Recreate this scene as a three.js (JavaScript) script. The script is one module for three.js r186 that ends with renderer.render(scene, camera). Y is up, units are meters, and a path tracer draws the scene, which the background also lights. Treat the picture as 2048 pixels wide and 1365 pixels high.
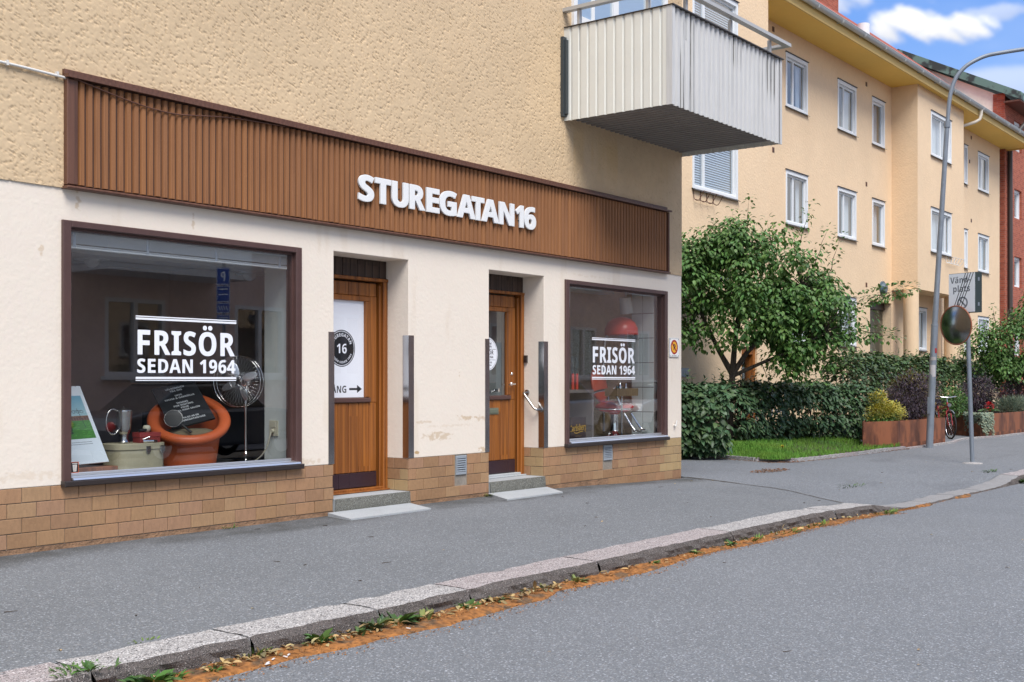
import * as THREE from 'three';
import { FontLoader } from 'three/addons/loaders/FontLoader.js';
import { TextGeometry } from 'three/addons/geometries/TextGeometry.js';
import { mergeGeometries } from 'three/addons/utils/BufferGeometryUtils.js';

// ---------------------------------------------------------------- camera, sky, sun, exposure
const scene = new THREE.Scene();
const EYE = 1.25, VIEW = 37.546 * Math.PI / 180;              // eye height, angle between the view and the street
const FWD = new THREE.Vector3(Math.cos(VIEW), 0, -Math.sin(VIEW)), RGT = new THREE.Vector3(Math.sin(VIEW), 0, Math.cos(VIEW));
const camera = new THREE.PerspectiveCamera(2 * Math.atan(762 / 2362.7) * 180 / Math.PI, 2048 / 1524, 0.05, 600);
camera.position.set(0, EYE, 8);
camera.lookAt(FWD.x, EYE, 8 + FWD.z);
camera.setViewOffset(2048, 1524, 0, 0, 2048, 1365);            // shifted lens: verticals stay vertical
camera.updateProjectionMatrix();
const renderer = new THREE.WebGLRenderer({ antialias: true });
renderer.toneMapping = THREE.LinearToneMapping;
renderer.toneMappingExposure = 2.02;
renderer.shadowMap.enabled = true;

function rng(seed) { let a = seed >>> 0; return () => { a = (a + 0x6d2b79f5) | 0; let t = Math.imul(a ^ (a >>> 15), 1 | a); t = (t + Math.imul(t ^ (t >>> 7), 61 | t)) ^ t; return ((t ^ (t >>> 14)) >>> 0) / 4294967296; }; }
const { clamp, lerp, smoothstep } = THREE.MathUtils;
function hash3(x, y, z) { let h = Math.imul(x, 374761393) ^ Math.imul(y, 668265263) ^ Math.imul(z, 2147483647 ^ 0x5bd1e995); h = Math.imul(h ^ (h >>> 13), 1274126177); return ((h ^ (h >>> 16)) >>> 0) / 4294967296; }
// value noise; period p (0 = none) makes it tile
function vnoise(x, y, z = 0, p = 0) {
  const ix = Math.floor(x), iy = Math.floor(y), iz = Math.floor(z), fx = x - ix, fy = y - iy, fz = z - iz;
  const s = fx * fx * (3 - 2 * fx), t = fy * fy * (3 - 2 * fy), r = fz * fz * (3 - 2 * fz);
  const w = p ? (k) => ((k % p) + p) % p : (k) => k;
  const x0 = w(ix), x1 = w(ix + 1), y0 = w(iy), y1 = w(iy + 1);
  const a = lerp(lerp(hash3(x0, y0, iz), hash3(x1, y0, iz), s), lerp(hash3(x0, y1, iz), hash3(x1, y1, iz), s), t);
  if (fz === 0) return a;
  const b = lerp(lerp(hash3(x0, y0, iz + 1), hash3(x1, y0, iz + 1), s), lerp(hash3(x0, y1, iz + 1), hash3(x1, y1, iz + 1), s), t);
  return lerp(a, b, r);
}
function fbm(x, y, z = 0, oct = 4, p = 0) { let a = 0.5, s = 0, n = 0; for (let i = 0; i < oct; i++) { s += a * vnoise(x, y, z + i * 17, p); n += a; a *= 0.5; x *= 2; y *= 2; if (p) p *= 2; } return s / n; }

{ // partly cloudy sky: clear blue fading pale to the horizon, fair-weather clouds all round
  const W = 3072, H = 1536, data = new Float32Array(W * H * 4);
  const r = rng(77), puffs = [], cache = [-1, -1, -1];
  const azOf = (px) => { const u = (px - 1024) / 2362.7; const d = FWD.clone().addScaledVector(RGT, u); return Math.atan2(d.z, d.x); };
  const elOf = (px, py) => { const u = (px - 1024) / 2362.7; return Math.atan((762 - py) / 2362.7 / Math.hypot(1, u)); };
  const put = (az, el, w, h, d) => puffs.push({ az, el, w, h, d });
  const c0 = azOf(1840);
  put(azOf(1800), elOf(1800, 48), 0.030, 0.0125, 1.0); put(azOf(1905), elOf(1905, 58), 0.027, 0.0115, 1.0); put(azOf(1850), elOf(1850, 56), 0.028, 0.010, 0.95);
  put(azOf(1692), elOf(1692, 2), 0.02, 0.009, 0.6); put(azOf(2040), elOf(2040, 18), 0.05, 0.006, 0.45); put(azOf(2010), elOf(2010, 165), 0.07, 0.012, 0.4);
  for (let i = 0; i < 150; i++) {
    const az = r() * 2 * Math.PI - Math.PI, el = 0.12 + 1.3 * Math.pow(r(), 1.1), w = 0.1 + 0.22 * r(), h = w * (0.35 + 0.3 * r());
    let da = az - c0; da -= 2 * Math.PI * Math.round(da / 2 / Math.PI);
    if (Math.abs(da) < 0.16 + w && el < 0.42 + h) continue;    // the clear gap above the far roofs
    put(az, el, w, h, 0.75 + 0.25 * r());
  }
  for (let y = 0; y < H; y++) {
    const el = ((y + 0.5) / H - 0.5) * Math.PI, e = Math.max(0, el);
    const g = 0.95 * Math.exp(-((e / 0.19) ** 2)), g2 = Math.exp(-e / 0.6);
    const base = [0.045 + 0.44 * g, 0.155 + 0.43 * g, 0.45 + 0.22 * g];
    base[0] += 0.02 * g2; base[1] += 0.02 * g2;
    const near = puffs.filter((p) => Math.abs(p.el - el) < p.h * 2.2), row = new Float32Array(257); if (el > 0) for (let i = 0; i <= 256; i++) { const az = (i / 256 - 0.5) * 2 * Math.PI; row[i] = 0.38 * smoothstep(fbm(Math.cos(az) * 5 + 3, Math.sin(az) * 5 + el * 14, 90, 4), 0.52, 0.8); }
    for (let x = 0; x < W; x++) {
      const az = ((x + 0.5) / W - 0.5) * 2 * Math.PI, o = (y * W + x) * 4;
      let a = 0, lit = 1; cache[0] = cache[1] = cache[2] = -1;
      if (el > 0) {
        for (const p of near) {
          let da = az - p.az; da -= 2 * Math.PI * Math.round(da / 2 / Math.PI);
          const dx = da * Math.cos(el) / p.w, dy = (el - p.el) / p.h, q = dx * dx + dy * dy;
          if (q > 2.6 || a > 0.93 * p.d) continue;
          const lv = p.w < 0.06 ? 0 : p.w < 0.2 ? 1 : 2; if (cache[lv] < 0) { const f = [36, 8, 4.4][lv]; cache[lv] = fbm(Math.cos(az) * Math.cos(el) * f * 2.2 + 31, Math.sin(az) * Math.cos(el) * f * 2.2 + Math.sin(el) * f * 2.9 + 7, 13 + lv, 6); }
          const n = cache[lv];
          const m = smoothstep(1.05 - q * 0.75 + (n - 0.5) * 2.3, 0.05, 0.95) * p.d;
          if (m > a) { a = m; lit = 0.80 + 0.2 * smoothstep(dy + (n - 0.5) * 1.6, -0.9, 0.6); }
        }
        const i = x / W * 256, i0 = Math.floor(i); a = Math.max(a, lerp(row[i0], row[i0 + 1], i - i0));
      }
      const c = [0.55 * lit, 0.553 * lit, 0.57 * lit];
      for (let k = 0; k < 3; k++) data[o + k] = lerp(base[k], c[k], a);
      data[o + 3] = 1;
    }
  }
  const sky = new THREE.DataTexture(data, W, H, THREE.RGBAFormat, THREE.FloatType);
  sky.mapping = THREE.EquirectangularReflectionMapping; sky.magFilter = THREE.LinearFilter; sky.minFilter = THREE.LinearFilter; sky.needsUpdate = true;
  scene.background = sky; scene.environment = sky;
}
const sun = new THREE.DirectionalLight(new THREE.Color(1.0, 0.965, 0.92), 2.05);   // behind thin cloud: large and soft
sun.position.set(10 - 24, 58, 36); sun.target.position.set(10, 0, 0);
sun.castShadow = true; sun.shadow.radius = 60; sun.shadow.mapSize.set(2048, 2048);
Object.assign(sun.shadow.camera, { left: -45, right: 45, top: 45, bottom: -45, near: 1, far: 160 });
scene.add(sun, sun.target);

// ---------------------------------------------------------------- helpers
const names = new Map();
function numbered(name) { const n = names.get(name) ?? 0; names.set(name, n + 1); return n ? name + '_' + String(n).padStart(3, '0') : name; }
function tag(o, label, category, group) { Object.assign(o.userData, { label, category }); if (group) o.userData.group = group; return o; }
function thing(name, label, category, pos = [0, 0, 0], turn = 0, group) {
  const o = new THREE.Group(); o.name = numbered(name); o.position.set(...pos); o.rotation.y = turn; scene.add(o);
  return tag(o, label, category, group);
}
function part(name, geo, mat, parent, label) {
  const m = new THREE.Mesh(geo, mat); m.name = numbered(name); m.castShadow = m.receiveShadow = true;
  if (label) m.userData.label = label;
  (parent ?? scene).add(m); return m;
}
function struct(name, geo, mat) { const m = part(name, geo, mat); m.userData.kind = 'structure'; return m; }
// geometry: drop everything but position / normal / uv (in metres, by the way each face points)
function metric(g, du = 0, dv = 0) {
  g = g.index ? g.toNonIndexed() : g;
  const p = g.attributes.position, n = p.count, uv = new Float32Array(n * 2);
  if (!g.attributes.normal) g.computeVertexNormals();
  const a = new THREE.Vector3(), b = new THREE.Vector3(), c = new THREE.Vector3();
  for (let i = 0; i < n; i += 3) {
    a.fromBufferAttribute(p, i); b.fromBufferAttribute(p, i + 1).sub(a); c.fromBufferAttribute(p, i + 2).sub(a);
    const N = b.cross(c), ax = Math.abs(N.x), ay = Math.abs(N.y), az = Math.abs(N.z);
    for (let k = i; k < i + 3; k++) {
      const x = p.getX(k), y = p.getY(k), z = p.getZ(k);
      uv[k * 2] = (ax >= ay && ax >= az ? z : x) + du; uv[k * 2 + 1] = (ay > ax && ay > az ? z : y) + dv;
    }
  }
  g.setAttribute('uv', new THREE.BufferAttribute(uv, 2));
  for (const k of Object.keys(g.attributes)) if (!['position', 'normal', 'uv', 'color'].includes(k)) g.deleteAttribute(k);
  g.morphAttributes = {}; return g;
}
const join = (list) => mergeGeometries(list.map((g) => (g.index ? g.toNonIndexed() : g)).map((g) => { for (const k of Object.keys(g.attributes)) if (!['position', 'normal', 'uv'].includes(k)) g.deleteAttribute(k); return g; }));
// box from corner to corner; ch > 0 chamfers the edges round the +z face
function box(x0, x1, y0, y1, z0, z1, ch = 0) {
  if (!ch) { const g = new THREE.BoxGeometry(x1 - x0, y1 - y0, z1 - z0); g.translate((x0 + x1) / 2, (y0 + y1) / 2, (z0 + z1) / 2); return metric(g); }
  const v = [[x0, y0, z0], [x1, y0, z0], [x1, y1, z0], [x0, y1, z0], [x0, y0, z1 - ch], [x1, y0, z1 - ch], [x1, y1, z1 - ch], [x0, y1, z1 - ch], [x0 + ch, y0 + ch, z1], [x1 - ch, y0 + ch, z1], [x1 - ch, y1 - ch, z1], [x0 + ch, y1 - ch, z1]];
  const q = [[0, 3, 2, 1], [8, 9, 10, 11]]; for (let i = 0; i < 4; i++) { const j = (i + 1) % 4; q.push([i, j, 4 + j, 4 + i], [4 + i, 4 + j, 8 + j, 8 + i]); }
  return poly(v, q);
}
function poly(v, faces) {                                       // flat-shaded mesh from vertices and convex faces
  const p = []; for (const f of faces) for (let i = 1; i < f.length - 1; i++) p.push(...v[f[0]], ...v[f[i]], ...v[f[i + 1]]);
  const g = new THREE.BufferGeometry(); g.setAttribute('position', new THREE.Float32BufferAttribute(p, 3)); g.computeVertexNormals(); return metric(g);
}
function extrude(pts, d, holes = [], bevel = 0) {               // outline in x, y; from z = -d to 0 (bevel eats inward)
  const s = new THREE.Shape(pts.map((p) => new THREE.Vector2(...p)));
  for (const h of holes) s.holes.push(new THREE.Path(h.map((p) => new THREE.Vector2(...p))));
  const g = new THREE.ExtrudeGeometry(s, { depth: d - 2 * bevel, bevelEnabled: bevel > 0, bevelThickness: bevel, bevelSize: bevel, bevelOffset: -bevel, bevelSegments: 2, curveSegments: 20 });
  g.translate(0, 0, -d + bevel); return metric(g);
}
const rect = (x0, y0, x1, y1) => [[x0, y0], [x1, y0], [x1, y1], [x0, y1]];
function tube(points, r, seg = 24, rad = 8, closed = false) { return new THREE.TubeGeometry(new THREE.CatmullRomCurve3(points.map((p) => new THREE.Vector3(...p)), closed, 'catmullrom', 0.4), seg, r, rad, closed); }
function rod(a, b, r0, r1 = r0, rad = 10, cap = true) {          // tapered round bar from a to b
  const A = new THREE.Vector3(...a), B = new THREE.Vector3(...b), d = B.clone().sub(A), g = new THREE.CylinderGeometry(r1, r0, d.length(), rad, 1, !cap);
  g.translate(0, d.length() / 2, 0); g.applyQuaternion(new THREE.Quaternion().setFromUnitVectors(new THREE.Vector3(0, 1, 0), d.normalize())); g.translate(A.x, A.y, A.z); return g;
}
const lathe = (prof, seg = 32, x = 0, y = 0, z = 0) => { const g = new THREE.LatheGeometry(prof.map((p) => new THREE.Vector2(...p)), seg); g.translate(x, y, z); return g; };
const moved = (g, x, y, z, ry = 0, rx = 0, rz = 0) => { const q = g.clone(); q.applyMatrix4(new THREE.Matrix4().compose(new THREE.Vector3(x, y, z), new THREE.Quaternion().setFromEuler(new THREE.Euler(rx, ry, rz, 'YXZ')), new THREE.Vector3(1, 1, 1))); return q; };

// ---------------------------------------------------------------- textures and materials
const lin = (r, g, b) => new THREE.Color().setRGB(r, g, b);
const enc = (v) => { v = clamp(v, 0, 1); return 255 * (v <= 0.0031308 ? 12.92 * v : 1.055 * Math.pow(v, 1 / 2.4) - 0.055); };
function dtex(w, h, fill, { srgb = true, sx = 1, sy = 1 } = {}) {   // fill(set) where set(x, y, [r, g, b] linear)
  const d = new Uint8Array(w * h * 4).fill(255);
  fill((x, y, c) => { x = ((x % w) + w) % w; y = ((y % h) + h) % h; const o = (y * w + x) * 4; if (srgb) { d[o] = enc(c[0]); d[o + 1] = enc(c[1]); d[o + 2] = enc(c[2]); } else d[o] = d[o + 1] = d[o + 2] = 255 * clamp(c, 0, 1); });
  const t = new THREE.DataTexture(d, w, h); t.wrapS = t.wrapT = THREE.RepeatWrapping; t.magFilter = THREE.LinearFilter; t.minFilter = THREE.LinearMipmapLinearFilter; t.generateMipmaps = true;
  if (srgb) t.colorSpace = THREE.SRGBColorSpace; t.repeat.set(1 / sx, 1 / sy); t.needsUpdate = true; return t;
}
// grains of stone laid on a base colour
function grains(w, base, kinds, count, size, seed, patch = 0.12) {
  const r = rng(seed), buf = new Float32Array(w * w * 3);
  for (let y = 0; y < w; y++) for (let x = 0; x < w; x++) { const n = 1 + patch * (fbm(x / w * 6, y / w * 6, seed, 4, 6) - 0.5) * 2 + 0.1 * (r() - 0.5), o = (y * w + x) * 3; for (let k = 0; k < 3; k++) buf[o + k] = base[k] * n; }
  for (let i = 0; i < count; i++) {
    const cx = r() * w, cy = r() * w, R = size[0] + (size[1] - size[0]) * r() * r(), kind = kinds[Math.floor(r() * kinds.length)], v = 0.75 + 0.5 * r(), e = 0.7 + 0.6 * r(), an = r() * 3.14, ca = Math.cos(an), sa = Math.sin(an);
    for (let y = Math.floor(cy - R * 1.4); y <= cy + R * 1.4; y++) for (let x = Math.floor(cx - R * 1.4); x <= cx + R * 1.4; x++) {
      const dx = x - cx, dy = y - cy, q = Math.hypot((dx * ca + dy * sa) * e, (dy * ca - dx * sa) / e) / R; if (q > 1) continue;
      const o = ((((y % w) + w) % w) * w + (((x % w) + w) % w)) * 3, a = smoothstep(1 - q, 0, 0.4);
      for (let k = 0; k < 3; k++) buf[o + k] = lerp(buf[o + k], kind[k] * v, a);
    }
  }
  return buf;
}
const fromBuf = (w, buf, sx) => dtex(w, w, (set) => { for (let y = 0; y < w; y++) for (let x = 0; x < w; x++) { const o = (y * w + x) * 3; set(x, y, [buf[o], buf[o + 1], buf[o + 2]]); } }, { sx, sy: sx });
const bumpOf = (w, buf, sx, k = 2.5) => dtex(w, w, (set) => { for (let y = 0; y < w; y++) for (let x = 0; x < w; x++) { const o = (y * w + x) * 3; set(x, y, 0.5 + k * (buf[o] - 0.2)); } }, { srgb: false, sx, sy: sx });
const std = (o) => new THREE.MeshStandardMaterial({ roughness: 0.8, metalness: 0, ...o });
const phys = (o) => new THREE.MeshPhysicalMaterial({ roughness: 0.5, metalness: 0, ...o });
const M = {};
{
  let b = grains(2048, [0.136, 0.146, 0.156], [[0.265, 0.28, 0.30], [0.18, 0.192, 0.207], [0.085, 0.09, 0.098], [0.34, 0.355, 0.375], [0.145, 0.152, 0.163], [0.21, 0.205, 0.20]], 300000, [1.0, 3.3], 11, 0.1);
  const am = fromBuf(2048, b, 5.2), ab = bumpOf(2048, b, 5.2, 1.6);
  M.asphalt = std({ map: am, bumpMap: ab, bumpScale: 0.004, roughness: 0.92, vertexColors: true });
  b = grains(1024, [0.37, 0.358, 0.35], [[0.56, 0.545, 0.53], [0.26, 0.245, 0.24], [0.06, 0.058, 0.06], [0.42, 0.385, 0.37], [0.12, 0.115, 0.115], [0.62, 0.605, 0.59]], 60000, [1.6, 6], 12, 0.1);
  M.graniteA = std({ map: fromBuf(1024, b, 1.3), bumpMap: bumpOf(1024, b, 1.3, 1), bumpScale: 0.002, roughness: 0.85 });
  b = grains(1024, [0.335, 0.295, 0.292], [[0.50, 0.45, 0.44], [0.24, 0.20, 0.197], [0.07, 0.062, 0.064], [0.42, 0.35, 0.34], [0.13, 0.115, 0.115], [0.56, 0.53, 0.52]], 60000, [1.6, 6], 13, 0.1);
  M.graniteB = std({ map: fromBuf(1024, b, 1.3), bumpMap: bumpOf(1024, b, 1.3, 1), bumpScale: 0.002, roughness: 0.85 });
  b = grains(1024, [0.105, 0.088, 0.08], [[0.24, 0.21, 0.19], [0.05, 0.045, 0.042], [0.15, 0.125, 0.115], [0.32, 0.29, 0.27], [0.08, 0.07, 0.065]], 60000, [1.5, 5], 14, 0.25);
  M.graniteRough = std({ map: fromBuf(1024, b, 1.1), bumpMap: bumpOf(1024, b, 1.1, 2.2), bumpScale: 0.016, roughness: 0.95 });
  b = grains(1024, [0.135, 0.132, 0.112], [[0.34, 0.34, 0.31], [0.06, 0.06, 0.05], [0.21, 0.205, 0.175], [0.10, 0.10, 0.07], [0.46, 0.46, 0.43]], 80000, [1.2, 3.6], 15, 0.2);
  M.stepRough = std({ map: fromBuf(1024, b, 1.1), bumpMap: bumpOf(1024, b, 1.1, 1.8), bumpScale: 0.006, roughness: 0.9 });
  b = grains(512, [0.38, 0.40, 0.41], [[0.46, 0.48, 0.49], [0.30, 0.315, 0.325], [0.42, 0.435, 0.44]], 24000, [0.8, 2], 16, 0.12);
  M.slab = std({ map: fromBuf(512, b, 0.9), roughness: 0.8 });
  b = grains(512, [0.055, 0.043, 0.03], [[0.09, 0.07, 0.045], [0.03, 0.024, 0.018], [0.12, 0.10, 0.07]], 9000, [1, 3.5], 17, 0.3);
  M.soil = std({ map: fromBuf(512, b, 0.8), roughness: 1 });
}
const wallTex = (seed, col, amp, mottle, w = 512, s = 3) => dtex(w, w, (set) => { for (let y = 0; y < w; y++) for (let x = 0; x < w; x++) { const u = x / w, v = y / w, n = 1 + amp * (fbm(u * 40, v * 40, seed, 3, 40) - 0.5) * 2 + mottle * (fbm(u * 5, v * 5, seed + 40, 4, 5) - 0.5) * 2, m = mottle * 0.5 * (fbm(u * 7, v * 7, seed + 9, 3, 7) - 0.5); set(x, y, [col[0] * n, col[1] * (n - m * 0.5), col[2] * (n - m)]); } }, { sx: s, sy: s });
const bumpTex = (seed, fr, w = 512, s = 1, oct = 4) => dtex(w, w, (set) => { for (let y = 0; y < w; y++) for (let x = 0; x < w; x++) set(x, y, fbm(x / w * fr, y / w * fr, seed, oct, fr)); }, { srgb: false, sx: s, sy: s });
M.stucco = std({ map: wallTex(21, [0.64, 0.475, 0.295], 0.05, 0.08), roughness: 0.95, vertexColors: true });
// smooth cream render with scuffs low on the wall between the doors (dirt where the photograph shows it)
M.cream = std({ roughness: 0.9, bumpMap: bumpTex(23, 48, 512, 1.2), bumpScale: 0.0016, map: (() => {
  const w = 2048, h = 512, X0 = 4, X1 = 14.4, Y0 = 0.4, Y1 = 2.8;
  const blobs = [[9.16, 0.68, 0.16, 0.03, 1], [9.62, 0.86, 0.15, 0.022, 1.1], [9.84, 0.845, 0.1, 0.03, 0.8], [8.95, 0.83, 0.09, 0.012, 0.7], [9.3, 0.78, 0.3, 0.012, 0.35], [8.83, 0.53, 0.03, 0.018, 2.2], [9.9, 0.51, 0.05, 0.03, 1.2], [5.05, 2.6, 0.02, 0.05, 1], [6.1, 2.55, 0.012, 0.05, 0.9], [4.75, 2.2, 0.02, 0.03, 0.8], [10.9, 0.52, 0.06, 0.015, 1], [7.4, 0.51, 0.2, 0.02, 0.6], [12, 2.52, 0.3, 0.012, 0.35], [4.6, 0.56, 0.3, 0.03, 0.4], [9.5, 1.3, 0.012, 0.02, 0.8]];
  const t = dtex(w, h, (set) => { for (let y = 0; y < h; y++) for (let x = 0; x < w; x++) {
    const X = lerp(X0, X1, x / w), Y = lerp(Y0, Y1, y / h); let n = 1 + 0.03 * (fbm(X * 9, Y * 9, 3, 4) - 0.5) + 0.05 * (fbm(X * 1.2, Y * 1.2, 5, 3) - 0.5), d = 0;
    for (const s of blobs) { const q = Math.hypot((X - s[0]) / s[2], (Y - s[1]) / s[3]); if (q < 2.4) d += s[4] * smoothstep(1.5 - q + (fbm(X * 28, Y * 42, 8, 4) - 0.5) * 3.4, 0.2, 1.1); }
    d = Math.min(1, d * 0.55); d += 0.16 * smoothstep(fbm(X * 5, Y * 1.1 + 20, 31, 4), 0.62, 0.8);
    set(x, y, [lerp(0.80 * n, 0.52, d), lerp(0.705 * n, 0.36, d), lerp(0.595 * n, 0.2, d)]); } });
  t.repeat.set(1 / (X1 - X0), 1 / (Y1 - Y0)); t.offset.set(-X0 / (X1 - X0), -Y0 / (Y1 - Y0)); return t;
})() });
M.yellow = std({ map: wallTex(25, [0.79, 0.59, 0.385], 0.035, 0.05, 512, 4), bumpMap: bumpTex(26, 64, 512, 2), bumpScale: 0.006, roughness: 0.95 });
M.soffit = std({ map: wallTex(27, [0.88, 0.58, 0.13], 0.02, 0.06, 256, 5), roughness: 0.7 });
M.fasciaYellow = std({ color: lin(0.68, 0.47, 0.16), roughness: 0.7 });
const woodTex = (seed, a, b, dark, w = 256, h = 1024, sx = 0.6, sy = 2.4) => dtex(w, h, (set) => { for (let y = 0; y < h; y++) for (let x = 0; x < w; x++) {
  const u = x / w, v = y / h, g = fbm(u * 24, v * 3, seed, 4, 0), f = vnoise(u * 90 + fbm(u * 6, v * 4, seed + 3, 2) * 6, v * 4, seed + 5), k = smoothstep(g, 0.3, 0.72) * 0.7 + f * 0.3, d = smoothstep(fbm(u * 40, v * 1.5, seed + 8, 3), 0.62, 0.8) * dark;
  set(x, y, [lerp(a[0], b[0], k) * (1 - d), lerp(a[1], b[1], k) * (1 - d), lerp(a[2], b[2], k) * (1 - d)]); } }, { sx, sy });
M.doorWood = [0, 1, 2, 3].map((i) => std({ map: woodTex(40 + i, [0.20 - 0.010 * i, 0.060 - 0.003 * i, 0.008], [0.37 - 0.02 * i, 0.124 - 0.006 * i, 0.019], 0.35), roughness: 0.5, bumpMap: bumpTex(47 + i, 30, 256, 0.2), bumpScale: 0.0008 }));
M.transomWood = std({ map: woodTex(51, [0.030, 0.016, 0.011], [0.062, 0.036, 0.025], 0.4), roughness: 0.55 });
M.slatPaint = [0, 1, 2, 3, 4].map((i) => std({ map: woodTex(55 + i, [0.235 + 0.006 * (i - 2), 0.096 + 0.002 * (i - 2), 0.034], [0.30 + 0.008 * (i - 2), 0.127 + 0.003 * (i - 2), 0.046], 0.15, 128, 512, 0.5, 1.4), roughness: 0.72 }));
M.slatBack = std({ color: lin(0.075, 0.036, 0.024), roughness: 0.8 });
M.trimBrown = std({ map: woodTex(63, [0.10, 0.042, 0.025], [0.15, 0.066, 0.04], 0.3, 128, 256), roughness: 0.5 });
M.frameBrown = std({ map: wallTex(65, [0.088, 0.046, 0.040], 0.06, 0.12, 256, 0.8), roughness: 0.42 });
M.frameBlack = std({ color: lin(0.03, 0.022, 0.02), roughness: 0.4 });
M.kick = std({ color: lin(0.035, 0.016, 0.022), roughness: 0.28 });
M.alu = std({ color: lin(0.72, 0.74, 0.77), roughness: 0.32, metalness: 0.85 });
M.steel = std({ color: lin(0.50, 0.49, 0.48), roughness: 0.16, metalness: 1 });
M.chrome = std({ color: lin(0.86, 0.86, 0.86), roughness: 0.07, metalness: 1 });
M.ventGrey = std({ color: lin(0.40, 0.44, 0.48), roughness: 0.5, metalness: 0.4 });
M.black = std({ color: lin(0.015, 0.015, 0.016), roughness: 0.5 });
M.whitePaint = std({ color: lin(0.80, 0.80, 0.79), roughness: 0.45 });
M.vinyl = std({ color: lin(0.86, 0.87, 0.90), roughness: 0.4 });
M.cableWhite = std({ color: lin(0.68, 0.66, 0.62), roughness: 0.5 });
M.glass = phys({ color: lin(0.93, 0.95, 0.95), transmission: 1, thickness: 0, roughness: 0, ior: 2.3 });
M.paneFar = phys({ color: lin(0.80, 0.86, 0.90), transmission: 1, thickness: 0, roughness: 0.0, ior: 2.5 });
M.tileTones = [[0.385, 0.222, 0.108], [0.36, 0.207, 0.105], [0.40, 0.222, 0.112], [0.345, 0.195, 0.096], [0.375, 0.212, 0.118], [0.33, 0.184, 0.096], [0.40, 0.24, 0.122]].map((c, i) => std({ map: dtex(256, 128, (set) => { for (let y = 0; y < 128; y++) for (let x = 0; x < 256; x++) { const u = x / 256, v = y / 128, n = 1 + 0.28 * (fbm(u * 22, v * 3, 70 + i, 3, 0) - 0.5) + 0.14 * (fbm(u * 4, v * 3, 80 + i, 3) - 0.5), d = 0.35 * smoothstep(fbm(u * 60, v * 60, 90 + i, 2), 0.74, 0.85); set(x, y, [c[0] * 0.93 * n * (1 - d), c[1] * 0.94 * n * (1 - d), c[2] * 0.97 * n * (1 - d)]); } }, { sx: 0.31, sy: 0.155 }), roughness: 0.6 }));
M.tileYellow = [[0.43, 0.30, 0.148], [0.415, 0.282, 0.14], [0.385, 0.262, 0.135]].map((c, i) => std({ map: wallTex(95 + i, c, 0.06, 0.1, 128, 0.4), roughness: 0.6 }));
M.mortar = std({ map: wallTex(99, [0.27, 0.235, 0.195], 0.2, 0.3, 256, 0.6), roughness: 1 });
M.baseRender = std({ map: wallTex(98, [0.26, 0.15, 0.085], 0.2, 0.35, 256, 0.7), bumpMap: bumpTex(97, 30, 256, 0.5), bumpScale: 0.01, roughness: 1 });
// ---------------------------------------------------------------- ground: pavement, road, kerb (x along the street, z towards the road)
const fall = (x) => (x < 11 ? 0 : x < 14.2 ? -0.089 * smoothstep(x, 10.4, 14.8) : -0.089 * smoothstep(x, 10.4, 14.8) - 0.021 * smoothstep(x, 14.2, 20));
const dropped = (x) => smoothstep(x, 12.4, 13.4) * (1 - smoothstep(x, 17.5, 18.5));
const gutter = (x) => fall(x) - 0.162;
const pavementY = (x, z) => fall(x) - 0.0167 * Math.max(z, 0) - 0.09 * dropped(x) * smoothstep(z, 1.4, 3.0);
const roadY = (x, z) => gutter(x) + 0.016 * (z - 3.3) - 0.0023 * (z - 3.3) * (z - 3.3);
const seamX = (z) => 14.45 - 0.42 * z;
function sheet(xs, zs, X, Y, tint) {
  const p = [], uv = [], c = [], idx = [], n = zs.length;
  xs.forEach((s) => zs.forEach((z) => { const x = X(s, z); p.push(x, Y(x, z), z); uv.push(x, z); const t = tint(x, z); c.push(...(Array.isArray(t) ? t : [t, t, t])); }));
  for (let i = 0; i < xs.length - 1; i++) for (let j = 0; j < n - 1; j++) { const a = i * n + j; idx.push(a, a + 1, a + n, a + 1, a + n + 1, a + n); }
  const g = new THREE.BufferGeometry(); g.setAttribute('position', new THREE.Float32BufferAttribute(p, 3)); g.setAttribute('uv', new THREE.Float32BufferAttribute(uv, 2)); g.setAttribute('color', new THREE.Float32BufferAttribute(c, 3)); g.setIndex(idx); g.computeVertexNormals(); return g;
}
const range = (a, b, n) => Array.from({ length: n + 1 }, (_, i) => a + (b - a) * i / n);
// grimy asphalt: blotches, and a ragged band of dirt washed off the wall
const grime = (x, z) => {
  let v = 1 + 0.10 * (fbm(x * 0.9, z * 0.9, 5, 4) - 0.5) + 0.07 * (fbm(x * 4, z * 4, 9, 3) - 0.5);
  const ragged = fbm(x * 1.3, z * 2.5, 14, 4), d = smoothstep(0.58 - z + (ragged - 0.5) * 0.9, 0, 0.5) * (0.55 + 0.9 * (fbm(x * 7, z * 7, 15, 3) - 0.3));
  return [v * (1 - 0.60 * d), v * (1 - 0.61 * d), v * (1 - 0.64 * d)];
};
struct('pavement', sheet(range(0, 1, 240), [...range(-0.06, 0.9, 24), ...range(0.95, 3.02, 16)], (s, z) => lerp(-4, seamX(z), s), pavementY, grime), M.asphalt);
struct('driveway', sheet(range(0, 1, 120), [...range(-9, -0.5, 12), ...range(-0.3, 3.02, 24)], (s, z) => lerp(seamX(z), 60, Math.pow(s, 1.6)), pavementY, (x, z) => { const v = 1.05 + 0.1 * (fbm(x * 0.8, z * 0.8, 25, 4) - 0.5), d = smoothstep(fbm(x * 0.7 + 3, z * 1.6, 27, 4), 0.62, 0.78) * 0.18; return [v - d, v - d * 1.02, v * 1.012 - d]; }), M.asphalt);
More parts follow.
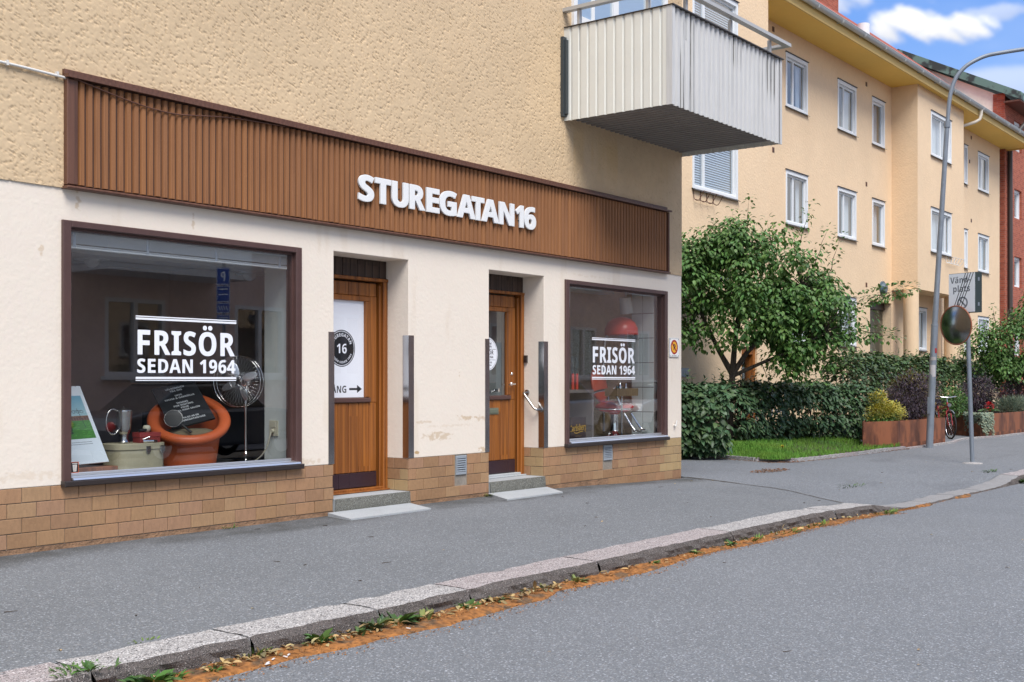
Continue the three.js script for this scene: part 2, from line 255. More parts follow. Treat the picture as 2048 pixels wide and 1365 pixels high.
struct('road', sheet([...range(-8, 22, 150), ...range(22.5, 90, 60)], range(3.25, 10.3, 30), (s) => s, roadY, (x, z) => { const v = 1.06 + 0.12 * (fbm(x * 0.5, z * 0.8, 35, 4) - 0.5) + 0.05 * (fbm(x * 5, z * 5, 36, 3) - 0.5); return [v, v, v * 1.015]; }), M.asphalt);
{ // cracked joint between the old pavement and the newer driveway asphalt
  const p = [], idx = [], n = 200; for (let i = 0; i <= n; i++) { const z = lerp(-0.05, 2.98, i / n), x = seamX(z) + (fbm(z * 3, 1, 44, 3) - 0.5) * 0.10, w = 0.006 + 0.016 * fbm(z * 9, 4, 45, 3) * (z < 0.9 ? 2.2 : 1); for (const s of [-1, 1]) p.push(x + s * w, pavementY(x, z) + 0.004, z); } for (let i = 0; i < n; i++) { const a = i * 2; idx.push(a, a + 2, a + 1, a + 1, a + 2, a + 3); }
  const g = new THREE.BufferGeometry(); g.setAttribute('position', new THREE.Float32BufferAttribute(p, 3)); g.setIndex(idx); g.computeVertexNormals(); struct('asphalt_joint', metric(g), M.soil);
}
struct('opposite_pavement', sheet(range(-8, 90, 60), range(10.3, 13.6, 4), (s) => s, (x, z) => fall(x) - 0.02 + 0.01 * (z - 10.3), () => 0.95), M.asphalt);
struct('ground', metric(new THREE.PlaneGeometry(1200, 1200).rotateX(-Math.PI / 2).translate(0, -0.6, 0)), M.soil);

// granite kerb: each stone a piece of its own, flamed top and rough split face
{
  const kerb = new THREE.Group(); kerb.name = 'kerb'; kerb.userData.kind = 'structure'; scene.add(kerb);
  const r = rng(301); { const b = grains(512, [0.24, 0.235, 0.235], [[0.34, 0.335, 0.335], [0.16, 0.155, 0.155], [0.28, 0.27, 0.265]], 22000, [1, 2.6], 18, 0.15); M.kerbWorn = std({ map: fromBuf(512, b, 0.9), roughness: 0.9 }); }
  const stone = (x0, x1, top, mat, hA, hB) => {
    const g0 = 0.011, a = x0 + g0, b = x1 - g0, n = Math.max(4, Math.round((b - a) / 0.05)), k = 5, zi = 2.995 + (r() - 0.5) * 0.012, zo = 3.30 + (r() - 0.5) * 0.016, tilt = (r() - 0.5) * 0.006;
    const rough = (x, t) => (fbm(x * 9, t * 5, 61, 3) - 0.5) * 0.05 + (fbm(x * 26, t * 12, 62, 2) - 0.5) * 0.022;
    const Y = (x) => { const s = (x - a) / (b - a); return fall(x) - 0.05 + lerp(hA, hB, s) + tilt * (s - 0.5) * 2; };
    const tp = [], fc = [];
    const edge = (x) => zo - 0.012 + (fbm(x * 9, 3, 63, 3) - 0.5) * 0.05;
    const quad = (L, A, B, C, D) => L.push(...A, ...B, ...C, ...A, ...C, ...D);
    for (let i = 0; i < n; i++) {
      const u = lerp(a, b, i / n), v = lerp(a, b, (i + 1) / n), yu = Y(u), yv = Y(v);
      const wob = (x, z) => (fbm(x * 6, z * 12, 66, 3) - 0.5) * 0.014;
      const zs = [0, 0.25, 0.5, 0.75, 1];
      for (let q = 0; q < 4; q++) { const P = (x, y, s) => { const z = lerp(zi, edge(x), s); return [x, y + wob(x, z) - (s === 1 ? 0.004 : 0), z]; }; quad(tp, P(u, yu, zs[q]), P(u, yu, zs[q + 1]), P(v, yv, zs[q + 1]), P(v, yv, zs[q])); }
      quad(tp, [u, yu - 0.3, zi], [u, yu + wob(u, zi), zi], [v, yv + wob(v, zi), zi], [v, yv - 0.3, zi]);
      for (let q = 0; q < k; q++) {
        const P = (x, y, t) => (t === 0 ? [x, y + wob(x, edge(x)) - 0.004, edge(x)] : [x, y - 0.006 - t * 0.16, zo + 0.012 + 0.02 * t + rough(x, t)]);
        quad(fc, P(u, yu, q / k), P(u, yu, (q + 1) / k), P(v, yv, (q + 1) / k), P(v, yv, q / k));
      }
    }
    for (const [x, s] of [[a, 1], [b, -1]]) { const y = Y(x) - 0.003, A = [x, y, zi], B = [x, y, edge(x)], C = [x, y - 0.25, zo + 0.03], D = [x, y - 0.25, zi]; s > 0 ? quad(tp, A, D, C, B) : quad(tp, A, B, C, D); }
    const mk = (L) => { const g = new THREE.BufferGeometry(); g.setAttribute('position', new THREE.Float32BufferAttribute(L, 3)); g.computeVertexNormals(); return metric(g, r() * 3, r() * 3); };
    const g = mergeGeometries([mk(tp), mk(fc)], true);
    part('kerb_stone', g, [mat, M.graniteRough], kerb);
  };
  const J = [-3.1, -1.0, 0.9, 2.0, 3.03, 3.93, 4.87, 5.67, 7.12, 9.22, 11.47, 12.55], mats = [M.graniteA, M.graniteB, M.graniteA, M.graniteB, M.graniteA, M.graniteA, M.graniteA, M.graniteB, M.graniteB, M.graniteA, M.graniteA];
  for (let i = 0; i < J.length - 1; i++) stone(J[i], J[i + 1], 0, mats[i], 0.004 * r(), 0.004 * r());
  const L = [12.55, 13.5, 14.5, 15.6, 16.6, 17.6, 18.5, 19.9, 21.2, 22.6, 24.5, 26.5, 29, 32, 36, 42, 50];
  for (let i = 0; i < L.length - 1; i++) stone(L[i], L[i + 1], 0, L[i] < 18 && i > 0 ? M.kerbWorn : i % 3 ? M.graniteA : M.graniteB, -0.09 * dropped(L[i]), -0.09 * dropped(L[i + 1]));
}

// ---------------------------------------------------------------- leaves and plants
const leafMat = (c, t = 0.35, rough = 0.55) => phys({ color: lin(...c), transmission: t, thickness: 0, roughness: rough, vertexColors: true, side: THREE.DoubleSide, ior: 1.4 });
// many small folded leaves as one geometry; each {p, d (tip direction), n (up face), l (length), w (width)}, with a tone of its own
function foliage(leaves, seed, vary = 0.3, hue = [1, 1, 1]) {
  const r = rng(seed), P = [], C = [], I = [], D = new THREE.Vector3(), N = new THREE.Vector3(), S = new THREE.Vector3();
  for (const f of leaves) {
    D.set(...f.d).normalize(); N.set(...f.n); S.crossVectors(D, N); if (S.lengthSq() < 1e-6) S.set(1, 0, 0); S.normalize(); N.crossVectors(S, D).normalize();
    const o = P.length / 3, l = f.l, w = f.w / 2, k = 1 + vary * (r() - 0.5) * 2, y = (r() - 0.5) * 0.35, cur = 0.1 + 0.25 * r(), fold = 0.12 + 0.25 * r();
    const put = (a, b, h) => P.push(f.p[0] + D.x * a * l + S.x * b * w + N.x * h * l, f.p[1] + D.y * a * l + S.y * b * w + N.y * h * l, f.p[2] + D.z * a * l + S.z * b * w + N.z * h * l);
    put(0, 0, 0); put(0.3, -0.85, fold * 0.35); put(0.3, 0, 0); put(0.3, 0.85, fold * 0.35); put(0.66, -0.8, fold * 0.3 - cur * 0.25); put(0.66, 0, -cur * 0.25); put(0.66, 0.8, fold * 0.3 - cur * 0.25); put(1, 0, -cur);
    const c = [k * (1 + y) * hue[0], k * hue[1], k * (1 - y * 0.6) * hue[2]]; for (let i = 0; i < 8; i++) C.push(...c);
    for (const t of [[0, 2, 1], [0, 3, 2], [1, 2, 5], [1, 5, 4], [2, 3, 6], [2, 6, 5], [4, 5, 7], [5, 6, 7]]) I.push(o + t[0], o + t[1], o + t[2]);
  }
  const g = new THREE.BufferGeometry(); g.setAttribute('position', new THREE.Float32BufferAttribute(P, 3)); g.setAttribute('color', new THREE.Float32BufferAttribute(C, 3)); g.setIndex(I); g.computeVertexNormals(); return g;
}
const unit = (r) => { const z = 2 * r() - 1, a = r() * 6.2832, s = Math.sqrt(1 - z * z); return [s * Math.cos(a), z, s * Math.sin(a)]; };
M.bark = std({ map: woodTex(101, [0.05, 0.038, 0.03], [0.115, 0.092, 0.072], 0.5, 128, 256, 0.25, 0.6), bumpMap: bumpTex(102, 20, 128, 0.3), bumpScale: 0.012, roughness: 0.95 });
M.twig = std({ color: lin(0.06, 0.042, 0.03), roughness: 0.9 });
M.leafTree = leafMat([0.11, 0.225, 0.05], 0.36, 0.5);
M.leafHedge = leafMat([0.066, 0.128, 0.052], 0.22, 0.45);
M.leafIvy = leafMat([0.075, 0.135, 0.045], 0.25, 0.42);
M.leafPurple = leafMat([0.050, 0.030, 0.044], 0.2, 0.5);
M.leafYellow = leafMat([0.42, 0.38, 0.06], 0.35, 0.55);
M.leafGreen = leafMat([0.085, 0.19, 0.035], 0.35, 0.5);
M.leafSilver = leafMat([0.22, 0.27, 0.19], 0.25, 0.7);
M.leafBronze = leafMat([0.16, 0.13, 0.035], 0.3, 0.6);
M.leafDry = leafMat([0.42, 0.30, 0.13], 0.25, 0.8);
M.petalRed = leafMat([0.55, 0.008, 0.016], 0.2, 0.6);
M.grass = std({ color: lin(0.085, 0.25, 0.028), roughness: 0.75, side: THREE.DoubleSide });

// ---------------------------------------------------------------- litter and weeds in the gutter
{
  const r = rng(410), base = new THREE.Color(), n = 26000;
  M.litter = std({ color: lin(1, 1, 1), roughness: 1, side: THREE.DoubleSide });
  const width = (x) => { let w = lerp(0.25, 0.12, smoothstep(x, 3, 10)) * (0.45 + 1.15 * fbm(x * 1.7, 2, 71, 3)); if (x > 12.4) w *= 0.9; return Math.max(0.02, w) * smoothstep(fbm(x * 0.8 + 5, 9, 72, 2) + (x > 13.0 ? -0.27 : 0.2), 0.3, 0.45); };
  // the mat of seeds itself: a low uneven mound against the stone
  const xs = range(1.4, 17.5, 1300), ts = range(0, 1, 14), p = [], c = [], idx = [];
  xs.forEach((x) => ts.forEach((t) => { const w = width(x), z = 3.305 + t * (w + 0.02 * (fbm(x * 16, t * 3, 73, 3) - 0.5)); const thin = w < 0.03 ? -0.02 : 0; p.push(x, roadY(x, z) + thin + (t < 1 ? (0.017 * (1 - t) + 0.007) * (0.5 + fbm(x * 22, z * 22, 74, 3)) : -0.004), z); const k = 0.25 + 1.5 * fbm(x * 55, z * 55, 75, 2), q = smoothstep(fbm(x * 9, z * 9, 76, 3), 0.55, 0.7); c.push(lerp(0.27, 0.12, q) * k, lerp(0.11, 0.07, q) * k, lerp(0.028, 0.035, q) * k); }));
  const m = ts.length; for (let i = 0; i < xs.length - 1; i++) for (let j = 0; j < m - 1; j++) { const a = i * m + j; idx.push(a, a + 1, a + m, a + 1, a + m + 1, a + m); }
  const g = new THREE.BufferGeometry(); g.setAttribute('position', new THREE.Float32BufferAttribute(p, 3)); g.setAttribute('color', new THREE.Float32BufferAttribute(c, 3)); g.setIndex(idx); g.computeVertexNormals();
  const root = new THREE.Group(); root.name = 'seed_litter'; root.userData.kind = 'stuff'; tag(root, 'rust coloured mat of fallen seeds along the foot of the kerb', 'plant litter'); scene.add(root);
  part('litter_mat', g, std({ vertexColors: true, roughness: 1 }), root).userData.kind = 'stuff';
  const flake = new THREE.BufferGeometry(); flake.setAttribute('position', new THREE.Float32BufferAttribute([-1, 0, -0.3, 1, 0, -0.22, 0, 0.25, 0.45, -1, 0, -0.3, 0, 0.25, 0.45, -0.4, -0.1, 0.5], 3)); flake.computeVertexNormals();
  const im = new THREE.InstancedMesh(flake, M.litter, n), mt = new THREE.Matrix4(), q = new THREE.Quaternion(), e = new THREE.Euler();
  for (let i = 0; i < n; i++) {
    const x = 1.4 + 12.4 * Math.pow(r(), 1.15), w = width(x), z = 3.31 + (w + 0.05) * Math.min(1.25, -0.32 * Math.log(1 - r() * 0.985)), s = 0.004 + 0.008 * r() * r() + 0.003 * r();
    e.set((r() - 0.5) * 1.2, r() * 6.28, (r() - 0.5) * 1.2); mt.compose(new THREE.Vector3(x, roadY(x, z) + 0.004 + 0.017 * Math.max(0, 1 - (z - 3.3) / (w + 0.02)), z), q.setFromEuler(e), new THREE.Vector3(s, s, s)); im.setMatrixAt(i, mt);
    const k = 0.6 + 0.8 * r(), t = r(); base.setRGB(lerp(0.36, 0.20, t) * k, lerp(0.15, 0.09, t) * k, 0.035 * k); im.setColorAt(i, base);
  }
  im.name = 'loose_seeds'; im.userData.kind = 'stuff'; root.add(im);
  // dry curled leaves and bits of paper caught on it
  const dry = []; for (let i = 0; i < 330; i++) { const x = i < 240 ? 3.6 + 3.0 * r() : 3 + 9.5 * r(), z = 3.335 + 0.13 * r() * r(); dry.push({ p: [x, roadY(x, z) + 0.018 + 0.02 * r(), z], d: [r() - 0.5, 0.25 * (r() - 0.3), r() - 0.5], n: [r() - 0.5, 1, r() - 0.5], l: 0.03 + 0.05 * r(), w: 0.012 + 0.026 * r() }); }
  part('dry_leaves', foliage(dry, 411, 0.5), M.leafDry, root).userData.kind = 'stuff';
  const paper = []; for (const [x, z] of [[3.95, 3.46], [4.02, 3.47], [3.86, 3.52], [3.88, 3.5], [4.06, 3.45], [5.6, 3.42], [4.9, 3.5]]) paper.push(moved(new THREE.BoxGeometry(0.03, 0.003, 0.009), x, roadY(x, z) + 0.02, z, r() * 2));
  part('paper_scraps', metric(join(paper)), M.whitePaint, root).userData.kind = 'stuff';
}
{
  const r = rng(500);
  const at = (x, z) => [x, z < 2.99 ? pavementY(x, z) - 0.005 : z < 3.3 ? fall(x) - 0.055 : roadY(x, z), z];
  // broad-leaved weed: every leaf a piece; low weeds and grass tufts: one mass of blades
  function weed(label, x, z, n, l, mat = M.leafGreen, broad = true, spread = 1) {
    const o = thing('weed', label, 'weed', at(x, z), 0, 'weeds growing along the kerb');
    if (broad) for (let i = 0; i < n; i++) { const a = r() * 6.28, up = 0.25 + 0.9 * r(), L = l * (0.6 + 0.5 * r()), b = 0.03 * spread * r(); part('leaf', foliage([{ p: [Math.cos(a) * b, 0.01, Math.sin(a) * b * 0.6], d: [Math.cos(a) * spread, up, Math.sin(a) * 0.8 + 0.15], n: [-Math.cos(a) * 0.6, 1, -Math.sin(a) * 0.6], l: L, w: L * (0.34 + 0.2 * r()) }], 600 + i, 0.35), mat, o); }
    const bl = []; for (let i = 0; i < (broad ? 14 : n); i++) { const a = r() * 6.28, b = 0.06 * spread * Math.sqrt(r()), L = l * (0.35 + 0.5 * r()); bl.push({ p: [Math.cos(a) * b * 1.6, 0, Math.sin(a) * b * 0.5], d: [Math.cos(a) * 0.8, 0.5 + r(), Math.sin(a) * 0.7], n: [0.1, 1, 0.3], l: L, w: broad ? L * 0.3 : 0.006 + 0.008 * r() }); }
    part('foliage', foliage(bl, 700 + names.get('weed'), 0.4), mat, o);
    return o;
  }
  weed('dense dark green weed below the second kerb stone, at the lower edge of the photo', 3.32, 3.36, 22, 0.13, M.leafGreen, true, 1.7);
  weed('pale green weed creeping out of the joint of the pinkish end kerb stone', 3.03, 3.29, 12, 0.07, M.leafGreen, true, 1.6);
  weed('mossy weed lying across the top of the pinkish kerb stone joint', 3.03, 3.16, 60, 0.04, M.leafGreen, false, 1.3);
  weed('thin grass tuft hanging out of the kerb joint beside the paper scraps', 3.94, 3.31, 60, 0.1, M.grassWeed ??= leafMat([0.15, 0.24, 0.04], 0.3, 0.6), false, 1.1);
  weed('small sprawling sprout in the seed litter before the first grass tuft', 3.62, 3.40, 7, 0.05, M.leafGreen, true, 1.2);
  weed('broad glossy weed at the kerb foot with two upright light leaves', 4.36, 3.35, 11, 0.12);
  weed('flat wilted weed between two broad weeds on the seed litter', 4.62, 3.37, 8, 0.09, M.leafIvy, true, 1.5);
  weed('dark drooping dock weed against the rough kerb face', 4.78, 3.35, 9, 0.13, M.leafIvy);
  weed('tallest bushy weed of the gutter, in front of the third kerb joint', 4.98, 3.35, 18, 0.15, M.leafGreen, true, 1.3);
  weed('yellowing weed spread beside the tallest bushy weed', 5.16, 3.37, 9, 0.10, M.leafYellowing ??= leafMat([0.20, 0.22, 0.06], 0.3, 0.6), true, 1.5);
  weed('bright weed with one round leaf below the mossy kerb joint', 5.58, 3.36, 8, 0.09);
  weed('low ragged weed beside the round-leaved one at the mossy joint', 5.86, 3.35, 12, 0.07, M.leafIvy, true, 1.5);
  weed('tiny sprig alone on the kerb foot past the mossy joint', 6.2, 3.34, 6, 0.06);
  weed('tiny folded weed next to the lone sprig at the kerb foot', 6.4, 3.35, 6, 0.06, M.leafYellowing);
  weed('pale star shaped weed standing before the purple-grey kerb stone end', 6.77, 3.36, 10, 0.09, M.leafYellowing, true, 1.2);
  weed('small weed in the middle of the long purple kerb stone', 7.8, 3.35, 8, 0.06);
  weed('weed with brown stalk near the far half of the purple kerb stone', 8.5, 3.35, 9, 0.06);
  weed('green tuft at the kerb joint opposite the second door', 9.1, 3.35, 14, 0.08, M.leafGreen, true, 1.5);
  weed('grassy tuft directly past the joint opposite the second door', 9.5, 3.35, 60, 0.09, M.grassWeed, false, 1.8);
  weed('long low grass strip along the pale kerb stone', 10.2, 3.35, 70, 0.08, M.grassWeed, false, 3);
  weed('grass strip before the last full kerb stone', 10.85, 3.35, 60, 0.08, M.grassWeed, false, 3);
  weed('dry yellow grass where the kerb drops to the driveway', 12.75, 3.36, 90, 0.09, M.grassWeed, false, 3);
  weed('leafy rosette where the kerb rises again after the driveway', 18.5, 3.36, 14, 0.16, M.leafGreen, true, 1.4);
  weed('upright weed beside the raised kerb near the mirror post', 19.7, 3.36, 22, 0.24, M.leafGreen, true, 1.2);
  weed('low grass line growing in a crack of the driveway asphalt', 15.2, 2.0, 80, 0.05, M.leafIvy, false, 4.5);
  weed('small bright weed at the corner of the second door step', 9.93, 0.06, 10, 0.07, M.leafYellowing, true, 1.3);
  weed('thin grass growing at the foot of the tiled wall below the large window', 6.47, 0.02, 14, 0.07, M.grassWeed, false, 0.8);
  weed('flat green weed on the pavement edge near the mirror post', 18.9, 2.75, 60, 0.07, M.leafIvy, false, 3);
  weed('small grass tuft on the pavement edge above the second kerb stone', 3.55, 2.95, 16, 0.035, M.grassWeed, false, 0.9);
}
{ // twigs, crumbs and single leaves lying about on the asphalt
  const r = rng(560), g = [], lf = []; for (let i = 0; i < 90; i++) { const road = r() < 0.45, x = 2 + 20 * r(), z = road ? 3.6 + 3.2 * r() : 0.15 + 2.8 * r(), y = road ? roadY(x, z) : pavementY(x, z), a = r() * 6.28; if (x > 14.2 && r() < 0.4) continue; if (r() < 0.55) { const l = 0.02 + 0.05 * r(), w = 0.0025 + 0.002 * r(); g.push(rod([x, y + w, z], [x + Math.cos(a) * l, y + w + 0.004, z + Math.sin(a) * l], w, w * 0.6, 5)); } else lf.push({ p: [x, y + 0.004, z], d: [Math.cos(a), 0.12, Math.sin(a)], n: [0.2, 1, 0.1], l: 0.018 + 0.028 * r(), w: 0.012 + 0.012 * r() }); }
  const o = new THREE.Group(); o.name = 'street_crumbs'; o.userData.kind = 'stuff'; tag(o, 'single twigs and dead leaves scattered over the asphalt', 'plant litter'); scene.add(o);
  part('twigs', metric(join(g)), M.twig, o).userData.kind = 'stuff'; part('dead_leaves', foliage(lf, 561, 0.5), M.leafDry, o).userData.kind = 'stuff';
}
// ---------------------------------------------------------------- shop building: wall face at z = 0, corner at x = 14.21
const shop = thing('shop_building', 'ochre plastered corner building with shop windows, two wooden doors and a balcony', 'building');
const XC = 14.21, WT = 0.42, TOPY = 9.2, XL = -3;
{
  // cream ground floor with notches for windows and doors
  const W1 = [4.925, 7.262], W2 = [11.437, 13.785], D1 = [7.69, 8.714], D2 = [9.999, 11.013], wt = 2.445, dt = 2.455, y0 = 0.475, y1 = 2.69;
  const pts = [[XL, y0]]; for (const [a, b, t] of [[...W1, wt], [...D1, dt], [...D2, dt], [...W2, wt]]) pts.push([a, y0], [a, t], [b, t], [b, y0]); pts.push([XC, y0], [XC, y1], [XL, y1]);
  part('wall', extrude(pts, WT, [], 0.006), M.cream, shop, 'smooth cream ground floor wall');
  // rough ochre render above: thrown plaster with pits, real relief
  const nx = 1240, ny = 480, xa = 3.6, xb = XC, ya = 2.684, yb = 6.5, p = new Float32Array((nx + 1) * (ny + 1) * 3), uv = new Float32Array((nx + 1) * (ny + 1) * 2), cl = new Float32Array((nx + 1) * (ny + 1) * 3), idx = [];
  for (let j = 0; j <= ny; j++) for (let i = 0; i <= nx; i++) {
    const o = j * (nx + 1) + i, x = lerp(xa, xb, i / nx), y = lerp(ya, yb, j / ny);
    const wx = x + 0.02 * (vnoise(x * 12, y * 12, 5) - 0.5), wy = y + 0.02 * (vnoise(x * 12, y * 12, 6) - 0.5);
    const b = fbm(wx * 40, wy * 46, 1, 2), ridge = Math.abs(vnoise(wx * 56 + wy * 24, wy * 84 - wx * 14, 2) - 0.5) * 2, here = vnoise(wx * 48, wy * 48, 9), pit = smoothstep(0.36 - ridge, 0, 0.3) * smoothstep(here, 0.48, 0.74), lump = vnoise(wx * 70, wy * 70, 3);
    let h = 0.0024 * (b - 0.5) + 0.0016 * lump - 0.0078 * pit;
    const dEdge = Math.min(1, (xb - x) / 0.03); h *= dEdge; if (x > xb - 0.012) h -= 0.006;
    p[o * 3] = x; p[o * 3 + 1] = y; p[o * 3 + 2] = 0.012 + h; uv[o * 2] = x; uv[o * 2 + 1] = y;
    const damp = 0.10 * smoothstep(fbm(x * 0.7, y * 0.5, 12, 4), 0.55, 0.75), v = 1 + 0.09 * (fbm(x * 1.6, y * 1.6, 13, 4) - 0.5) - damp, run = 0.16 * smoothstep(fbm(x * 4, y * 0.5, 19, 3), 0.58, 0.74) * smoothstep(x, 11, 11.6) * smoothstep(4.4 - y, 0, 0.3) * smoothstep(y, 3.5, 4.1);
    cl[o * 3] = v; cl[o * 3 + 1] = v * (1 - run * 0.3); cl[o * 3 + 2] = v * (1 - run);
    if (i < nx && j < ny) idx.push(o, o + 1, o + nx + 1, o + 1, o + nx + 2, o + nx + 1);
  }
  const g = new THREE.BufferGeometry(); g.setAttribute('position', new THREE.BufferAttribute(p, 3)); g.setAttribute('uv', new THREE.BufferAttribute(uv, 2)); g.setAttribute('color', new THREE.BufferAttribute(cl, 3)); g.setIndex(idx); g.computeVertexNormals();
  part('upper_wall', g, M.stucco, shop, 'rough ochre plaster above the shop front');
  const plainOchre = M.plainOchre = std({ map: wallTex(22, [0.61, 0.455, 0.28], 0.1, 0.08), bumpMap: bumpTex(20, 60, 512, 1), bumpScale: 0.012, roughness: 0.95 });
  part('upper_wall', box(XL, 3.6, 2.69, TOPY, -WT, 0.012), plainOchre, shop);
  part('upper_wall', box(3.6, XC - 0.004, 6.5, TOPY, -WT, 0.012), plainOchre, shop);
  part('upper_wall_core', box(3.6, XC - 0.008, 2.70, 6.5, -WT, -0.006), plainOchre, shop);
  part('side_wall', box(XC - 0.35, XC - 0.002, -0.4, TOPY, -10, -WT - 0.002), plainOchre, shop);
  part('rear_wall', box(XL, XC - 0.36, -0.4, TOPY, -10.3, -10), plainOchre, shop);
  part('side_wall', box(XL - 0.3, XL, -0.4, TOPY, -10, 0), plainOchre, shop);
  part('roof', box(XL - 0.4, XC + 0.4, TOPY, TOPY + 0.25, -10.6, 0.5), std({ color: lin(0.2, 0.06, 0.03) }), shop);
  // tiled plinth: mortar bed, then every tile by itself
  const plinth = new THREE.Group(); plinth.name = 'plinth'; shop.add(plinth);
  const segs = [[XL, D1[0]], [D1[1], D2[0]], [D2[1], XC]];
  for (const [a, b] of segs) { part('mortar', box(a + 0.01, b - (b === XC ? 0.004 : 0.01), -0.5, y0 - 0.002, -WT, -0.009), M.mortar, plinth); part('base_strip', box(a, b - (b === XC ? 0.004 : 0), -0.5, fall((a + b) / 2) * 0 + 0.036, -0.05, -0.003), M.baseRender, plinth); }
  const r = rng(77), TW = 0.228, TH = 0.109, shapes = new Map(), pick = (l) => l[Math.floor(r() * l.length)];
  const tileGeo = (w, h) => { const k = w.toFixed(3) + 'x' + h.toFixed(3); if (!shapes.has(k)) shapes.set(k, [0, 1, 2].map((s) => metric(box(-w / 2, w / 2, -h / 2, h / 2, -0.014, 0, 0.0028), s * 0.13 + 0.15, s * 0.07 + 0.08))); return pick(shapes.get(k)); };
  const tile = (cx, cy, w, h, mat, side = 0, z = 0) => { const m = part('tile', tileGeo(w, h), mat, plinth); m.position.set(cx + (side ? (r() - 0.5) * 0.001 : 0), cy + (r() - 0.5) * 0.002, z + (side ? 0 : (r() - 0.5) * 0.002)); m.rotation.y = side * Math.PI / 2; m.rotation.z = (r() - 0.5) * 0.006; return m; };
  const gap = 0.0055;
  const vents = [[9.43, 9.63, 0.245, 0.48], [12.255, 12.475, 0.245, 0.47]];
  for (const [a, b] of segs) for (let row = 0; row < (b === XC ? 5 : 4); row++) {
    const cy = y0 - TH / 2 - row * TH, off = (row % 2 ? 0.5 : 0) * TW + (a === XL ? 0.05 : 0), start = Math.max(a, 2.6);
    let x = start - off;
    while (x < b - 0.01) {
      const yel = x > 13.62 - (row % 2) * 0.06 && row < 4 && b === XC, w = yel ? 0.178 : TW; let l = Math.max(x, start), e = Math.min(x + w, b); x += w;
      if (e - l < 0.03) continue;
      let bits = [[l, e]]; for (const v of vents) if (cy + TH / 2 > v[2] && cy - TH / 2 < v[3]) bits = bits.flatMap(([p, q]) => (q <= v[0] || p >= v[1] ? [[p, q]] : [[p, v[0]], [v[1], q]].filter(([s, t]) => t - s > 0.02)));
      for (const [p, q] of bits) { if (row === 4 && q < 12.6) continue; tile((p + q) / 2, cy, q - p - gap, TH - gap, yel ? pick(M.tileYellow) : pick(M.tileTones)); }
    }
  }
  // tiles round the door reveals
  for (const [x, s] of [[D1[1], -1], [D2[1], -1], [D1[0], 1], [D2[0], 1]]) for (let row = 0; row < 3; row++) { let z = -0.015; for (const len of row % 2 ? [0.105, 0.178] : [0.183, 0.10]) { tile(x, y0 - TH / 2 - row * TH, len - gap, TH - gap, r() < 0.4 ? pick(M.tileYellow) : pick(M.tileTones), s, z - len / 2); z -= len; } }
  // ventilation grilles
  for (const [i, v] of [[0, [9.445, 9.612, 0.262, 0.462]], [1, [12.272, 12.458, 0.262, 0.452]]]) {
    const o = new THREE.Group(); o.name = numbered('vent_grille'); shop.add(o);
    part('vent_frame', join([box(v[0], v[1], v[2], v[2] + 0.028, -0.01, 0.008, 0.003), box(v[0], v[1], v[3] - 0.03, v[3], -0.01, 0.008, 0.003), box(v[0], v[0] + 0.014, v[2] + 0.028, v[3] - 0.03, -0.01, 0.008), box(v[1] - 0.014, v[1], v[2] + 0.028, v[3] - 0.03, -0.01, 0.008), box(v[0], v[1], v[2], v[3], -0.03, -0.028)]), M.ventGrey, o);
    for (let k = 0; k < 6; k++) { const y = v[2] + 0.036 + k * (v[3] - v[2] - 0.075) / 5.4; part('louvre', poly([[v[0] + 0.014, y, 0.009], [v[1] - 0.014, y, 0.009], [v[1] - 0.014, y + 0.017, -0.008], [v[0] + 0.014, y + 0.017, -0.008]], [[0, 1, 2, 3], [3, 2, 1, 0]].slice(0, 1)), M.ventGrey, o); }
    if (i) o.userData.label = 'ventilation grille under the smaller looking far shop window';
  }
  // polished steel corner guards
  for (const [x, s] of [[D1[0], -1], [D1[1], 1], [D2[0], -1], [D2[1], 1]]) {
    const a = s < 0 ? x - 0.07 : x - 0.004, b = s < 0 ? x + 0.004 : x + 0.076;
    part('corner_guard', join([box(a, b, y0 + 0.002, 1.704, -0.002, 0.004), s < 0 ? box(x, x + 0.004, y0 + 0.002, 1.704, -0.07, -0.002) : box(x - 0.004, x, y0 + 0.002, 1.704, -0.075, -0.002)]), M.steel, shop, 'polished steel guard on the door corner');
  }
  // granite steps
  for (const [D, y] of [[D1, 0.147], [D2, 0.15]]) {
    const w = D[1] + 0.012, n = 30, m = 5; let q = [];
    for (let i = 0; i < n; i++) for (let j = 0; j < m; j++) { const P = (a, b) => { const X = lerp(D[0] + 0.004, w, a / n), Y = lerp(-0.2, y - 0.004, b / m); return [X, Y, 0.018 + (fbm(X * 20, Y * 20, 33, 3) - 0.5) * 0.016 - (b === m ? 0.006 : 0)]; }; const A = P(i, j), B = P(i + 1, j), C = P(i + 1, j + 1), E = P(i, j + 1); q.push(...A, ...B, ...C, ...A, ...C, ...E); }
    for (let i = 0; i < n; i++) { const P = (a) => { const X = lerp(D[0] + 0.004, w, a / n); return [X, y - 0.004, 0.018 + (fbm(X * 20, (y - 0.004) * 20, 33, 3) - 0.5) * 0.016 - 0.006]; }, A = P(i), B = P(i + 1); q.push(...A, ...B, B[0], y, B[2] - 0.008, ...A, B[0], y, B[2] - 0.008, A[0], y, A[2] - 0.008); }
    const fg = new THREE.BufferGeometry(); fg.setAttribute('position', new THREE.Float32BufferAttribute(q, 3)); fg.computeVertexNormals();
    const tp = box(D[0] + 0.004, w, -0.2, y, -0.5, 0.0);
    part('step', mergeGeometries([metric(fg), tp], true), [M.stepRough, M.slab], shop);
  }
}
